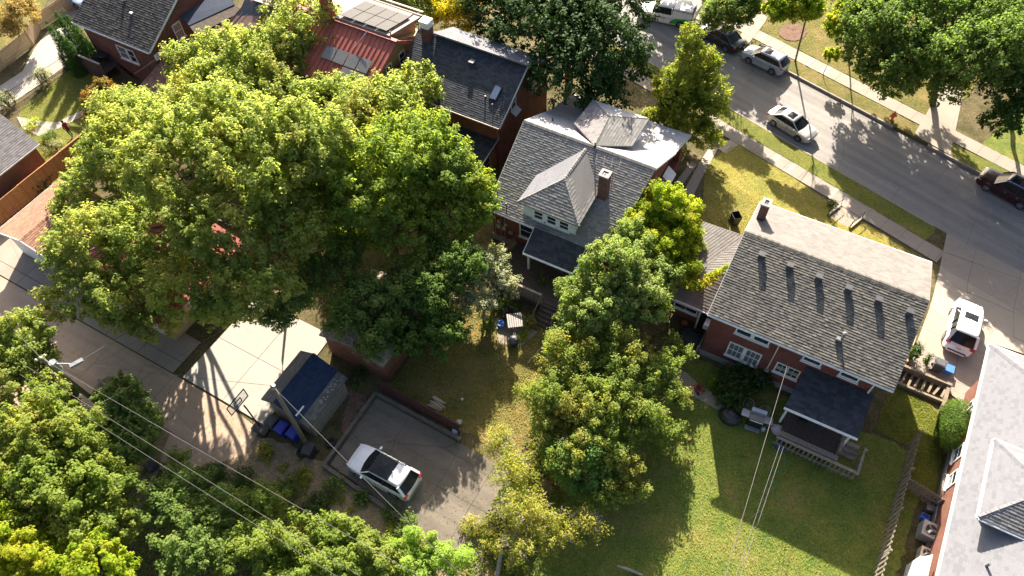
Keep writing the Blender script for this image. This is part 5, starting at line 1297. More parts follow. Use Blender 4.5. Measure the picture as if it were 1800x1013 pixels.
T1b = [(560, 330, 8.0, 3.2, 3.0, 2.6), (650, 320, 8.6, 3.0, 2.8, 2.6), (740, 260, 8.0, 2.8, 2.6, 2.2), (760, 330, 6.6, 2.6, 2.4, 2.0), (800, 310, 7.0, 1.8, 1.8, 1.8), (700, 405, 5.4, 2.4, 2.0, 2.0), (795, 385, 5.2, 2.0, 1.7, 1.8), (560, 430, 5.6, 2.0, 1.7, 1.6), (830, 330, 6.2, 1.3, 1.3, 1.3), (850, 365, 5.4, 1.0, 1.0, 1.1)]
tree('maple_tree', 'green broadleaf tree right of the great maple, reaching to the bungalow eave', 'tree', (700, 470), T1b, 78000, 0.21, leaf_mat('leaf_maple_green', [(0.095, 0.155, 0.035), (0.13, 0.19, 0.045), (0.175, 0.225, 0.06)], 0.48, patch=(0.17, 0.2, 0.025)), 0.28, clump=0.46, per=18)
T1c = [(640, 520, 4.8, 1.9, 1.7, 1.3), (665, 575, 3.9, 1.4, 1.2, 1.2), (590, 475, 5.0, 1.2, 1.3, 1.0), (705, 500, 4.8, 1.5, 1.5, 1.2), (610, 430, 5.2, 1.1, 1.1, .9), (605, 565, 4.2, 1.3, 1.1, 1.0), (660, 610, 3.2, 1.0, .8, .8)]
tree('young_ash_tree', 'thin crowned tree with visible dark trunk above the leaf littered garage', 'tree', (640, 575), T1c, 26000, 0.17, lf_mid, 0.12, clump=0.5, per=12, shell=0.4)
T1d = [(750, 520, 4.6, 1.9, 1.7, 1.6), (805, 465, 4.8, 1.8, 1.8, 1.6), (775, 585, 3.4, 1.5, 1.3, 1.4), (720, 590, 3.0, 1.3, 1.1, 1.3)]
tree('shade_tree', 'dark shaded tree behind the leaf littered garage at the lawn edge', 'tree', (750, 610), T1d, 30000, 0.17, leaf_mat('leaf_deep', [(0.05, 0.09, 0.02), (0.07, 0.12, 0.026), (0.1, 0.15, 0.035)], 0.35), 0.16, clump=0.45, per=12, shell=0.5)
tree('shade_tree', 'loose green tree above the top of the concrete driveway', 'tree', (500, 560), [(510, 520, 5.2, 1.5, 1.4, 1.1), (550, 480, 5.4, 1.3, 1.3, 1.0), (480, 555, 4.6, 1.1, .9, .8)], 11000, 0.17, lf_mid, 0.1, clump=0.42, per=12, shell=0.4)
T1e = [(845, 470, 3.6, 1.5, 1.4, 1.2), (880, 500, 3.0, 1.1, 0.9, 0.9), (835, 535, 2.8, 1.4, 1.1, 1.1), (868, 452, 3.4, 0.9, 0.8, 0.8), (815, 500, 3.2, 1.2, 1.1, 1.1)]
tree('crabapple_tree', 'silvery leaved small tree beside the bungalow deck', 'tree', (850, 545), T1e, 22000, 0.12, lf_silver, 0.12, clump=0.35, per=10, shell=0.5)
# dark oak at the top
T2 = [(885, 5, 6.8, 3.0, 3.0, 2.4), (960, 40, 7.5, 4.0, 3.6, 2.8), (1050, 70, 7.5, 3.4, 3.2, 2.6), (1010, 120, 6.6, 3.2, 3.0, 2.4), (1085, 20, 7.5, 2.8, 2.8, 2.2), (1090, 120, 5.6, 1.7, 1.8, 1.6), (1000, 60, 6.6, 2.2, 2.2, 2.0), (905, -30, 7.5, 3.2, 3.2, 2.4), (1000, -30, 8, 4, 3.6, 2.8), (1060, 165, 4.4, 1.8, 1.8, 1.6)]
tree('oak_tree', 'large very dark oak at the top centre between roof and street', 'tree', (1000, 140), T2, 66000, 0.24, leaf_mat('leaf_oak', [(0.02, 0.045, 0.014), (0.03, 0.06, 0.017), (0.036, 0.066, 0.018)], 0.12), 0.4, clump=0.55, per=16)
tree('yellow_tree', 'small yellow leaved tree behind the white chimney cap at the top', 'tree', (805, 40), [(795, 25, 5.0, 1.7, 1.7, 1.5), (820, 10, 5.4, 1.6, 1.6, 1.5), (780, 5, 5, 1.5, 1.5, 1.3)], 9000, 0.22, lf_yell, 0.13, clump=0.45, per=12)
tree('shade_tree', 'dark green tree between the solar roof and the yellow tree', 'tree', (740, 20), [(735, 5, 5.0, 1.8, 1.8, 1.7), (705, -5, 5.0, 1.5, 1.5, 1.5), (715, 30, 3.0, .8, .8, .9)], 9000, 0.22, lf_mid, 0.13, clump=0.45, per=12)
# ivy covered cone
T3 = [(1200, 205, 2.6, 2.1, 2.0, 2.2), (1195, 160, 4.4, 1.9, 1.8, 2.2), (1215, 115, 6.2, 1.5, 1.4, 1.8), (1243, 120, 6.0, 0.9, 0.9, 1.0), (1218, 70, 8.2, 0.9, 0.9, 1.2), (1240, 170, 4.0, 1.5, 1.5, 1.7), (1165, 215, 1.8, 1.5, 1.5, 1.5), (1225, 235, 1.2, 1.7, 1.5, 1.5), (1170, 150, 4.4, 0.9, 0.9, 1.0)]
tree('ivy_tree', 'light green conical ivy covered tree between bungalow and street', 'tree', (1200, 225), T3, 54000, 0.155, leaf_mat('leaf_ivy', [(0.12, 0.17, 0.022), (0.17, 0.21, 0.03), (0.22, 0.24, 0.05), (0.28, 0.27, 0.1)], 0.45, patch=(0.07, 0.12, 0.015)), 0.22, clump=0.3, per=10, shell=0.8)
# trees between the bungalow and the brick house
T4 = [(1170, 370, 5.0, 1.7, 1.5, 1.5), (1130, 390, 4.8, 1.2, 1.2, 1.2), (1200, 420, 4.4, 1.3, 1.2, 1.3), (1160, 440, 4.4, 1.5, 1.3, 1.3), (1200, 475, 3.6, 1.0, 0.8, 0.9)]
tree('cherry_tree', 'bright yellow green round tree against the pale wing roof', 'tree', (1150, 480), T4, 40000, 0.17, lf_bright, 0.16, clump=0.42, per=14)
T4b = [(1080, 480, 5.6, 2.0, 1.8, 2.0), (1060, 540, 4.6, 2.2, 1.8, 1.9), (1120, 530, 4.6, 1.9, 1.6, 1.8), (1110, 430, 5.4, 1.2, 1.2, 1.3), (1020, 510, 3.6, 1.2, 1.1, 1.2), (1150, 500, 4.0, 1.5, 1.3, 1.4), (1010, 560, 2.8, 1.2, 1.0, 1.1)]
tree('redbud_tree', 'grey green dense tree beside the bungalow back steps', 'tree', (1070, 590), T4b, 66000, 0.15, leaf_mat('leaf_greygreen', [(0.1, 0.16, 0.035), (0.15, 0.21, 0.05), (0.22, 0.26, 0.09)], 0.32, patch=(0.15, 0.17, 0.06)), 0.18, clump=0.38, per=12)
T5 = [(1000, 640, 3.6, 2.0, 1.7, 1.8), (1080, 640, 3.8, 2.3, 1.9, 2.0), (1150, 650, 3.0, 1.5, 1.3, 1.5), (990, 700, 3.4, 1.8, 1.5, 1.7), (1060, 720, 3.8, 2.1, 1.7, 1.9), (1130, 730, 3.0, 1.6, 1.3, 1.6), (1020, 790, 3.4, 1.8, 1.4, 1.6), (1090, 800, 2.8, 1.5, 1.2, 1.4), (960, 750, 2.6, 1.2, 1.0, 1.2), (1055, 595, 3.6, 1.5, 1.2, 1.2), (940, 690, 2.4, .8, .7, .9), (1188, 700, 2.4, .9, .8, .9), (1172, 765, 2.2, .9, .8, .9), (1110, 860, 1.8, 1.1, .8, .9), (1190, 620, 2.2, .8, .8, .8), (985, 600, 2.6, .9, .8, .8), (1060, 870, 2.2, 1.0, .8, .9)]
tree('mixed_thicket', 'tall tangled mixed green and yellowing thicket down the middle of the yard', 'tree', (1060, 760), T5, 86000, 0.135, lf_mix, 0.15, clump=0.4, per=11, shell=0.3, twigs=10)
tree('conifer_sapling', 'feathery green fir like sapling at the front of the thicket', 'tree', (1030, 850), [(1010, 820, 2.6, 1.3, 1.1, 1.4), (1040, 840, 1.8, 1.3, 1.0, 1.1), (985, 800, 2.2, .9, .8, .9)], 14000, 0.2, leaf_mat('leaf_feather', [(0.0784, 0.146, 0.0336), (0.112, 0.19, 0.0504)], 0.3), 0.1, clump=0.5, per=12, aspect=0.3, hang=0.25)
T6 = [(900, 830, 2.4, 1.3, 1.2, 1.5), (930, 900, 2.4, 1.5, 1.2, 1.5), (980, 930, 2.2, 1.5, 1.1, 1.3), (880, 780, 2.6, 0.9, 0.8, 1.0), (1030, 920, 2.2, 1.0, 0.8, 0.9), (910, 960, 2, 1.2, 1.0, 1.2)]
tree('sparse_tree', 'thinly leaved yellowing tree with many bare pale twigs at bottom centre', 'tree', (930, 975), T6, 16000, 0.11, lf_twig, 0.09, clump=0.42, per=8, shell=0.25, twigs=40, bk=bark_pale)
# bottom left mass, several trees
lf_lot = leaf_mat('leaf_lot', [(0.1, 0.15, 0.03), (0.14, 0.19, 0.04), (0.19, 0.225, 0.055)], 0.45, patch=(0.2, 0.21, 0.05))
T7s = [('leafy_tree', 'yellow green tree top at the left edge above the alley pole', (20, 640), [(25, 600, 5.5, 2.0, 1.7, 1.9), (45, 640, 5.0, 1.7, 1.4, 1.6), (10, 680, 5.0, 1.8, 1.5, 1.8)], 30000, lf_maple),
       ('leafy_tree', 'large green tree filling the lower left corner', (90, 840), [(60, 760, 6.0, 2.3, 1.9, 2.1), (130, 790, 5.2, 2.0, 1.7, 1.8), (30, 850, 5.4, 2.1, 1.8, 1.9), (110, 870, 5.4, 2.2, 1.8, 1.9), (180, 850, 4.4, 1.6, 1.3, 1.5), (90, 700, 5.0, 1.3, 1.2, 1.3), (200, 920, 4, 1.5, 1.3, 1.4), (150, 940, 4.6, 1.7, 1.4, 1.5)], 74000, lf_lot),
       ('leafy_tree', 'bright yellow crown at the very bottom left', (90, 1010), [(60, 980, 5.4, 1.7, 1.4, 1.5), (170, 1000, 5.0, 1.8, 1.3, 1.4), (10, 930, 5.6, 1.5, 1.3, 1.3), (20, 840, 6.6, .7, .6, .6)], 30000, lf_bright),
       ('shrub_tree', 'dark green shrubby tree by the alley pole and rubbish pile', (225, 790), [(215, 700, 3.6, 1.2, 1.1, 1.4), (250, 740, 2.8, 1.1, 1.0, 1.2), (190, 755, 3.2, 1.2, 1.0, 1.3), (225, 790, 2.8, 1.2, 1.0, 1.2), (150, 750, 3.2, 1.0, .9, 1.0), (115, 695, 3.2, .7, .6, .7)], 30000, lf_mid)]
for nm, lb, bs, lo, n_, mt_ in T7s: tree(nm, lb, 'tree', bs, lo, n_, 0.17, mt_, 0.18, clump=0.4, per=12, shell=0.55)
T9s = [('bank_tree', 'dark leafy tree on the bank below the alley, left one', (330, 940), [(330, 850, 3.2, 1.4, 1.2, 1.3), (300, 900, 3.6, 1.5, 1.2, 1.4), (380, 910, 3.6, 1.8, 1.4, 1.6), (330, 970, 4.0, 1.8, 1.3, 1.5), (310, 810, 2.0, .7, .6, .8)], 26000, lf_mid),
       ('bank_tree', 'dark leafy tree on the bank under the lowest wires', (470, 980), [(460, 900, 2.6, 1.6, 1.3, 1.5), (450, 970, 3.4, 1.9, 1.4, 1.7), (530, 950, 2.8, 1.7, 1.3, 1.5), (540, 1010, 3, 1.7, 1.2, 1.4)], 30000, lf_lot),
       ('bank_tree', 'green tree on the bank nearest the parking pad wall', (630, 990), [(610, 950, 2.0, 1.5, 1.1, 1.3), (660, 990, 2.2, 1.5, 1.1, 1.3), (590, 1000, 2.6, 1.5, 1.1, 1.3)], 30000, lf_lot)]
for nm, lb, bs, lo, n_, mt_ in T9s: tree(nm, lb, 'tree', bs, lo, n_, 0.15, mt_, 0.14, clump=0.4, per=10, shell=0.3, twigs=5, group='trees on the bank below the alley')
tree('sumac_shrub', 'bright feathery shrub at the bottom below the parking pad', 'shrub', (765, 1010), [(735, 960, 2.2, 1.0, .8, .9), (790, 985, 1.8, 1.1, .8, .9), (720, 1005, 2, 1.1, .8, .9)], 9000, 0.26, leaf_mat('leaf_sumac', [(0.146, 0.224, 0.0336), (0.202, 0.28, 0.056)], 0.4), 0.08, clump=0.5, per=9, aspect=0.3, hang=0.4)
# across the street
T10 = [(1560, 40, 4.6, 3.6, 3.4, 2.6), (1650, 30, 6.4, 3.8, 3.4, 2.6), (1740, 40, 7.2, 3.5, 3.3, 2.6), (1600, 105, 3.9, 3.3, 3.0, 2.2), (1680, 105, 5.8, 2.4, 2.2, 1.8), (1535, 90, 3.2, 2.5, 2.3, 1.8), (1505, 30, 3.8, 1.8, 1.7, 1.5), (1565, 132, 2.6, 2.2, 1.9, 1.4), (1645, 138, 2.8, 2.2, 1.9, 1.4), (1600, -40, 6, 4, 3.6, 2.6), (1715, 95, 7.6, 2.4, 2.2, 1.8), (1770, 85, 8.2, 2.4, 2.2, 2.0), (1790, 20, 6.5, 3.0, 3.0, 2.4), (1520, -10, 4.5, 2.4, 2.4, 2.0), (1700, -20, 7, 3.4, 3.2, 2.4), (1480, 45, 2.8, 1.0, 1.0, 0.9)]
tree('linden_tree', 'big green tree across the street shading the far walk', 'tree', (1640, 185), T10, 90000, 0.24, leaf_mat('leaf_linden', [(0.07, 0.115, 0.028), (0.1, 0.15, 0.038), (0.14, 0.19, 0.052)], 0.42, tcol=(1.2, 1.25, 0.8)), 0.3, clump=0.5, per=14)
tree('linden_tree', 'street tree standing beyond the right edge of the picture', 'tree', (1960, 240), [(1900, 120, 5.5, 3.4, 3.2, 2.6), (1960, 200, 5.0, 3.2, 3.0, 2.6), (1850, 150, 4.0, 2.4, 2.2, 2.0)], 10000, 0.45, lf_mid, 0.3, clump=0.7, per=14)
tree('linden_tree', 'street tree standing beyond the top edge of the picture', 'tree', (1240, -60), [(1240, -120, 4.5, 2.8, 2.6, 2.0), (1310, -60, 3.6, 2.2, 2.0, 1.6), (1170, -160, 5.0, 2.8, 2.6, 2.0), (1110, -140, 6, 2.8, 2.6, 2.0), (1290, -150, 5, 2.6, 2.4, 2)], 11000, 0.42, lf_mid, 0.25, clump=0.6, per=14)
tree('yew_tree', 'very dark evergreen at the right edge across the street', 'tree', (1775, 215), [(1770, 160, 5.2, 1.7, 1.7, 2.4), (1800, 200, 4.6, 1.5, 1.5, 1.8), (1790, 120, 4.6, 1.8, 1.8, 1.9), (1755, 215, 1.6, 1.0, 1.0, 1.2)], 22000, 0.18, lf_dark, 0.2, clump=0.35, per=12)
tree('street_tree', 'slender street tree with yellow green crown and mulch bed', 'tree', (1398, 108), [(1390, 5, 6.6, 1.5, 1.4, 1.3), (1410, 10, 6.4, 1.5, 1.3, 1.2), (1372, 20, 6.0, 1.0, 0.9, 0.9), (1425, 20, 5.8, .9, .9, .8)], 13000, 0.22, lf_yell if False else lf_bright, 0.09, clump=0.4, per=12, fork=0.8)
tree('street_tree', 'tiny lollipop sapling on the verge with a bright round crown', 'tree', (1447, 134), [(1462, 98, 0.15, 0.6, 0.55, 0.5)], 1600, 0.17, lf_bright, 0.035, clump=0.2, per=8, kids=False)
tree('street_tree', 'leaning thin trunked tree left of the big linden', 'tree', (1492, 105), [(1478, 45, 4.0, 1.0, 1.0, 1.0), (1490, 20, 4.5, 1.0, 1.0, .9)], 7000, 0.2, lf_bright, 0.08, clump=0.35, per=10)
tree('street_tree', 'green tree above the dark parked car at the top', 'tree', (1290, 55), [(1280, 15, 4.5, 1.6, 1.5, 1.5), (1310, 10, 4.6, 1.4, 1.3, 1.3), (1262, 35, 3.4, 1.2, 1.2, 1.2), (1290, -20, 5, 1.6, 1.5, 1.4)], 17000, 0.2, lf_mid, 0.12, clump=0.4, per=10)
# left yard
for i, (u, v, z, h, lb) in enumerate([(130, 96, 0, 4.6, 'leftmost dark conifer of the row by the deck'), (146, 108, 0, 4.9, 'second dark conifer of the row by the deck'), (160, 80, 0, 4.8, 'conifer behind the row beside the path'), (172, 96, 0, 4.2, 'conifer nearest the deck corner'), (140, 72, 0, 4.4, 'rearmost conifer by the top left house')]):
    g = G(u, v+22); root = thing('arborvitae', 'narrow pointed ' + lb, 'conifer', g, 0, 'conifers beside the left deck')
    P, N = [], []
    for k in range(8):
        t = k/7; p, q = lobe_leaves(np.array([0, 0, 0.4+t*(h-0.6)]), (0.62*(1-t)**0.8+0.08, 0.62*(1-t)**0.8+0.08, 0.5), int(2600*(1.1-t)), 0.13, 8, 0.3, -0.9, 0.85); P.append(p); N.append(q)
    leaves_mesh('crown', np.concatenate(P), np.concatenate(N), 0.09, 0.4, lf_con, root)
    m_ = MB(); m_.tube([(0, 0, 0), (0, 0, h*0.8)], [0.07, 0.02], 6); m_.build('trunk', bark, root)
def shrub(name, label, u, v, r, h, n, leaf, mt, group=None, cat='shrub', tw=0, clump=0.22):
    g = G(u, v); root = thing(name, label, cat, g, 0, group)
    p, q = lobe_leaves(np.array([0, 0, h*0.5]), (r, r, h*0.5), n, clump, 9, 0.5, -0.6, 0.55)
    k = p[:, 2] > 0.02
    leaves_mesh('foliage', p[k], q[k], leaf, 0.6, mt, root)
    m_ = MB()
    for i in range(5+tw):
        a = random.uniform(0, 6.28); rr = r*random.uniform(0.4, 1.1); m_.tube([(0, 0, 0), (math.cos(a)*rr*0.4, math.sin(a)*rr*0.4, h*0.5), (math.cos(a)*rr, math.sin(a)*rr, h*random.uniform(0.7, 1.1))], [0.03, 0.02, 0.008], 5)
    m_.build('stems', bark, root); return root
tree('smoke_bush', 'rust tinted round bush at the left fringe of the great maple', 'shrub', (180, 205), [(172, 180, 2.2, 1.2, 1.1, 1.3), (190, 165, 2.4, 1.1, 1.0, 1.2), (165, 200, 1.4, 0.9, 0.8, 0.9)], 13000, 0.14, lf_rust, 0.09, clump=0.28, per=9)
tree('bare_tree', 'thin tan leaved tree in the top left corner', 'tree', (35, 70), [(30, 25, 3.0, 1.5, 1.4, 1.4), (10, 50, 2.2, 1.2, 1.1, 1.1), (45, 10, 3.0, 1.2, 1.1, 1.1)], 7000, 0.16, leaf_mat('leaf_tan', [(0.224, 0.168, 0.0672), (0.314, 0.224, 0.0896), (0.134, 0.134, 0.0448)], 0.3), 0.09, clump=0.4, per=8, shell=0.4, twigs=14, bk=bark_pale)
shrub('rose_bush', 'loose twiggy shrub at the metal fence nearest the path', 85, 148, 0.7, 1.7, 1300, 0.12, lf_silver, tw=14)
shrub('rose_bush', 'loose twiggy shrub at the metal fence by the left edge', 18, 190, 0.7, 1.6, 1300, 0.12, lf_silver, tw=14)
shrub('garden_shrub', 'low green clump beside the person in red', 92, 245, 0.6, 0.7, 1000, 0.1, lf_mid); shrub('garden_shrub', 'pale low clump by the orange fence', 98, 262, 0.7, 0.6, 900, 0.1, lf_silver)
shrub('garden_shrub', 'yellow green clump behind the orange brown garage', 38, 352, 0.8, 1.0, 1400, 0.13, lf_maple); shrub('garden_shrub', 'dark clump behind the orange brown garage', 72, 330, 0.9, 1.0, 1600, 0.13, lf_dark); shrub('garden_shrub', 'silvery clump left of the pink chair', 8, 378, 0.7, 0.7, 900, 0.12, lf_silver)
shrub('garden_shrub', 'small yellow plants in front of the left brick garage', 60, 222, 0.7, 0.5, 700, 0.1, lf_bright)
shrub('rose_bush', 'large dark shrub under the brick house windows', 1290, 690, 1.3, 1.5, 5200, 0.14, lf_dark); shrub('garden_shrub', 'dark fern like shrub left of the satellite dish', 1330, 668, 1.1, 1.3, 4200, 0.14, lf_dark)
shrub('tall_weed', 'bright stalk of leaves rising beside the red mower', 1252, 680, 0.2, 1.3, 90, 0.18, lf_bright, tw=0)
shrub('garden_shrub', 'small round bright bush beside the blue roofed shed', 628, 678, 0.35, 0.6, 500, 0.12, lf_mid); shrub('garden_shrub', 'small shaded bush behind the blue roofed shed', 641, 655, 0.4, 0.7, 500, 0.12, lf_dark)
shrub('patio_plant', 'leafy plant at the upper edge of the paved patio', 893, 545, 0.55, 1.0, 700, 0.16, lf_mid); shrub('patio_plant', 'leafy plant at the left edge of the paved patio', 862, 585, 0.5, 1.2, 700, 0.16, lf_mid)
shrub('patio_plant', 'dry grassy plant right of the paved patio', 928, 575, 0.6, 0.8, 600, 0.12, lf_twig, tw=10); shrub('patio_plant', 'small plant at the lower right patio corner', 922, 595, 0.3, 0.5, 250, 0.12, lf_bright)
shrub('potted_plant', 'pink flowered plant on the bungalow deck rail corner', 953, 512, 0.35, 1.7, 500, 0.12, lf_mid)
shrub('climbing_vine', 'bright vine trailing over the pale wing roof', 1200, 500, 0.01, 0.01, 1, 0.01, lf_bright) if False else None
g = AT(1228, 478, 4.1); root = thing('climbing_vine', 'bright vine trailing over the pale wing roof', 'vine', g)
P, N = [], []
for i in range(26):
    t = i/25; a = AT(1205+85*t, 497-20*t+10*math.sin(t*5), 4.0+0.25*t); c = np.array(a-g)
    p, q = lobe_leaves(c, (0.45*(1-t)+0.15, 0.35*(1-t)+0.12, 0.2), int(160*(1.1-t)), 0.14, 6, 0.7, -0.2, 0.3); P.append(p); N.append(q)
leaves_mesh('foliage', np.concatenate(P), np.concatenate(N), 0.15, 0.7, lf_bright, root)
for i, (u, v, r, h, nl, mt_) in enumerate([(470, 800, .5, .7, 700, lf_twig), (590, 860, .6, .8, 900, lf_mid), (640, 880, .5, .6, 700, lf_mid), (540, 840, .5, .5, 600, lf_twig), (690, 905, .5, .6, 600, lf_mid), (720, 930, .7, .9, 1000, lf_mid), (560, 900, .8, 1.0, 1500, lf_dark), (430, 850, .7, .9, 1200, lf_dark), (500, 870, .8, 1.0, 1500, lf_mid), (380, 840, .7, 1.0, 1200, lf_dark), (830, 930, .6, .8, 700, lf_twig), (870, 960, .7, 1.0, 900, lf_twig)]):
    if i == 0: wg = None
    shrub('weed_clump', ['dry yellow weeds at the alley edge below the bins', 'green weeds along the outside of the pad wall', 'weeds below the middle of the pad wall', 'dry weeds beside the dirt track', 'weeds near the lower end of the pad wall', 'taller weeds below the lower end of the pad wall', 'dark weeds on the bank under the second wire', 'dark weeds at the top of the bank', 'green weeds in the middle of the bank', 'dark weeds left on the bank top', 'dry weeds left of the bare twigged tree', 'dry weeds at the foot of the bare twigged tree'][i], u, v, r, h, nl, 0.12, mt_, group='weeds round the alley bank')
# clipped hedge bush by the right hand house
g = G(1668, 790); root = thing('clipped_hedge', 'clipped rounded evergreen bush against the pale roofed house', 'hedge', g, AZ)
n_ = 30000; d_ = unit(rng.normal(size=(n_, 3))); d_ = d_[d_[:, 2] > -0.75]
e_ = rng.uniform(-1, 1, len(d_)); bump_ = 1+0.035*np.sin(9*d_[:, 0]+5*e_)+0.035*np.sin(11*d_[:, 1]+7*d_[:, 2])+0.05*rng.random(len(d_))
P = [d_*np.array([0.88, 0.95, 1.15])*bump_[:, None] + np.column_stack([-0.4+0*e_, 0.95+e_*0.85, 1.25+0*e_])]
N = [unit(d_+rng.normal(size=(len(d_), 3))*0.45)]
leaves_mesh('foliage', np.concatenate(P), np.concatenate(N), 0.075, 0.5, lf_hedge, root)
m_ = MB(); m_.tube([(-0.4, 0.9, 0), (-0.4, 0.95, 1.4)], [0.1, 0.05], 6); m_.build('trunk', bark, root)
# tufts of grass in the sunny and shaded lawns
def tufts(name, poly, n, mt, hgt=0.1):
    poly = [tuple(p) for p in poly]; xs = [p[0] for p in poly]; ys = [p[1] for p in poly]
    P = np.column_stack([rng.uniform(min(xs), max(xs), n*2), rng.uniform(min(ys), max(ys), n*2)])
    inside = np.zeros(len(P), bool)
    for i in range(len(poly)):
        (x1, y1), (x2, y2) = poly[i], poly[(i+1) % len(poly)]
        c = ((y1 > P[:, 1]) != (y2 > P[:, 1])) & (P[:, 0] < (x2-x1)*(P[:, 1]-y1)/((y2-y1) or 1e-9)+x1); inside ^= c
    P = P[inside][:n]; s = (P-CO) @ CN
    z = np.interp(s, [b[0] for b in BP], [b[1] for b in BP])
    Q = np.column_stack([P, z+0.05+hgt*0.3]); N = unit(rng.normal(size=(len(Q), 3))*np.array([0.5, 0.5, 0.3])+np.array([0, 0.25, 0.8]))
    Q[:, 2] -= hgt*0.15
    o = leaves_mesh(name, Q, N, hgt*0.95, 0.4, mt, None); o['kind'] = 'stuff'
lf_grass = leaf_mat('grass_blades', [(0.1, 0.14, 0.026), (0.16, 0.185, 0.036), (0.23, 0.22, 0.05)], 0.25, patch=(0.26, 0.2, 0.07))
lf_grassy = leaf_mat('grass_fresh', [(0.11, 0.155, 0.026), (0.16, 0.185, 0.035), (0.22, 0.21, 0.05)], 0.3)
lf_grassg = leaf_mat('grass_gold', [(0.15, 0.17, 0.03), (0.22, 0.2, 0.045), (0.28, 0.23, 0.065)], 0.3)
lf_grassd = leaf_mat('grass_dry', [(0.26, 0.2, 0.06), (0.34, 0.25, 0.1), (0.18, 0.17, 0.04)], 0.3)
tufts('grass', b_poly([(-4.6, 26.5), (3.8, 26.4), (3.8, 23.4), (9.0, 23.4), (9.4, 27.2), (12.0, 27.2), (12.3, 14), (10, 5), (-9, 5), (-6.2, 15), (-5.6, 24)]), 46000, lf_grass, 0.08)
tufts('grass', b_poly([(9.6, 31.2), (11.9, 31.0), (13.2, 30.2), (13.4, 25), (11.6, 24.6), (11.6, 27.5), (9.4, 27.5)]), 9000, lf_grassy, 0.09)
tufts('grass', px_poly([(1240, 290), (1300, 245), (1340, 272), (1440, 345), (1540, 405), (1610, 450), (1560, 470), (1300, 480), (1230, 400)]), 24000, lf_grassg, 0.08)
tufts('grass', st_poly(0.2, 1.8, -20, 15.4), 14000, lf_grassy, 0.08)
tufts('grass', b_poly([(-18.8, 24.6), (-10.2, 24.6), (-9.2, 15.2), (-19, 15.3)]), 9000, lf_grassd, 0.1)
tufts('grass', st_poly(-22, -11.1, -25, 10), 16000, lf_grassd, 0.09)
tufts('grass', b_poly([(-62.6, 22.6), (-63, 28.9), (-58.5, 29.5), (-52.9, 28), (-52.9, 19.2), (-57, 18)]), 9000, lf_grassy, 0.08)
def litter(name, poly, n, mt, size=0.1):
    st_ = rng.bit_generator.state
    tufts(name, poly, n, mt, size)
litter('fallen_leaves', b_poly([(-9.4, 27), (-4.6, 26.5), (3.8, 26.4), (12.3, 26), (12.3, 5), (-9, 5), (-9.4, 15)]), 2600, leaf_mat('fallen_leaf', [(0.3, 0.2, 0.08), (0.22, 0.13, 0.05), (0.38, 0.3, 0.1)], 0.1), 0.1)
litter('fallen_leaves', b_poly([(-32, 9), (-32, 4), (-9, 5), (-9, 14.6), (-19, 14.6), (-19, 9.4)]), 2600, leaf_mat('fallen_leaf_dark', [(0.2, 0.13, 0.06), (0.12, 0.08, 0.04), (0.3, 0.22, 0.09)], 0.1), 0.1)
litter('fallen_leaves', st_poly(-14, 3.5, -20, 25), 3000, leaf_mat('fallen_leaf_street', [(0.25, 0.17, 0.07), (0.16, 0.1, 0.05)], 0.1), 0.08)
tufts('ground_cover', b_poly([(-36, 3), (-24, 4.6), (-17, 3.6), (-9, 4), (-6, 6.8), (-6, -8), (-36, -8)]), 26000, lf_mid, 0.2)
tufts('ground_cover', b_poly([(-9.5, 25), (-5.5, 26), (-5.5, 10), (-6.5, 4), (-9, 4), (-9.2, 14)]), 16000, lf_mix, 0.2)

def brambles(name, poly, nc, per, mt, rmax=0.7, leaf=0.13):
    poly = [tuple(p) for p in poly]; xs = [p[0] for p in poly]; ys = [p[1] for p in poly]; P, N = [], []
    while len(P) < nc:
        x, y = random.uniform(min(xs), max(xs)), random.uniform(min(ys), max(ys)); ins = False
        for i in range(len(poly)):
            (x1, y1), (x2, y2) = poly[i], poly[(i+1) % len(poly)]
            if (y1 > y) != (y2 > y) and x < (x2-x1)*(y-y1)/(y2-y1)+x1: ins = not ins
        if not ins: continue
        r = random.uniform(0.25, 1)*rmax; n_ = int(per*r*r/rmax/rmax)+20
        d = unit(rng.normal(size=(n_, 3))); d[:, 2] = np.abs(d[:, 2]); q = d*np.array([r, r, r*random.uniform(0.4, 0.9)])*(rng.random((n_, 1))**0.4)*(1+0.35*np.sin(d[:, :1]*5+x*3))
        P.append(q+np.array([x, y, zg(x, y)+0.03])); N.append(unit(d+np.array([0, 0.3, 0.5])+rng.normal(size=(n_, 3))*0.5))
    o = leaves_mesh(name, np.concatenate(P), np.concatenate(N), leaf, 0.6, mt, None); o['kind'] = 'stuff'
brambles('overgrowth', b_poly([(-27, 5.0), (-23, 6.3), (-19.4, 7.2), (-12.6, 6.6), (-8.5, 4.6), (-9, 2.5), (-27, 2.5)]), 75, 330, lf_lot, 0.8)
brambles('overgrowth', b_poly([(-22, 8.9), (-19.5, 9.0), (-19.5, 8.0), (-12.6, 8.4), (-12.6, 7.2), (-22, 7.4)]), 22, 160, lf_twig, 0.5)
brambles('overgrowth', b_poly([(-9.0, 24.5), (-6.0, 25.5), (-5.5, 10), (-6.3, 5), (-8.2, 5), (-8.6, 12)]), 45, 260, lf_mix, 0.7)
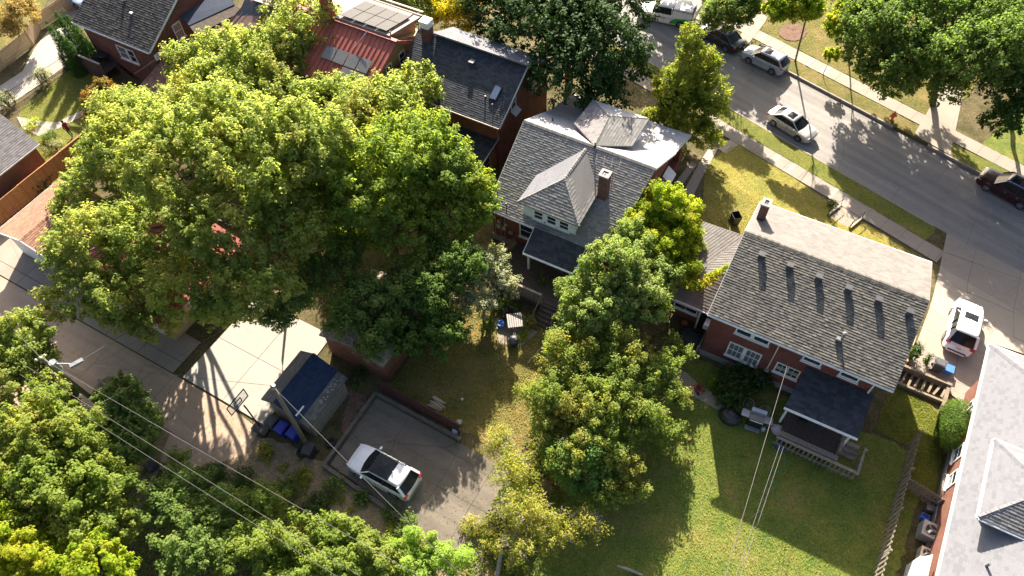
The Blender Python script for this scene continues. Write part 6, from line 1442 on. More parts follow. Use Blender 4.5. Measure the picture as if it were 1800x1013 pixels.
# ================================================================== fences, poles, wires, small things
def dupo(src, root, loc, rz=None):
    c = src.copy(); COL.objects.link(c); c.parent = root; c.location = loc
    if rz is not None: c.rotation_euler = (0, 0, rz)
    return c
def picket_run(name, label, pts, h, pitch, bw, bt, mt, z0=0.05, rails=(0.3, 0.85), post=2.4, cat='fence', rail_w=0.05, rail_h=0.09, part='slat', railm=None, jit=0.02, group=None):
    root = thing(name, label, cat, B(pts[0][0], pts[0][1], z0), AZ, group); ox, oy = pts[0]; src = None
    for (x0, y0), (x1, y1) in zip(pts, pts[1:]):
        l = math.hypot(x1-x0, y1-y0); a = math.atan2(y1-y0, x1-x0); n = int(l/pitch)
        for i in range(n+1):
            s = i/n; loc = (x0-ox+(x1-x0)*s, y0-oy+(y1-y0)*s, random.uniform(-jit, jit))
            if src is None:
                m_ = MB(); m_.bx(-bw/2, bw/2, -bt/2, bt/2, 0, h); src = m_.build(part, mt, root); src.location = loc; src.rotation_euler = (0, 0, a)
            else: dupo(src, root, loc, a+random.uniform(-0.03, 0.03))
        for rz_ in rails:
            m_ = MB(); off = bt*1.2; nx, ny = -math.sin(a)*off, math.cos(a)*off
            m_.bar((x0-ox+nx, y0-oy+ny, h*rz_), (x1-ox+nx, y1-oy+ny, h*rz_), rail_w, rail_h); m_.build('rail', railm or mt, root)
        k = max(1, int(l/post))
        for i in range(k+1):
            s = i/k; m_ = MB(); m_.bx(-0.05, 0.05, -0.05, 0.05, 0, h*1.04); p = m_.build('post', railm or mt, root); p.location = (x0-ox+(x1-x0)*s-math.sin(a)*bt*2.2, y0-oy+(y1-y0)*s+math.cos(a)*bt*2.2, 0); p.rotation_euler = (0, 0, a)
    return root
picket_run('picket_fence', 'long weathered picket fence down the back lawn of the brick house', [(11.4, 27.6), (11.35, 14.5)], 1.9, 0.33, 0.12, 0.025, wood_grey)
picket_run('picket_fence', 'short weathered fence between the long picket fence and the pale roofed house', [(11.6, 24.75), (14.0, 24.3)], 1.2, 0.2, 0.14, 0.025, wood_grey)
picket_run('board_fence', 'dark red board fence along the back of the parking pad', [(-19.1, 15.15), (-13.2, 15.0)], 1.45, 0.17, 0.155, 0.02, wood_red, z0=0.05)
picket_run('paling_fence', 'pale vertical board fence in the top left corner', [toB(G(-40, 158)), toB(G(60, 80)), toB(G(73, 52)), toB(G(140, 8))], 1.5, 0.17, 0.13, 0.02, wood_tan)
picket_run('paling_fence', 'loose paling fence beside the pale blue car', [toB(G(78, 92)), toB(G(70, 62))], 1.8, 0.16, 0.14, 0.02, wood_grey) if False else None
a, b = toB(G(28, 182)), toB(G(122, 122))
picket_run('metal_fence', 'thin dark metal picket fence between left lawn and pale path', [(-66, 19.5), a, b], 1.3, 0.13, 0.016, 0.016, dark_metal, rails=(0.12, 0.95), part='picket', rail_w=0.02, rail_h=0.025, jit=0.0)
# orange horizontal board fence
fo = (-53.2, 9.5); root = thing('board_fence', 'orange stained fence of horizontal boards left of the garage', 'fence', B(fo[0], fo[1]), AZ); src = None
for k in range(7):
    y = k*2.05
    for j in range(10):
        loc = (0, y+1.02, 0.12+j*0.172)
        if src is None:
            m_ = MB(); m_.bx(-0.015, 0.015, -0.98, 0.98, 0, 0.16); src = m_.build('board', wood_orange, root); src.location = loc
        else: dupo(src, root, loc)
    m_ = MB(); m_.bx(-0.06, 0.06, -0.05, 0.05, 0, 1.92); p = m_.build('post', wood_orange, root); p.location = (0, y, 0)
    m_ = MB(); m_.bx(-0.05, 0.05, -1.0, 1.0, 0, 0.035); p = m_.build('cap_board', wood_orange, root); p.location = (0, y+1.02, 1.86+0.02*(k % 2))
# timber screen and bed beside the driveway
r_ = thing('garden_bed', 'pale timber edged bed with vine and junk beside the side driveway', 'garden bed', B(10.2, 32.4, 0), AZ)
for (x0, x1, y0, y1, z) in ((9.6, 12.8, 32.6, 32.78, 0.55), (9.6, 12.8, 31.35, 31.5, 0.3), (12.55, 12.75, 30.6, 32.6, 0.45)):
    part_box(r_, (10.2, 32.4, 0), 'timber', mat('bed_timber', (0.26, 0.205, 0.14), (0.17, 0.13, 0.09), 4, 0.85, bmp=0.01), x0, x1, y0, y1, 0, z)
for i in range(7):
    m_ = MB(); m_.bx(-0.5, 0.5, -0.07, 0.07, 0, 0.05); p = m_.build('plank', mat('bed_timber', (0.26, 0.205, 0.14), (0.17, 0.13, 0.09), 4, 0.85, bmp=0.01), r_); p.location = (-0.1+i*0.4, -0.35+0.1*random.random(), 0.12+0.03*i); p.rotation_euler = (0, 0, 1.2+0.3*random.random())
shrub('climbing_vine', 'dark vine on a post in the timber edged bed', 1601, 632, 0.35, 1.7, 700, 0.13, lf_dark, cat='vine')
shrub('climbing_vine', 'thin vine stake behind the grey bin', 1626, 640, 0.18, 1.2, 240, 0.12, lf_dark, cat='vine')
# poles
def pole(label, base, top, r0=0.17, r1=0.11, cross=None):
    g = G(*base); t = AT(top[0], top[1], top[2]); v = t-g
    root = thing('utility_pole', label, 'utility pole', g); m_ = MB(); m_.tube([(0, 0, -0.2), v*0.5, v], [r0, (r0+r1)/2, r1], 12); m_.build('pole', pole_wood, root, smooth=True)
    return root, t, v
pA, tA, vA = pole('leaning timber utility pole standing among the bins by the blue shed', (544, 790), (478, 678, 7.8), 0.16, 0.11)
m_ = MB(); m_.tube([vA*0.97, vA*1.0+Vector((0.1, 0, 0.05))], [0.16, 0.1], 10); m_.build('pole_cap', galv, pA)
pB, tB, vB = pole('utility pole with street light rising out of the lower left trees', (178, 714), (72, 630, 7.0), 0.16, 0.11)
lampz = AT(131, 640, 6.2)
m_ = MB(); m_.tube([vB*0.9, (Vector(lampz)-G(178, 714))], 0.04, 8); m_.build('lamp_arm', galv, pB)
d_ = Vector(lampz)-G(178, 714); m_ = MB(); m_.box((d_.x+0.1, d_.y+0.05, d_.z), (0.75, 0.26, 0.16), rad(35)); m_.build('lamp_head', mat('lamp_head', (0.22, 0.23, 0.25), None, 4, 0.4), pB)
m_ = MB(); m_.cyl(vB*0.86+Vector((0.3, 0, -.4)), vB*0.86+Vector((0.3, 0, .4)), 0.22, n=12); m_.build('transformer', galv, pB)
for k in range(3):
    m_ = MB(); m_.lathe(tuple(vB*0.99+Vector((0.2*(k-1), 0.15*(k-1), 0.05))), [(0.03, 0), (0.06, 0.05), (0.04, 0.1), (0.06, 0.14), (0.02, 0.18)], 8); m_.build('insulator', white, pB)
def wire(label, a, b, r=0.017, mt=None, sag=0.35, twist=False):
    a = AT(*a) if not isinstance(a, Vector) else a; b = AT(*b) if not isinstance(b, Vector) else b
    root = thing('overhead_wire', label, 'wire', a, 0, 'overhead wires')
    pts = []; n = 24
    for i in range(n+1):
        t = i/n; p = a.lerp(b, t)-a; p.z -= sag*4*t*(1-t); pts.append(p)
    m_ = MB(); m_.tube(pts, r, 6); m_.build('cable', mt or wire_m, root, smooth=True); return root
wire_m = mat('wire_grey', (0.08, 0.077, 0.074), (0.055, 0.053, 0.05), 4, 0.6); wire_w = mat('wire_pale', (0.12, 0.11, 0.1), (0.07, 0.06, 0.054), 25, 0.7); wire_b = mat('wire_black', (0.04, 0.04, 0.04), None, 4, 0.5)
wire('cable from the leaning pole down across the white suv to the bottom', tA, (860, 1060, 7.4), 0.011, sag=0.2)
wire('uppermost of the long alley wires passing above the dirt track', tB, (820, 1060, 7.2), 0.012, sag=0.25)
wire('middle of the long alley wires over the bank trees', (40, 640, 6.6), (660, 1030, 6.8), 0.011, mt=wire_w, sag=0.1)
wire('lowest of the long alley wires over the lower left trees', (30, 655, 6.2), (610, 1025, 6.4), 0.011, mt=wire_w, sag=0.1)
wire('thick pale cable from the left edge to the alley pole', (-60, 490, 6.8), tB, 0.014, mt=wire_w, sag=0.1)
wire('thin wire between the two alley poles', tB, tA, 0.01, mt=wire_b, sag=0.15)
wire('service drop from the alley pole to the red roofed garage', (168, 715, 6.5), (445, 545, 4.0), 0.014, mt=wire_w, sag=0.1)
wire('dashed looking cable from the lamp to the great maple', Vector(lampz), (265, 555, 4.5), 0.014, mt=wire_w, sag=0.1)
wire('striped service cable from the brick house wall over the lawn', (1386, 636, 4.9), (1262, 1060, 6.5), 0.015, mt=wire_w, sag=0.15)
wire('left one of the twin cables over the back lawn', (1372, 780, 2.6), (1278, 1060, 5.6), 0.013, mt=wire_m, sag=0.05)
wire('right one of the twin cables over the back lawn', (1378, 784, 2.6), (1286, 1060, 5.6), 0.013, mt=wire_m, sag=0.05)
wire('clothes line from the grey green tree to the lawn post', (978, 578, 2.2), (926, 640, 1.6), 0.012, mt=wire_w, sag=0.05)
wire('service cable from the bungalow mast towards the maple', (890, 352, 4.8), (840, 395, 5.4), 0.014, mt=wire_w, sag=0.05)
wire('service cable above the top left deck stairs', (290, 92, 5.0), (236, 130, 4.0), 0.013, mt=wire_w, sag=0.05)
# bins
def bin_(label, u, v, mt, yaw=AZ, name='wheelie_bin', s=1.0, lid=True, cat='bin', group='wheeled bins', z=None):
    g = G(u, v, 0.04); root = thing(name, label, cat, g, yaw, group); root.scale = (s, s, s)
    m_ = MB(); a0, a1 = 0.24, 0.3; b0, b1 = 0.27, 0.36
    m_.add([(-a0, -b0, 0.05), (a0, -b0, 0.05), (a0, b0, 0.05), (-a0, b0, 0.05), (-a1, -b1, 0.98), (a1, -b1, 0.98), (a1, b1, 0.98), (-a1, b1, 0.98)], [(3, 2, 1, 0), (0, 1, 5, 4), (1, 2, 6, 5), (2, 3, 7, 6), (3, 0, 4, 7)] + ([(4, 5, 6, 7)] if lid else []))
    b = m_.build('body', mt, root)
    if not lid:
        sm = b.modifiers.new('w', 'SOLIDIFY'); sm.thickness = 0.02
    m_ = MB(); m_.box((0, 0, 1.02), (0.64, 0.76, 0.06)); m_.box((0, 0.02, 1.06), (0.5, 0.6, 0.05))
    l = m_.build('lid', mt, root)
    if not lid: l.location = (0, 0.62, -0.3); l.rotation_euler = (rad(-100), 0, 0)
    m_ = MB(); m_.bar((-0.25, 0.4, 0.98), (0.25, 0.4, 0.98), 0.035, 0.035); m_.build('handle', mt, root)
    for sx in (-1, 1):
        m_ = MB(); m_.tube([(sx*0.26, 0.3, 0.12), (sx*0.31, 0.3, 0.12)], 0.12, 12); m_.build('wheel', rubber, root)
    return root
bin_('grey bin next to the basketball hoop base', 484, 752, mat('dark_grey_plastic', (0.08, 0.08, 0.085)))
bin_('blue recycling bin nearest the grey bin by the shed', 501, 763, plastic_blue); bin_('blue recycling bin half behind the leaning pole', 522, 771, plastic_blue)
bin_('black bin lying at the foot of the leaning pole', 548, 800, plastic_black, AZ+0.2)
bin_('open black bin on the front lawn left of the brick house chimney', 1290, 393, plastic_black, 0.2, lid=False)
bin_('dark grey bin beside the white suv driveway', 1644, 650, mat('dark_grey_plastic', (0.08, 0.08, 0.085)), AZ+1.5, s=0.9)
g = G(1661, 652, 0.07); root = thing('recycling_crate', 'bright blue crate at the end of the side driveway', 'crate', g, AZ)
m_ = MB(); m_.bx(-0.36, 0.36, -0.24, 0.24, 0, 0.4); m_.build('body', plastic_sky, root); m_ = MB(); m_.bx(-0.4, 0.4, -0.28, 0.28, 0.4, 0.45); m_.build('lid', plastic_sky, root)
def lathe_thing(name, label, cat, u, v, prof, mt, part='body', n=18, dz=0.04, tilt=None, group=None):
    g = G(u, v, dz); root = thing(name, label, cat, g, 0, group); m_ = MB(); m_.lathe((0, 0, 0), prof, n); ob = m_.build(part, mt, root, smooth=False)
    if tilt: ob.rotation_euler = tilt
    return root
def torus(root, c, R_, r, mt, name='ring', n=28, k=8, tilt=None):
    m_ = MB(); pts = [(R_*math.cos(2*math.pi*i/n), R_*math.sin(2*math.pi*i/n), 0) for i in range(n+1)]; m_.tube(pts, r, k, cap=False); ob = m_.build(name, mt, root, smooth=True); ob.location = c
    if tilt: ob.rotation_euler = tilt
    return ob
for lb, u, v in (('tyre lying left of the leaning pole foot', 531, 795), ('tyre in the shade between shed and pad wall', 582, 778)):
    r_ = thing('tyre', lb, 'tyre', G(u, v, 0.12), 0, 'old tyres'); torus(r_, (0, 0, 0), 0.26, 0.1, rubber, 'tread')
# basketball hoop
g = G(458, 752); root = thing('basketball_hoop', 'portable black basketball hoop at the driveway edge', 'basketball hoop', g, AZ)
bt = toB(g); tp = toB(AT(428, 712, 2.9)); dx, dy = tp[0]-bt[0], tp[1]-bt[1]
m_ = MB(); m_.box((0.15, -0.1, 0.12), (1.1, 0.6, 0.24)); m_.build('base', plastic_black, root)
m_ = MB(); m_.tube([(0, 0, 0.2), (dx*0.3, dy*0.3, 1.5), (dx*0.6, dy*0.6, 2.6), (dx*0.95, dy*0.95, 2.85)], 0.05, 8); m_.build('pole', dark_metal, root)
bb = toB(AT(418, 708, 2.9)); bxx, byy = bb[0]-bt[0], bb[1]-bt[1]
fr_m = MB()
for (y0, z0, y1, z1) in ((-0.75, 2.5, 0.75, 2.5), (-0.75, 3.4, 0.75, 3.4), (-0.75, 2.5, -0.75, 3.4), (0.75, 2.5, 0.75, 3.4), (-0.28, 2.7, 0.28, 2.7), (-0.28, 3.08, 0.28, 3.08), (-0.28, 2.7, -0.28, 3.08), (0.28, 2.7, 0.28, 3.08)):
    fr_m.bar((bxx, byy+y0, z0), (bxx, byy+y1, z1), 0.05, 0.05)
fr_m.build('backboard_frame', trim_b, root)
gm_ = bpy.data.materials.new('clear_acrylic'); gm_.use_nodes = True; pb_ = gm_.node_tree.nodes['Principled BSDF']; pb_.inputs['Alpha'].default_value = 0.18; pb_.inputs['Base Color'].default_value = (0.8, 0.8, 0.8, 1); pb_.inputs['Roughness'].default_value = 0.1
m_ = MB(); m_.bx(bxx-0.01, bxx+0.01, byy-0.73, byy+0.73, 2.52, 3.38); m_.build('backboard', gm_, root)
torus(root, (bxx-0.28, byy, 2.66), 0.23, 0.012, mat('rim_orange', (0.5, 0.12, 0.02)), 'rim', 20, 6)
# hydrant
g = G(1567, 211, 0.04); root = thing('fire_hydrant', 'orange red fire hydrant on the far verge', 'hydrant', g)
hy = mat('hydrant_orange', (0.55, 0.13, 0.05), (0.45, 0.1, 0.04), 5, 0.5); m_ = MB(); m_.lathe((0, 0, 0), [(0.2, 0), (0.2, 0.05), (0.13, 0.08), (0.13, 0.55), (0.19, 0.6), (0.19, 0.66), (0.15, 0.8), (0.05, 0.9), (0.04, 0.98)], 14); m_.build('barrel', hy, root, smooth=True)
for a in (0, math.pi/2, math.pi):
    m_ = MB(); m_.cyl((0.1*math.cos(a), 0.1*math.sin(a), 0.45), (0.28*math.cos(a), 0.28*math.sin(a), 0.45), 0.09, n=10); m_.build('outlet', hy, root)
# front steps with handrails
g = G(1478, 400); root = thing('front_steps', 'concrete front steps with black handrails down to the sidewalk', 'steps', g, STREET_AZ)
u_ = STREET_AZ
for k in range(6):
    c = frS(3.55+0.36*k, 0)
    p = G(1482, 385); t0 = float((np.array([p.x, p.y])-CO) @ CT); c = frS(3.6+0.38*k, t0)
    m_ = MB(); m_.box((0, 0, 0), (1.5, 0.4, 0.3)); ob = m_.build('step', concrete, root)
    q = Vector((c[0]-g.x, c[1]-g.y, zg(*c)-g.z-0.1)); q.rotate(Matrix.Rotation(-u_, 3, 'Z')); ob.location = q
for sgn in (-1, 1):
    pts = []
    for k, s in enumerate((3.5, 5.7)):
        c = frS(s, t0+sgn*0.95); q = Vector((c[0]-g.x, c[1]-g.y, zg(*c)-g.z)); q.rotate(Matrix.Rotation(-u_, 3, 'Z')); pts.append(q)
    m_ = MB(); H_ = Vector((0, 0, 0.95)); m_.tube([pts[0], pts[0]+H_, pts[1]+H_, pts[1]], 0.03, 6); m_.build('hand_rail', dark_metal, root)
    m_ = MB(); m_.bar(pts[0]+Vector((0, 0, 0.2)), pts[1]+Vector((0, 0, 0.2)), 0.14, 0.14); m_.build('side_wall', concrete, root)
g = G(1463, 366, 0); shrub('potted_plant', 'plant on the newel by the front steps', 1462, 364, 0.3, 0.9, 260, 0.12, lf_dark)
# grill, dish, mower and the rest behind the brick house
g = G(1325, 745, 0.0); root = thing('gas_grill', 'stainless gas grill with side shelves on the shaded lawn', 'grill', g, AZ+rad(6))
st = mat('stainless', (0.45, 0.46, 0.48), (0.36, 0.37, 0.39), 4, 0.3, 0.8)
m_ = MB(); m_.bx(-0.42, 0.42, -0.25, 0.25, 0.1, 0.85); m_.build('cabinet', dark_metal, root); m_ = MB(); m_.bx(-0.45, 0.45, -0.28, 0.1, 0.85, 0.98); m_.build('grate', mat('grate', (0.15, 0.12, 0.1), (0.3, 0.27, 0.22), 20, 0.5), root)
m_ = MB(); m_.add([(-0.46, 0.1, 0.9), (0.46, 0.1, 0.9), (0.46, 0.42, 1.0), (-0.46, 0.42, 1.0), (-0.46, 0.16, 1.25), (0.46, 0.16, 1.25), (0.46, 0.4, 1.3), (-0.46, 0.4, 1.3)], [(3, 2, 1, 0), (4, 5, 6, 7), (0, 1, 5, 4), (1, 2, 6, 5), (2, 3, 7, 6), (3, 0, 4, 7)]); m_.build('hood', st, root)
for s in (-1, 1):
    m_ = MB(); m_.bx(min(s*0.47, s*0.95), max(s*0.47, s*0.95), -0.2, 0.3, 0.86, 0.9); m_.build('side_shelf', st, root)
m_ = MB(); m_.bar((-0.4, -0.36, 0.95), (0.4, -0.36, 0.95), 0.04, 0.04); m_.build('handle', white, root); m_ = MB(); m_.bx(-0.5, 0.4, -0.62, -0.32, 0.1, 0.16); m_.build('foot_shelf', grey_metal, root)
lathe_thing('gas_bottle', 'round grey gas bottle beside the grill', 'gas bottle', 1340, 757, [(0.12, 0), (0.16, 0.06), (0.16, 0.34), (0.1, 0.42), (0.04, 0.44), (0.05, 0.5)], galv)
g = G(1327, 722, 0.0); root = thing('bicycle', 'bicycle with thin wheel leaning in the dark shrub behind the grill', 'bicycle', g, AZ)
for x in (-0.5, 0.52):
    torus(root, (x, 0, 0.45), 0.34, 0.014, mat('pale_rim', (0.4, 0.4, 0.38)), 'wheel', 26, 6, (rad(38), 0, 0))
    m_ = MB()
    for i in range(8): a = i*math.pi/8; m_.bar((x-0.33*math.cos(a), -0.33*math.sin(a)*0.78, 0.45-0.33*math.sin(a)*0.6), (x+0.33*math.cos(a), 0.33*math.sin(a)*0.78, 0.45+0.33*math.sin(a)*0.6), 0.006, 0.006)
    m_.build('spokes', galv, root)
m_ = MB(); m_.tube([(-0.5, 0, 0.45), (-0.05, 0.02, 0.42), (0.4, 0.3, 0.85), (-0.15, 0.3, 0.85), (-0.5, 0, 0.45)], 0.018, 6); m_.tube([(0.52, 0, 0.45), (0.38, 0.33, 0.95), (0.3, 0.1, 1.0)], 0.016, 6); m_.build('frame', dark_metal, root)
def blob(name, label, cat, u, v, r, h, mt, seed=1, sx=1.0, sy=1.0, dz=0.0, part='cover'):
    g = G(u, v, dz); root = thing(name, label, cat, g, AZ); rr = random.Random(seed); n = 14; vs = []; fs = []
    lv = [(1.0, 0), (1.03, 0.25), (0.93, 0.6), (0.7, 0.88), (0.35, 1.0)]
    for i, (k, z) in enumerate(lv):
        for j in range(n):
            a = 2*math.pi*j/n; q = k*(1+rr.uniform(-0.14, 0.14)); vs.append((r*q*sx*math.cos(a), r*q*sy*math.sin(a), h*z*(1+rr.uniform(-.06, .06))))
    for i in range(len(lv)-1):
        for j in range(n): a = i*n+j; b = i*n+(j+1) % n; fs.append((a, b, b+n, a+n))
    fs.append(tuple((len(lv)-1)*n+j for j in range(n))); m_ = MB(); m_.add(vs, fs); m_.build(part, mt, root, smooth=False); return root
blob('covered_furniture', 'thing under a black cover on the lawn left of the grill', 'cover', 1282, 735, 0.62, 0.6, plastic_black, 3, 1.1, 0.85)
blob('floral_cushion', 'pale pink floral covered ball like cushion right of the grill', 'cushion', 1366, 757, 0.42, 0.45, mat('floral', (0.5, 0.3, 0.28), (0.5, 0.48, 0.52), 14, 0.8), 5, 1.1, 0.8)
blob('tarp_heap', 'crumpled dark blue sheet below the floral cushion', 'tarp', 1370, 785, 0.35, 0.3, mat('navy_sheet', (0.02, 0.035, 0.07), (0.05, 0.08, 0.14), 10, 0.6), 9)
g = G(1227, 685, 0.0); root = thing('lawn_mower', 'small red lawn mower on the path by the shrubs', 'mower', g, rad(-60)); redp = mat('mower_red', (0.4, 0.02, 0.025), None, 5, 0.4)
m_ = MB(); m_.bx(-0.28, 0.28, -0.22, 0.22, 0.1, 0.28); m_.build('deck', redp, root); m_ = MB(); m_.lathe((0, 0, 0.28), [(0.16, 0), (0.16, 0.12), (0.08, 0.18)], 12); m_.build('engine', dark_metal, root)
for x in (-0.26, 0.26):
    for y in (-0.25, 0.25): m_ = MB(); m_.tube([(x, y-0.03, 0.1), (x, y+0.03, 0.1)], 0.1, 12); m_.build('wheel', rubber, root)
m_ = MB(); m_.tube([(0.28, -0.2, 0.25), (0.9, -0.2, 0.85), (0.9, 0.2, 0.85), (0.28, 0.2, 0.25)], 0.014, 6); m_.build('handle', galv, root)
# clutter on the deck under the dark porch
def chair(label, u, v, z, yaw, mt, s=1.0, group=None):
    g = AT(u, v, z); root = thing('patio_chair', label, 'chair', g, yaw, group); root.scale = (s,)*3
    m_ = MB(); m_.bx(-0.27, 0.27, -0.25, 0.27, 0.4, 0.44); m_.build('seat', mt, root); m_ = MB(); m_.add([(-0.27, 0.25, 0.44), (0.27, 0.25, 0.44), (0.25, 0.4, 0.95), (-0.25, 0.4, 0.95), (-0.27, 0.29, 0.44), (0.27, 0.29, 0.44), (0.25, 0.44, 0.95), (-0.25, 0.44, 0.95)], [(0, 1, 2, 3), (7, 6, 5, 4), (0, 4, 5, 1), (3, 2, 6, 7), (1, 5, 6, 2), (0, 3, 7, 4)]); m_.build('backrest', mt, root)
    for x in (-0.25, 0.25):
        for y in (-0.22, 0.26): m_ = MB(); m_.bx(x-.02, x+.02, y-.02, y+.02, 0, 0.4); m_.build('leg', mt, root)
        m_ = MB(); m_.bx(x-.03, x+.03, -0.22, 0.3, 0.62, 0.65); m_.build('armrest', mt, root)
    return root
chair('dark patio chair by the left post of the porch deck', 1407, 738, 0.64, AZ+0.6, dark_metal); chair('grey patio chair at the middle of the porch deck', 1443, 747, 0.64, AZ-0.4, grey_metal)
lathe_thing('porch_table', 'round dark table on the porch deck', 'table', 1428, 752, [(0.04, 0), (0.04, 0.68), (0.5, 0.7), (0.5, 0.74)], mat('table_dark', (0.05, 0.055, 0.06)), dz=0.66)
lathe_thing('bucket', 'white bucket on the porch deck table', 'bucket', 1436, 740, [(0.1, 0), (0.13, 0.25)], white, dz=1.4)
blob('black_bag', 'black bag with white top on the porch deck', 'bag', 1424, 735, 0.18, 0.4, plastic_black, 2, dz=0.66)
# below the bungalow: patio set, fire bowl
g = G(905, 573, 0.1); root = thing('slatted_table', 'pale slatted patio table in striped sunlight', 'table', g, rad(-85))
for i in range(7): m_ = MB(); m_.bx(-0.55, 0.55, -0.5+i*0.15, -0.38+i*0.15, 0.7, 0.73); m_.build('slat', mat('pale_slat', (0.3, 0.27, 0.25)), root)
for x in (-0.48, 0.48):
    for y in (-0.42, 0.48): m_ = MB(); m_.bx(x-.03, x+.03, y-.03, y+.03, 0, 0.7); m_.build('leg', wood_grey, root)
lathe_thing('blue_tub', 'blue tub at the left of the paved patio', 'tub', 881, 572, [(0.2, 0), (0.26, 0.3)], plastic_sky); blob('blue_cover', 'blue covered seat at the upper right of the patio', 'cover', 913, 560, 0.3, 0.45, mat('dusty_blue', (0.06, 0.11, 0.3)), 8)
chair('black patio chair at the top of the paved patio', 893, 560, 0.08, AZ, dark_metal)
g = G(903, 606, 0.04); root = thing('kettle_grill', 'covered round grill at the lower patio corner', 'grill', g)
m_ = MB(); m_.lathe((0, 0, 0), [(0.3, 0.1), (0.34, 0.35), (0.33, 0.6)], 16); m_.build('bowl', dark_metal, root); m_ = MB(); m_.lathe((0, 0, 0.6), [(0.35, 0), (0.32, 0.12), (0.2, 0.24), (0.05, 0.28)], 16); m_.build('lid', mat('grey_lid', (0.05, 0.05, 0.055), (0.12, 0.12, 0.12), 12, 0.5), root, smooth=True)
lathe_thing('plant_tub', 'dark round tub with ash on the ground left of the bungalow deck', 'tub', 897, 452, [(0.3, 0), (0.36, 0.3), (0.3, 0.32), (0.28, 0.15)], plastic_black)
# at the end of the red fence
blob('white_sack', 'blue and white sack at the end of the dark red fence', 'sack', 801, 759, 0.3, 0.4, mat('sack', (0.55, 0.58, 0.6), (0.1, 0.3, 0.5), 8, 0.7), 6, 0.8, 1); lathe_thing('bucket', 'pale bucket just behind the sack by the red fence', 'bucket', 808, 745, [(0.13, 0), (0.17, 0.3)], mat('pale_bucket', (0.4, 0.37, 0.33)))
g = G(768, 712, 0.0); root = thing('wood_pile', 'small pile of weathered boards behind the red fence', 'boards', g, AZ)
for i in range(7): m_ = MB(); m_.bx(-0.45, 0.45, -0.05, 0.05, 0, 0.06); p = m_.build('board', wood_tan, root); p.location = (random.uniform(-.1, .1), -0.3+0.11*i, 0.06+0.05*(i % 3)); p.rotation_euler = (0, 0.1, random.uniform(-.15, .15))
g = G(782, 740, 0.4); root = thing('white_pipe', 'thin white pipe resting on the pad wall', 'pipe', g); m_ = MB(); m_.tube([(-0.3, 0.25, 0.1), (0.4, -0.2, 0.05)], 0.025, 6); m_.build('pipe', white, root)
# person in red
def person(u, v, yaw):
    g = G(u, v, 0.05); root = thing('person', 'person in a dark red top and black trousers walking on the left lawn', 'person', g, yaw)
    J = [(0, 0, 0.95), (0, 0.0, 1.2), (0, 0.02, 1.42), (0, 0.03, 1.55), (0, 0.05, 1.68),
         (0.19, 0.02, 1.4), (0.25, 0.06, 1.14), (0.24, 0.2, 0.95), (-0.19, 0.02, 1.4), (-0.27, -0.02, 1.14), (-0.27, -0.02, 0.9),
         (0.1, 0, 0.9), (0.12, 0.1, 0.5), (0.12, 0.0, 0.08), (0.12, 0.14, 0.04), (-0.1, 0, 0.9), (-0.12, -0.02, 0.5), (-0.12, -0.18, 0.1), (-0.12, -0.06, 0.04)]
    Rr = [0.15, 0.14, 0.15, 0.06, 0.1, 0.07, 0.05, 0.038, 0.07, 0.05, 0.038, 0.1, 0.07, 0.048, 0.04, 0.1, 0.07, 0.048, 0.04]
    E_ = [(0, 1), (1, 2), (2, 3), (3, 4), (2, 5), (5, 6), (6, 7), (2, 8), (8, 9), (9, 10), (0, 11), (11, 12), (12, 13), (13, 14), (0, 15), (15, 16), (16, 17), (17, 18)]
    me = bpy.data.meshes.new('body'); me.from_pydata(J, E_, []); o = bpy.data.objects.new('body', me); COL.objects.link(o)
    sk = o.modifiers.new('s', 'SKIN'); 
    for i, r in enumerate(Rr): me.skin_vertices[0].data[i].radius = (r, r*0.8)
    me.skin_vertices[0].data[0].use_root = True
    o.modifiers.new('ss', 'SUBSURF').levels = 1
    bpy.context.view_layer.update(); dg = bpy.context.evaluated_depsgraph_get(); m2 = bpy.data.meshes.new_from_object(o.evaluated_get(dg)); bpy.data.objects.remove(o)
    m2.materials.clear()
    for mm in (mat('skin', (0.4, 0.22, 0.15)), mat('red_top', (0.2, 0.015, 0.035), (0.12, 0.01, 0.02), 9), mat('black_cloth', (0.015, 0.015, 0.018))): m2.materials.append(mm)
    for p in m2.polygons:
        c = p.center; p.material_index = 2 if c.z < 0.93 and abs(c.x) < 0.22 else (0 if c.z > 1.5 or (c.z < 1.0 and abs(c.x) >= 0.2) else 1); p.use_smooth = True
    b = bpy.data.objects.new('body', m2); link(b, root)
    m_ = MB(); m_.lathe((0, 0.03, 1.63), [(0.09, -0.04), (0.115, 0.03), (0.1, 0.1), (0.04, 0.14)], 12); m_.build('hair', mat('dark_hair', (0.03, 0.02, 0.015)), root, smooth=True)
person(127, 240, rad(70))
# parasol, deck table on the left
g = AT(214, 97, 1.0) if False else AT(158, 92, 1.0); root = thing('parasol', 'folded open tilted red parasol on the top left deck', 'parasol', g)
m_ = MB(); m_.tube([(0, 0, 0), (0, 0, 2.2)], 0.025, 6); m_.build('pole', white, root); m_ = MB(); n = 8; m_.add([(0, 0, 2.45)]+[(0.34*math.cos(2*math.pi*i/n), 0.34*math.sin(2*math.pi*i/n), 1.3) for i in range(n)], [(0, 1+i, 1+(i+1) % n) for i in range(n)]); m_.build('canopy', mat('parasol_red', (0.4, 0.03, 0.05), (0.3, 0.02, 0.04), 5), root)
lathe_thing('deck_table', 'round dark table on the top left deck', 'table', 188, 108, [(0.04, 0), (0.04, 0.68), (0.5, 0.7), (0.5, 0.74)], dark_metal, dz=1.0)
chair('dark chair on the top left deck near the rail', 172, 112, 1.0, AZ+0.4, dark_metal); chair('pink chair behind the orange brown garage', 28, 372, 0.05, AZ+0.5, mat('pink_plastic', (0.5, 0.18, 0.18)))
blob('black_bags', 'heap of black bags by the top left house wall', 'bags', 268, 128, 0.55, 0.6, plastic_black, 12)
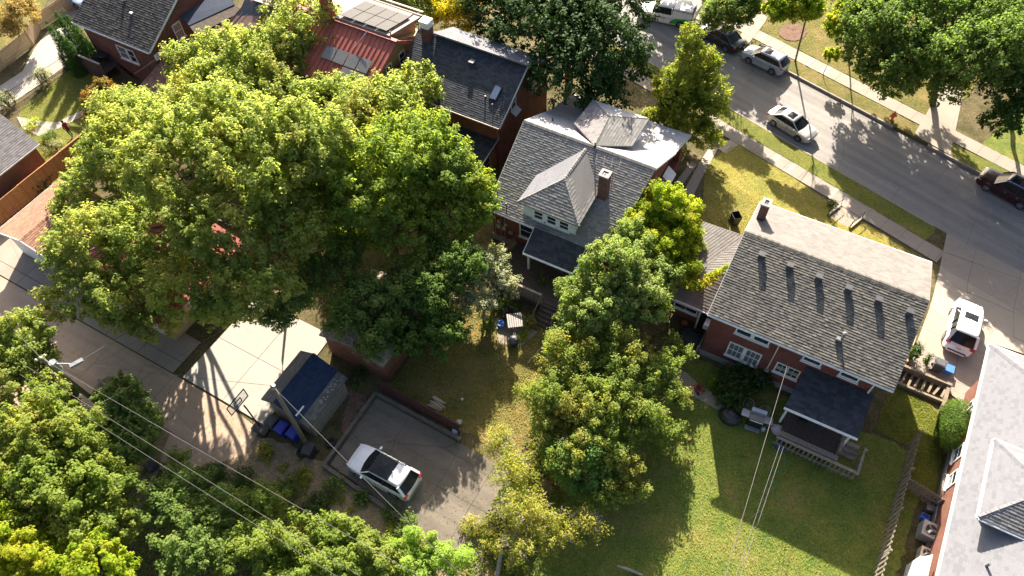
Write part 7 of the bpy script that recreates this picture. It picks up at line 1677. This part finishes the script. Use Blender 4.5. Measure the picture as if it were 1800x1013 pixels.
# condensers and clutter by the pale roofed house
def condenser(label, u, v, z, s, mt):
    bx0, by0 = toB(AT(u, v, z)); root = thing('air_conditioner', label, 'air conditioner', B(bx0, by0, 0.02), AZ, None); 
    m_ = MB(); m_.bx(-s, s, -s, s, 0.08, z); m_.build('cabinet', mt, root); torus(root, (0, 0, z+0.01), s*0.7, 0.02, grey_metal, 'grille_ring', 24, 6)
    m_ = MB(); m_.tube([(0, 0, z+0.005), (0, 0, z+0.012)], s*0.68, 24); m_.build('fan_well', trim_b, root)
    for i in range(3):
        m_ = MB(); a = i*2.094; m_.box((s*0.33*math.cos(a), s*0.33*math.sin(a), z+0.03), (s*0.58, s*0.3, 0.015), a, Matrix.Rotation(0.3, 3, 'X')); m_.build('fan_blade', grey_metal, root)
    m_ = MB(); 
    for i in range(5): m_.bx(-s-0.012, -s-0.004, -s+0.04, s-0.04, 0.15+i*(z-0.25)/5, 0.18+i*(z-0.25)/5)
    m_.build('louvres', grey_metal, root)
condenser('large square air conditioner with round fan beside the pale roofed house', 1637, 932, 0.95, 0.46, galv); condenser('small air conditioner just above the white shed roof', 1629, 972, 0.75, 0.3, cream)
CL = [('storage_tub', 'grey tub among the clutter above the condensers', 'tub', 1635, 895, grey_metal, .28, .3), ('storage_tub', 'dark red tub under the eave above the condensers', 'tub', 1661, 900, mat('brick_plastic', (0.25, 0.06, 0.05)), .26, .5), ('storage_tub', 'pale green tub under the eave of the pale roofed house', 'tub', 1667, 902, mat('pale_green', (0.35, 0.42, 0.36)), .25, .55), ('storage_tub', 'blue tub against the big condenser', 'tub', 1622, 912, plastic_sky, .2, .4), ('storage_tub', 'white tub next to the blue tub', 'tub', 1648, 906, white, .15, .5), ('storage_tub', 'dark tub at the top of the clutter', 'tub', 1641, 886, plastic_black, .22, .35)]
for nm, lb, ct, u, v, mt_, s, h in CL:
    g = G(u, v, 0.02); root = thing(nm, lb, ct, g, AZ+random.uniform(-.3, .3)); m_ = MB(); t = 0.025
    for bxs in ((-s, s, -s*.8, -s*.8+t), (-s, s, s*.8-t, s*.8), (-s, -s+t, -s*.8+t, s*.8-t), (s-t, s, -s*.8+t, s*.8-t)): m_.bx(bxs[0], bxs[1], bxs[2], bxs[3], 0, h)
    m_.bx(-s+t, s-t, -s*.8+t, s*.8-t, 0.02, 0.06+h*0.4); m_.build('tub', mt_, root)
for i, (u, v) in enumerate(((1656, 884), (1664, 880))):
    g = G(u, v, 0.3); root = thing('loose_plank', ['loose plank leaning under the eave, lower one', 'loose plank leaning under the eave, upper one'][i], 'plank', g, AZ+0.9); m_ = MB(); m_.box((0, 0, 0), (0.8, 0.09, 0.03), 0, Matrix.Rotation(0.4, 3, 'Y')); m_.build('plank', wood_tan, root)
# rubbish by the alley pole
for i, (u, v, mt_, r, lb) in enumerate([(183, 706, plastic_sky, .2, 'blue plastic bag by the alley pole foot'), (196, 738, white, .22, 'white bag in the shrubs below the alley pole'), (203, 742, white, .16, 'smaller white bag beside the other white bag'), (262, 802, plastic_sky, .25, 'blue sheet at the edge of the leafy clearing'), (270, 820, plastic_black, .4, 'dark box beside the leafy clearing')]):
    blob('rubbish_bag', lb, 'rubbish', u, v, r, r*1.2, mt_, 20+i)
g = G(150, 655, 0.0)
r_ = thing('concrete_kerb_pipe', 'old pale pipe lying along the alley edge by the pole', 'pipe', G(200, 690, 0.2), AZ); m_ = MB(); m_.tube([(-1.6, 0.2, 0), (1.2, -0.1, 0)], 0.09, 10); m_.build('pipe', mat('old_pipe', (0.2, 0.18, 0.15)), r_)
g = G(955, 1000, 0); r_ = thing('fallen_branch', 'pale broken branch at the bottom edge right of the sparse tree', 'branch', G(1100, 1003, 0.1)); m_ = MB(); m_.tube([(-0.5, 0.2, 0.3), (0.2, 0, 0.1), (0.9, -0.3, 0.0)], [0.05, 0.09, 0.07], 8); m_.build('branch', bark_pale, r_)
r_ = thing('stone_trunk', 'pale thick leaning trunk at the bottom below the pad', 'trunk', G(876, 1008)); m_ = MB(); m_.tube([(-0.2, -0.6, 0.0), (0, 0, 0.5), (0.25, 0.9, 1.5)], [0.14, 0.12, 0.08], 8); m_.build('trunk', bark_pale, r_)
# old bins left of H1 wing: dark junk in the shaded yard
blob('covered_furniture', 'dark covered heap in the shaded corner by the brick house wing', 'cover', 1215, 600, 0.9, 0.7, mat('very_dark_cover', (0.02, 0.022, 0.022)), 31, 1.2, 0.9)
lathe_thing('clay_pot', 'orange clay pot in the shaded corner by the wing window', 'pot', 1202, 572, [(0.14, 0), (0.2, 0.3), (0.22, 0.32)], mat('clay', (0.35, 0.12, 0.05)))
picket_run('lattice_screen', 'leaning weathered screen beside the brick house corner', [toB(G(1222, 628)), toB(G(1236, 600))], 1.3, 0.13, 0.09, 0.02, wood_grey, part='slat')

g = G(1370, 800, 0.03); r_ = thing('garden_hose', 'bright green garden hose trailing over the shaded back lawn', 'hose', g)
pts = []
for i in range(60):
    t = i/59; p = G(1368+14*math.sin(t*7)+10*t*math.sin(t*19), 790+85*t, 0.05); pts.append(p-g)
m_ = MB(); m_.tube(pts, 0.018, 6); m_.build('hose', mat('hose_green', (0.06, 0.3, 0.12), None, 5, 0.5), r_, smooth=True)
for i, (u, v, lb) in enumerate([(1500, 745, 'fallen stick left of the fence top on the side lawn'), (1120, 905, 'fallen stick in the shade under the thicket'), (1330, 905, 'fallen stick in the middle of the back lawn')]):
    r_ = thing('fallen_stick', lb, 'stick', G(u, v, 0.05), random.random()*3); m_ = MB(); m_.tube([(-0.4, 0, 0), (0, 0.07, 0.04), (0.45, 0.0, 0)], [0.02, 0.015, 0.006], 5); m_.build('stick', bark_pale, r_)
for i, (u, v, mt_, lb) in enumerate([(1478, 785, white, 'small white ball at the deck corner'), (812, 702, white, 'small white ball on the yard behind the red fence'), (1523, 792, mat('ball_yellow', (0.5, 0.45, 0.1)), 'small yellow ball right of the deck')]):
    r_ = thing('ball', lb, 'ball', G(u, v, 0.1)); m_ = MB(); m_.lathe((0, 0, 0), [(0.03, -0.1), (0.08, -0.06), (0.1, 0), (0.08, 0.06), (0.03, 0.1)], 10); m_.build('ball', mt_, r_, smooth=True)
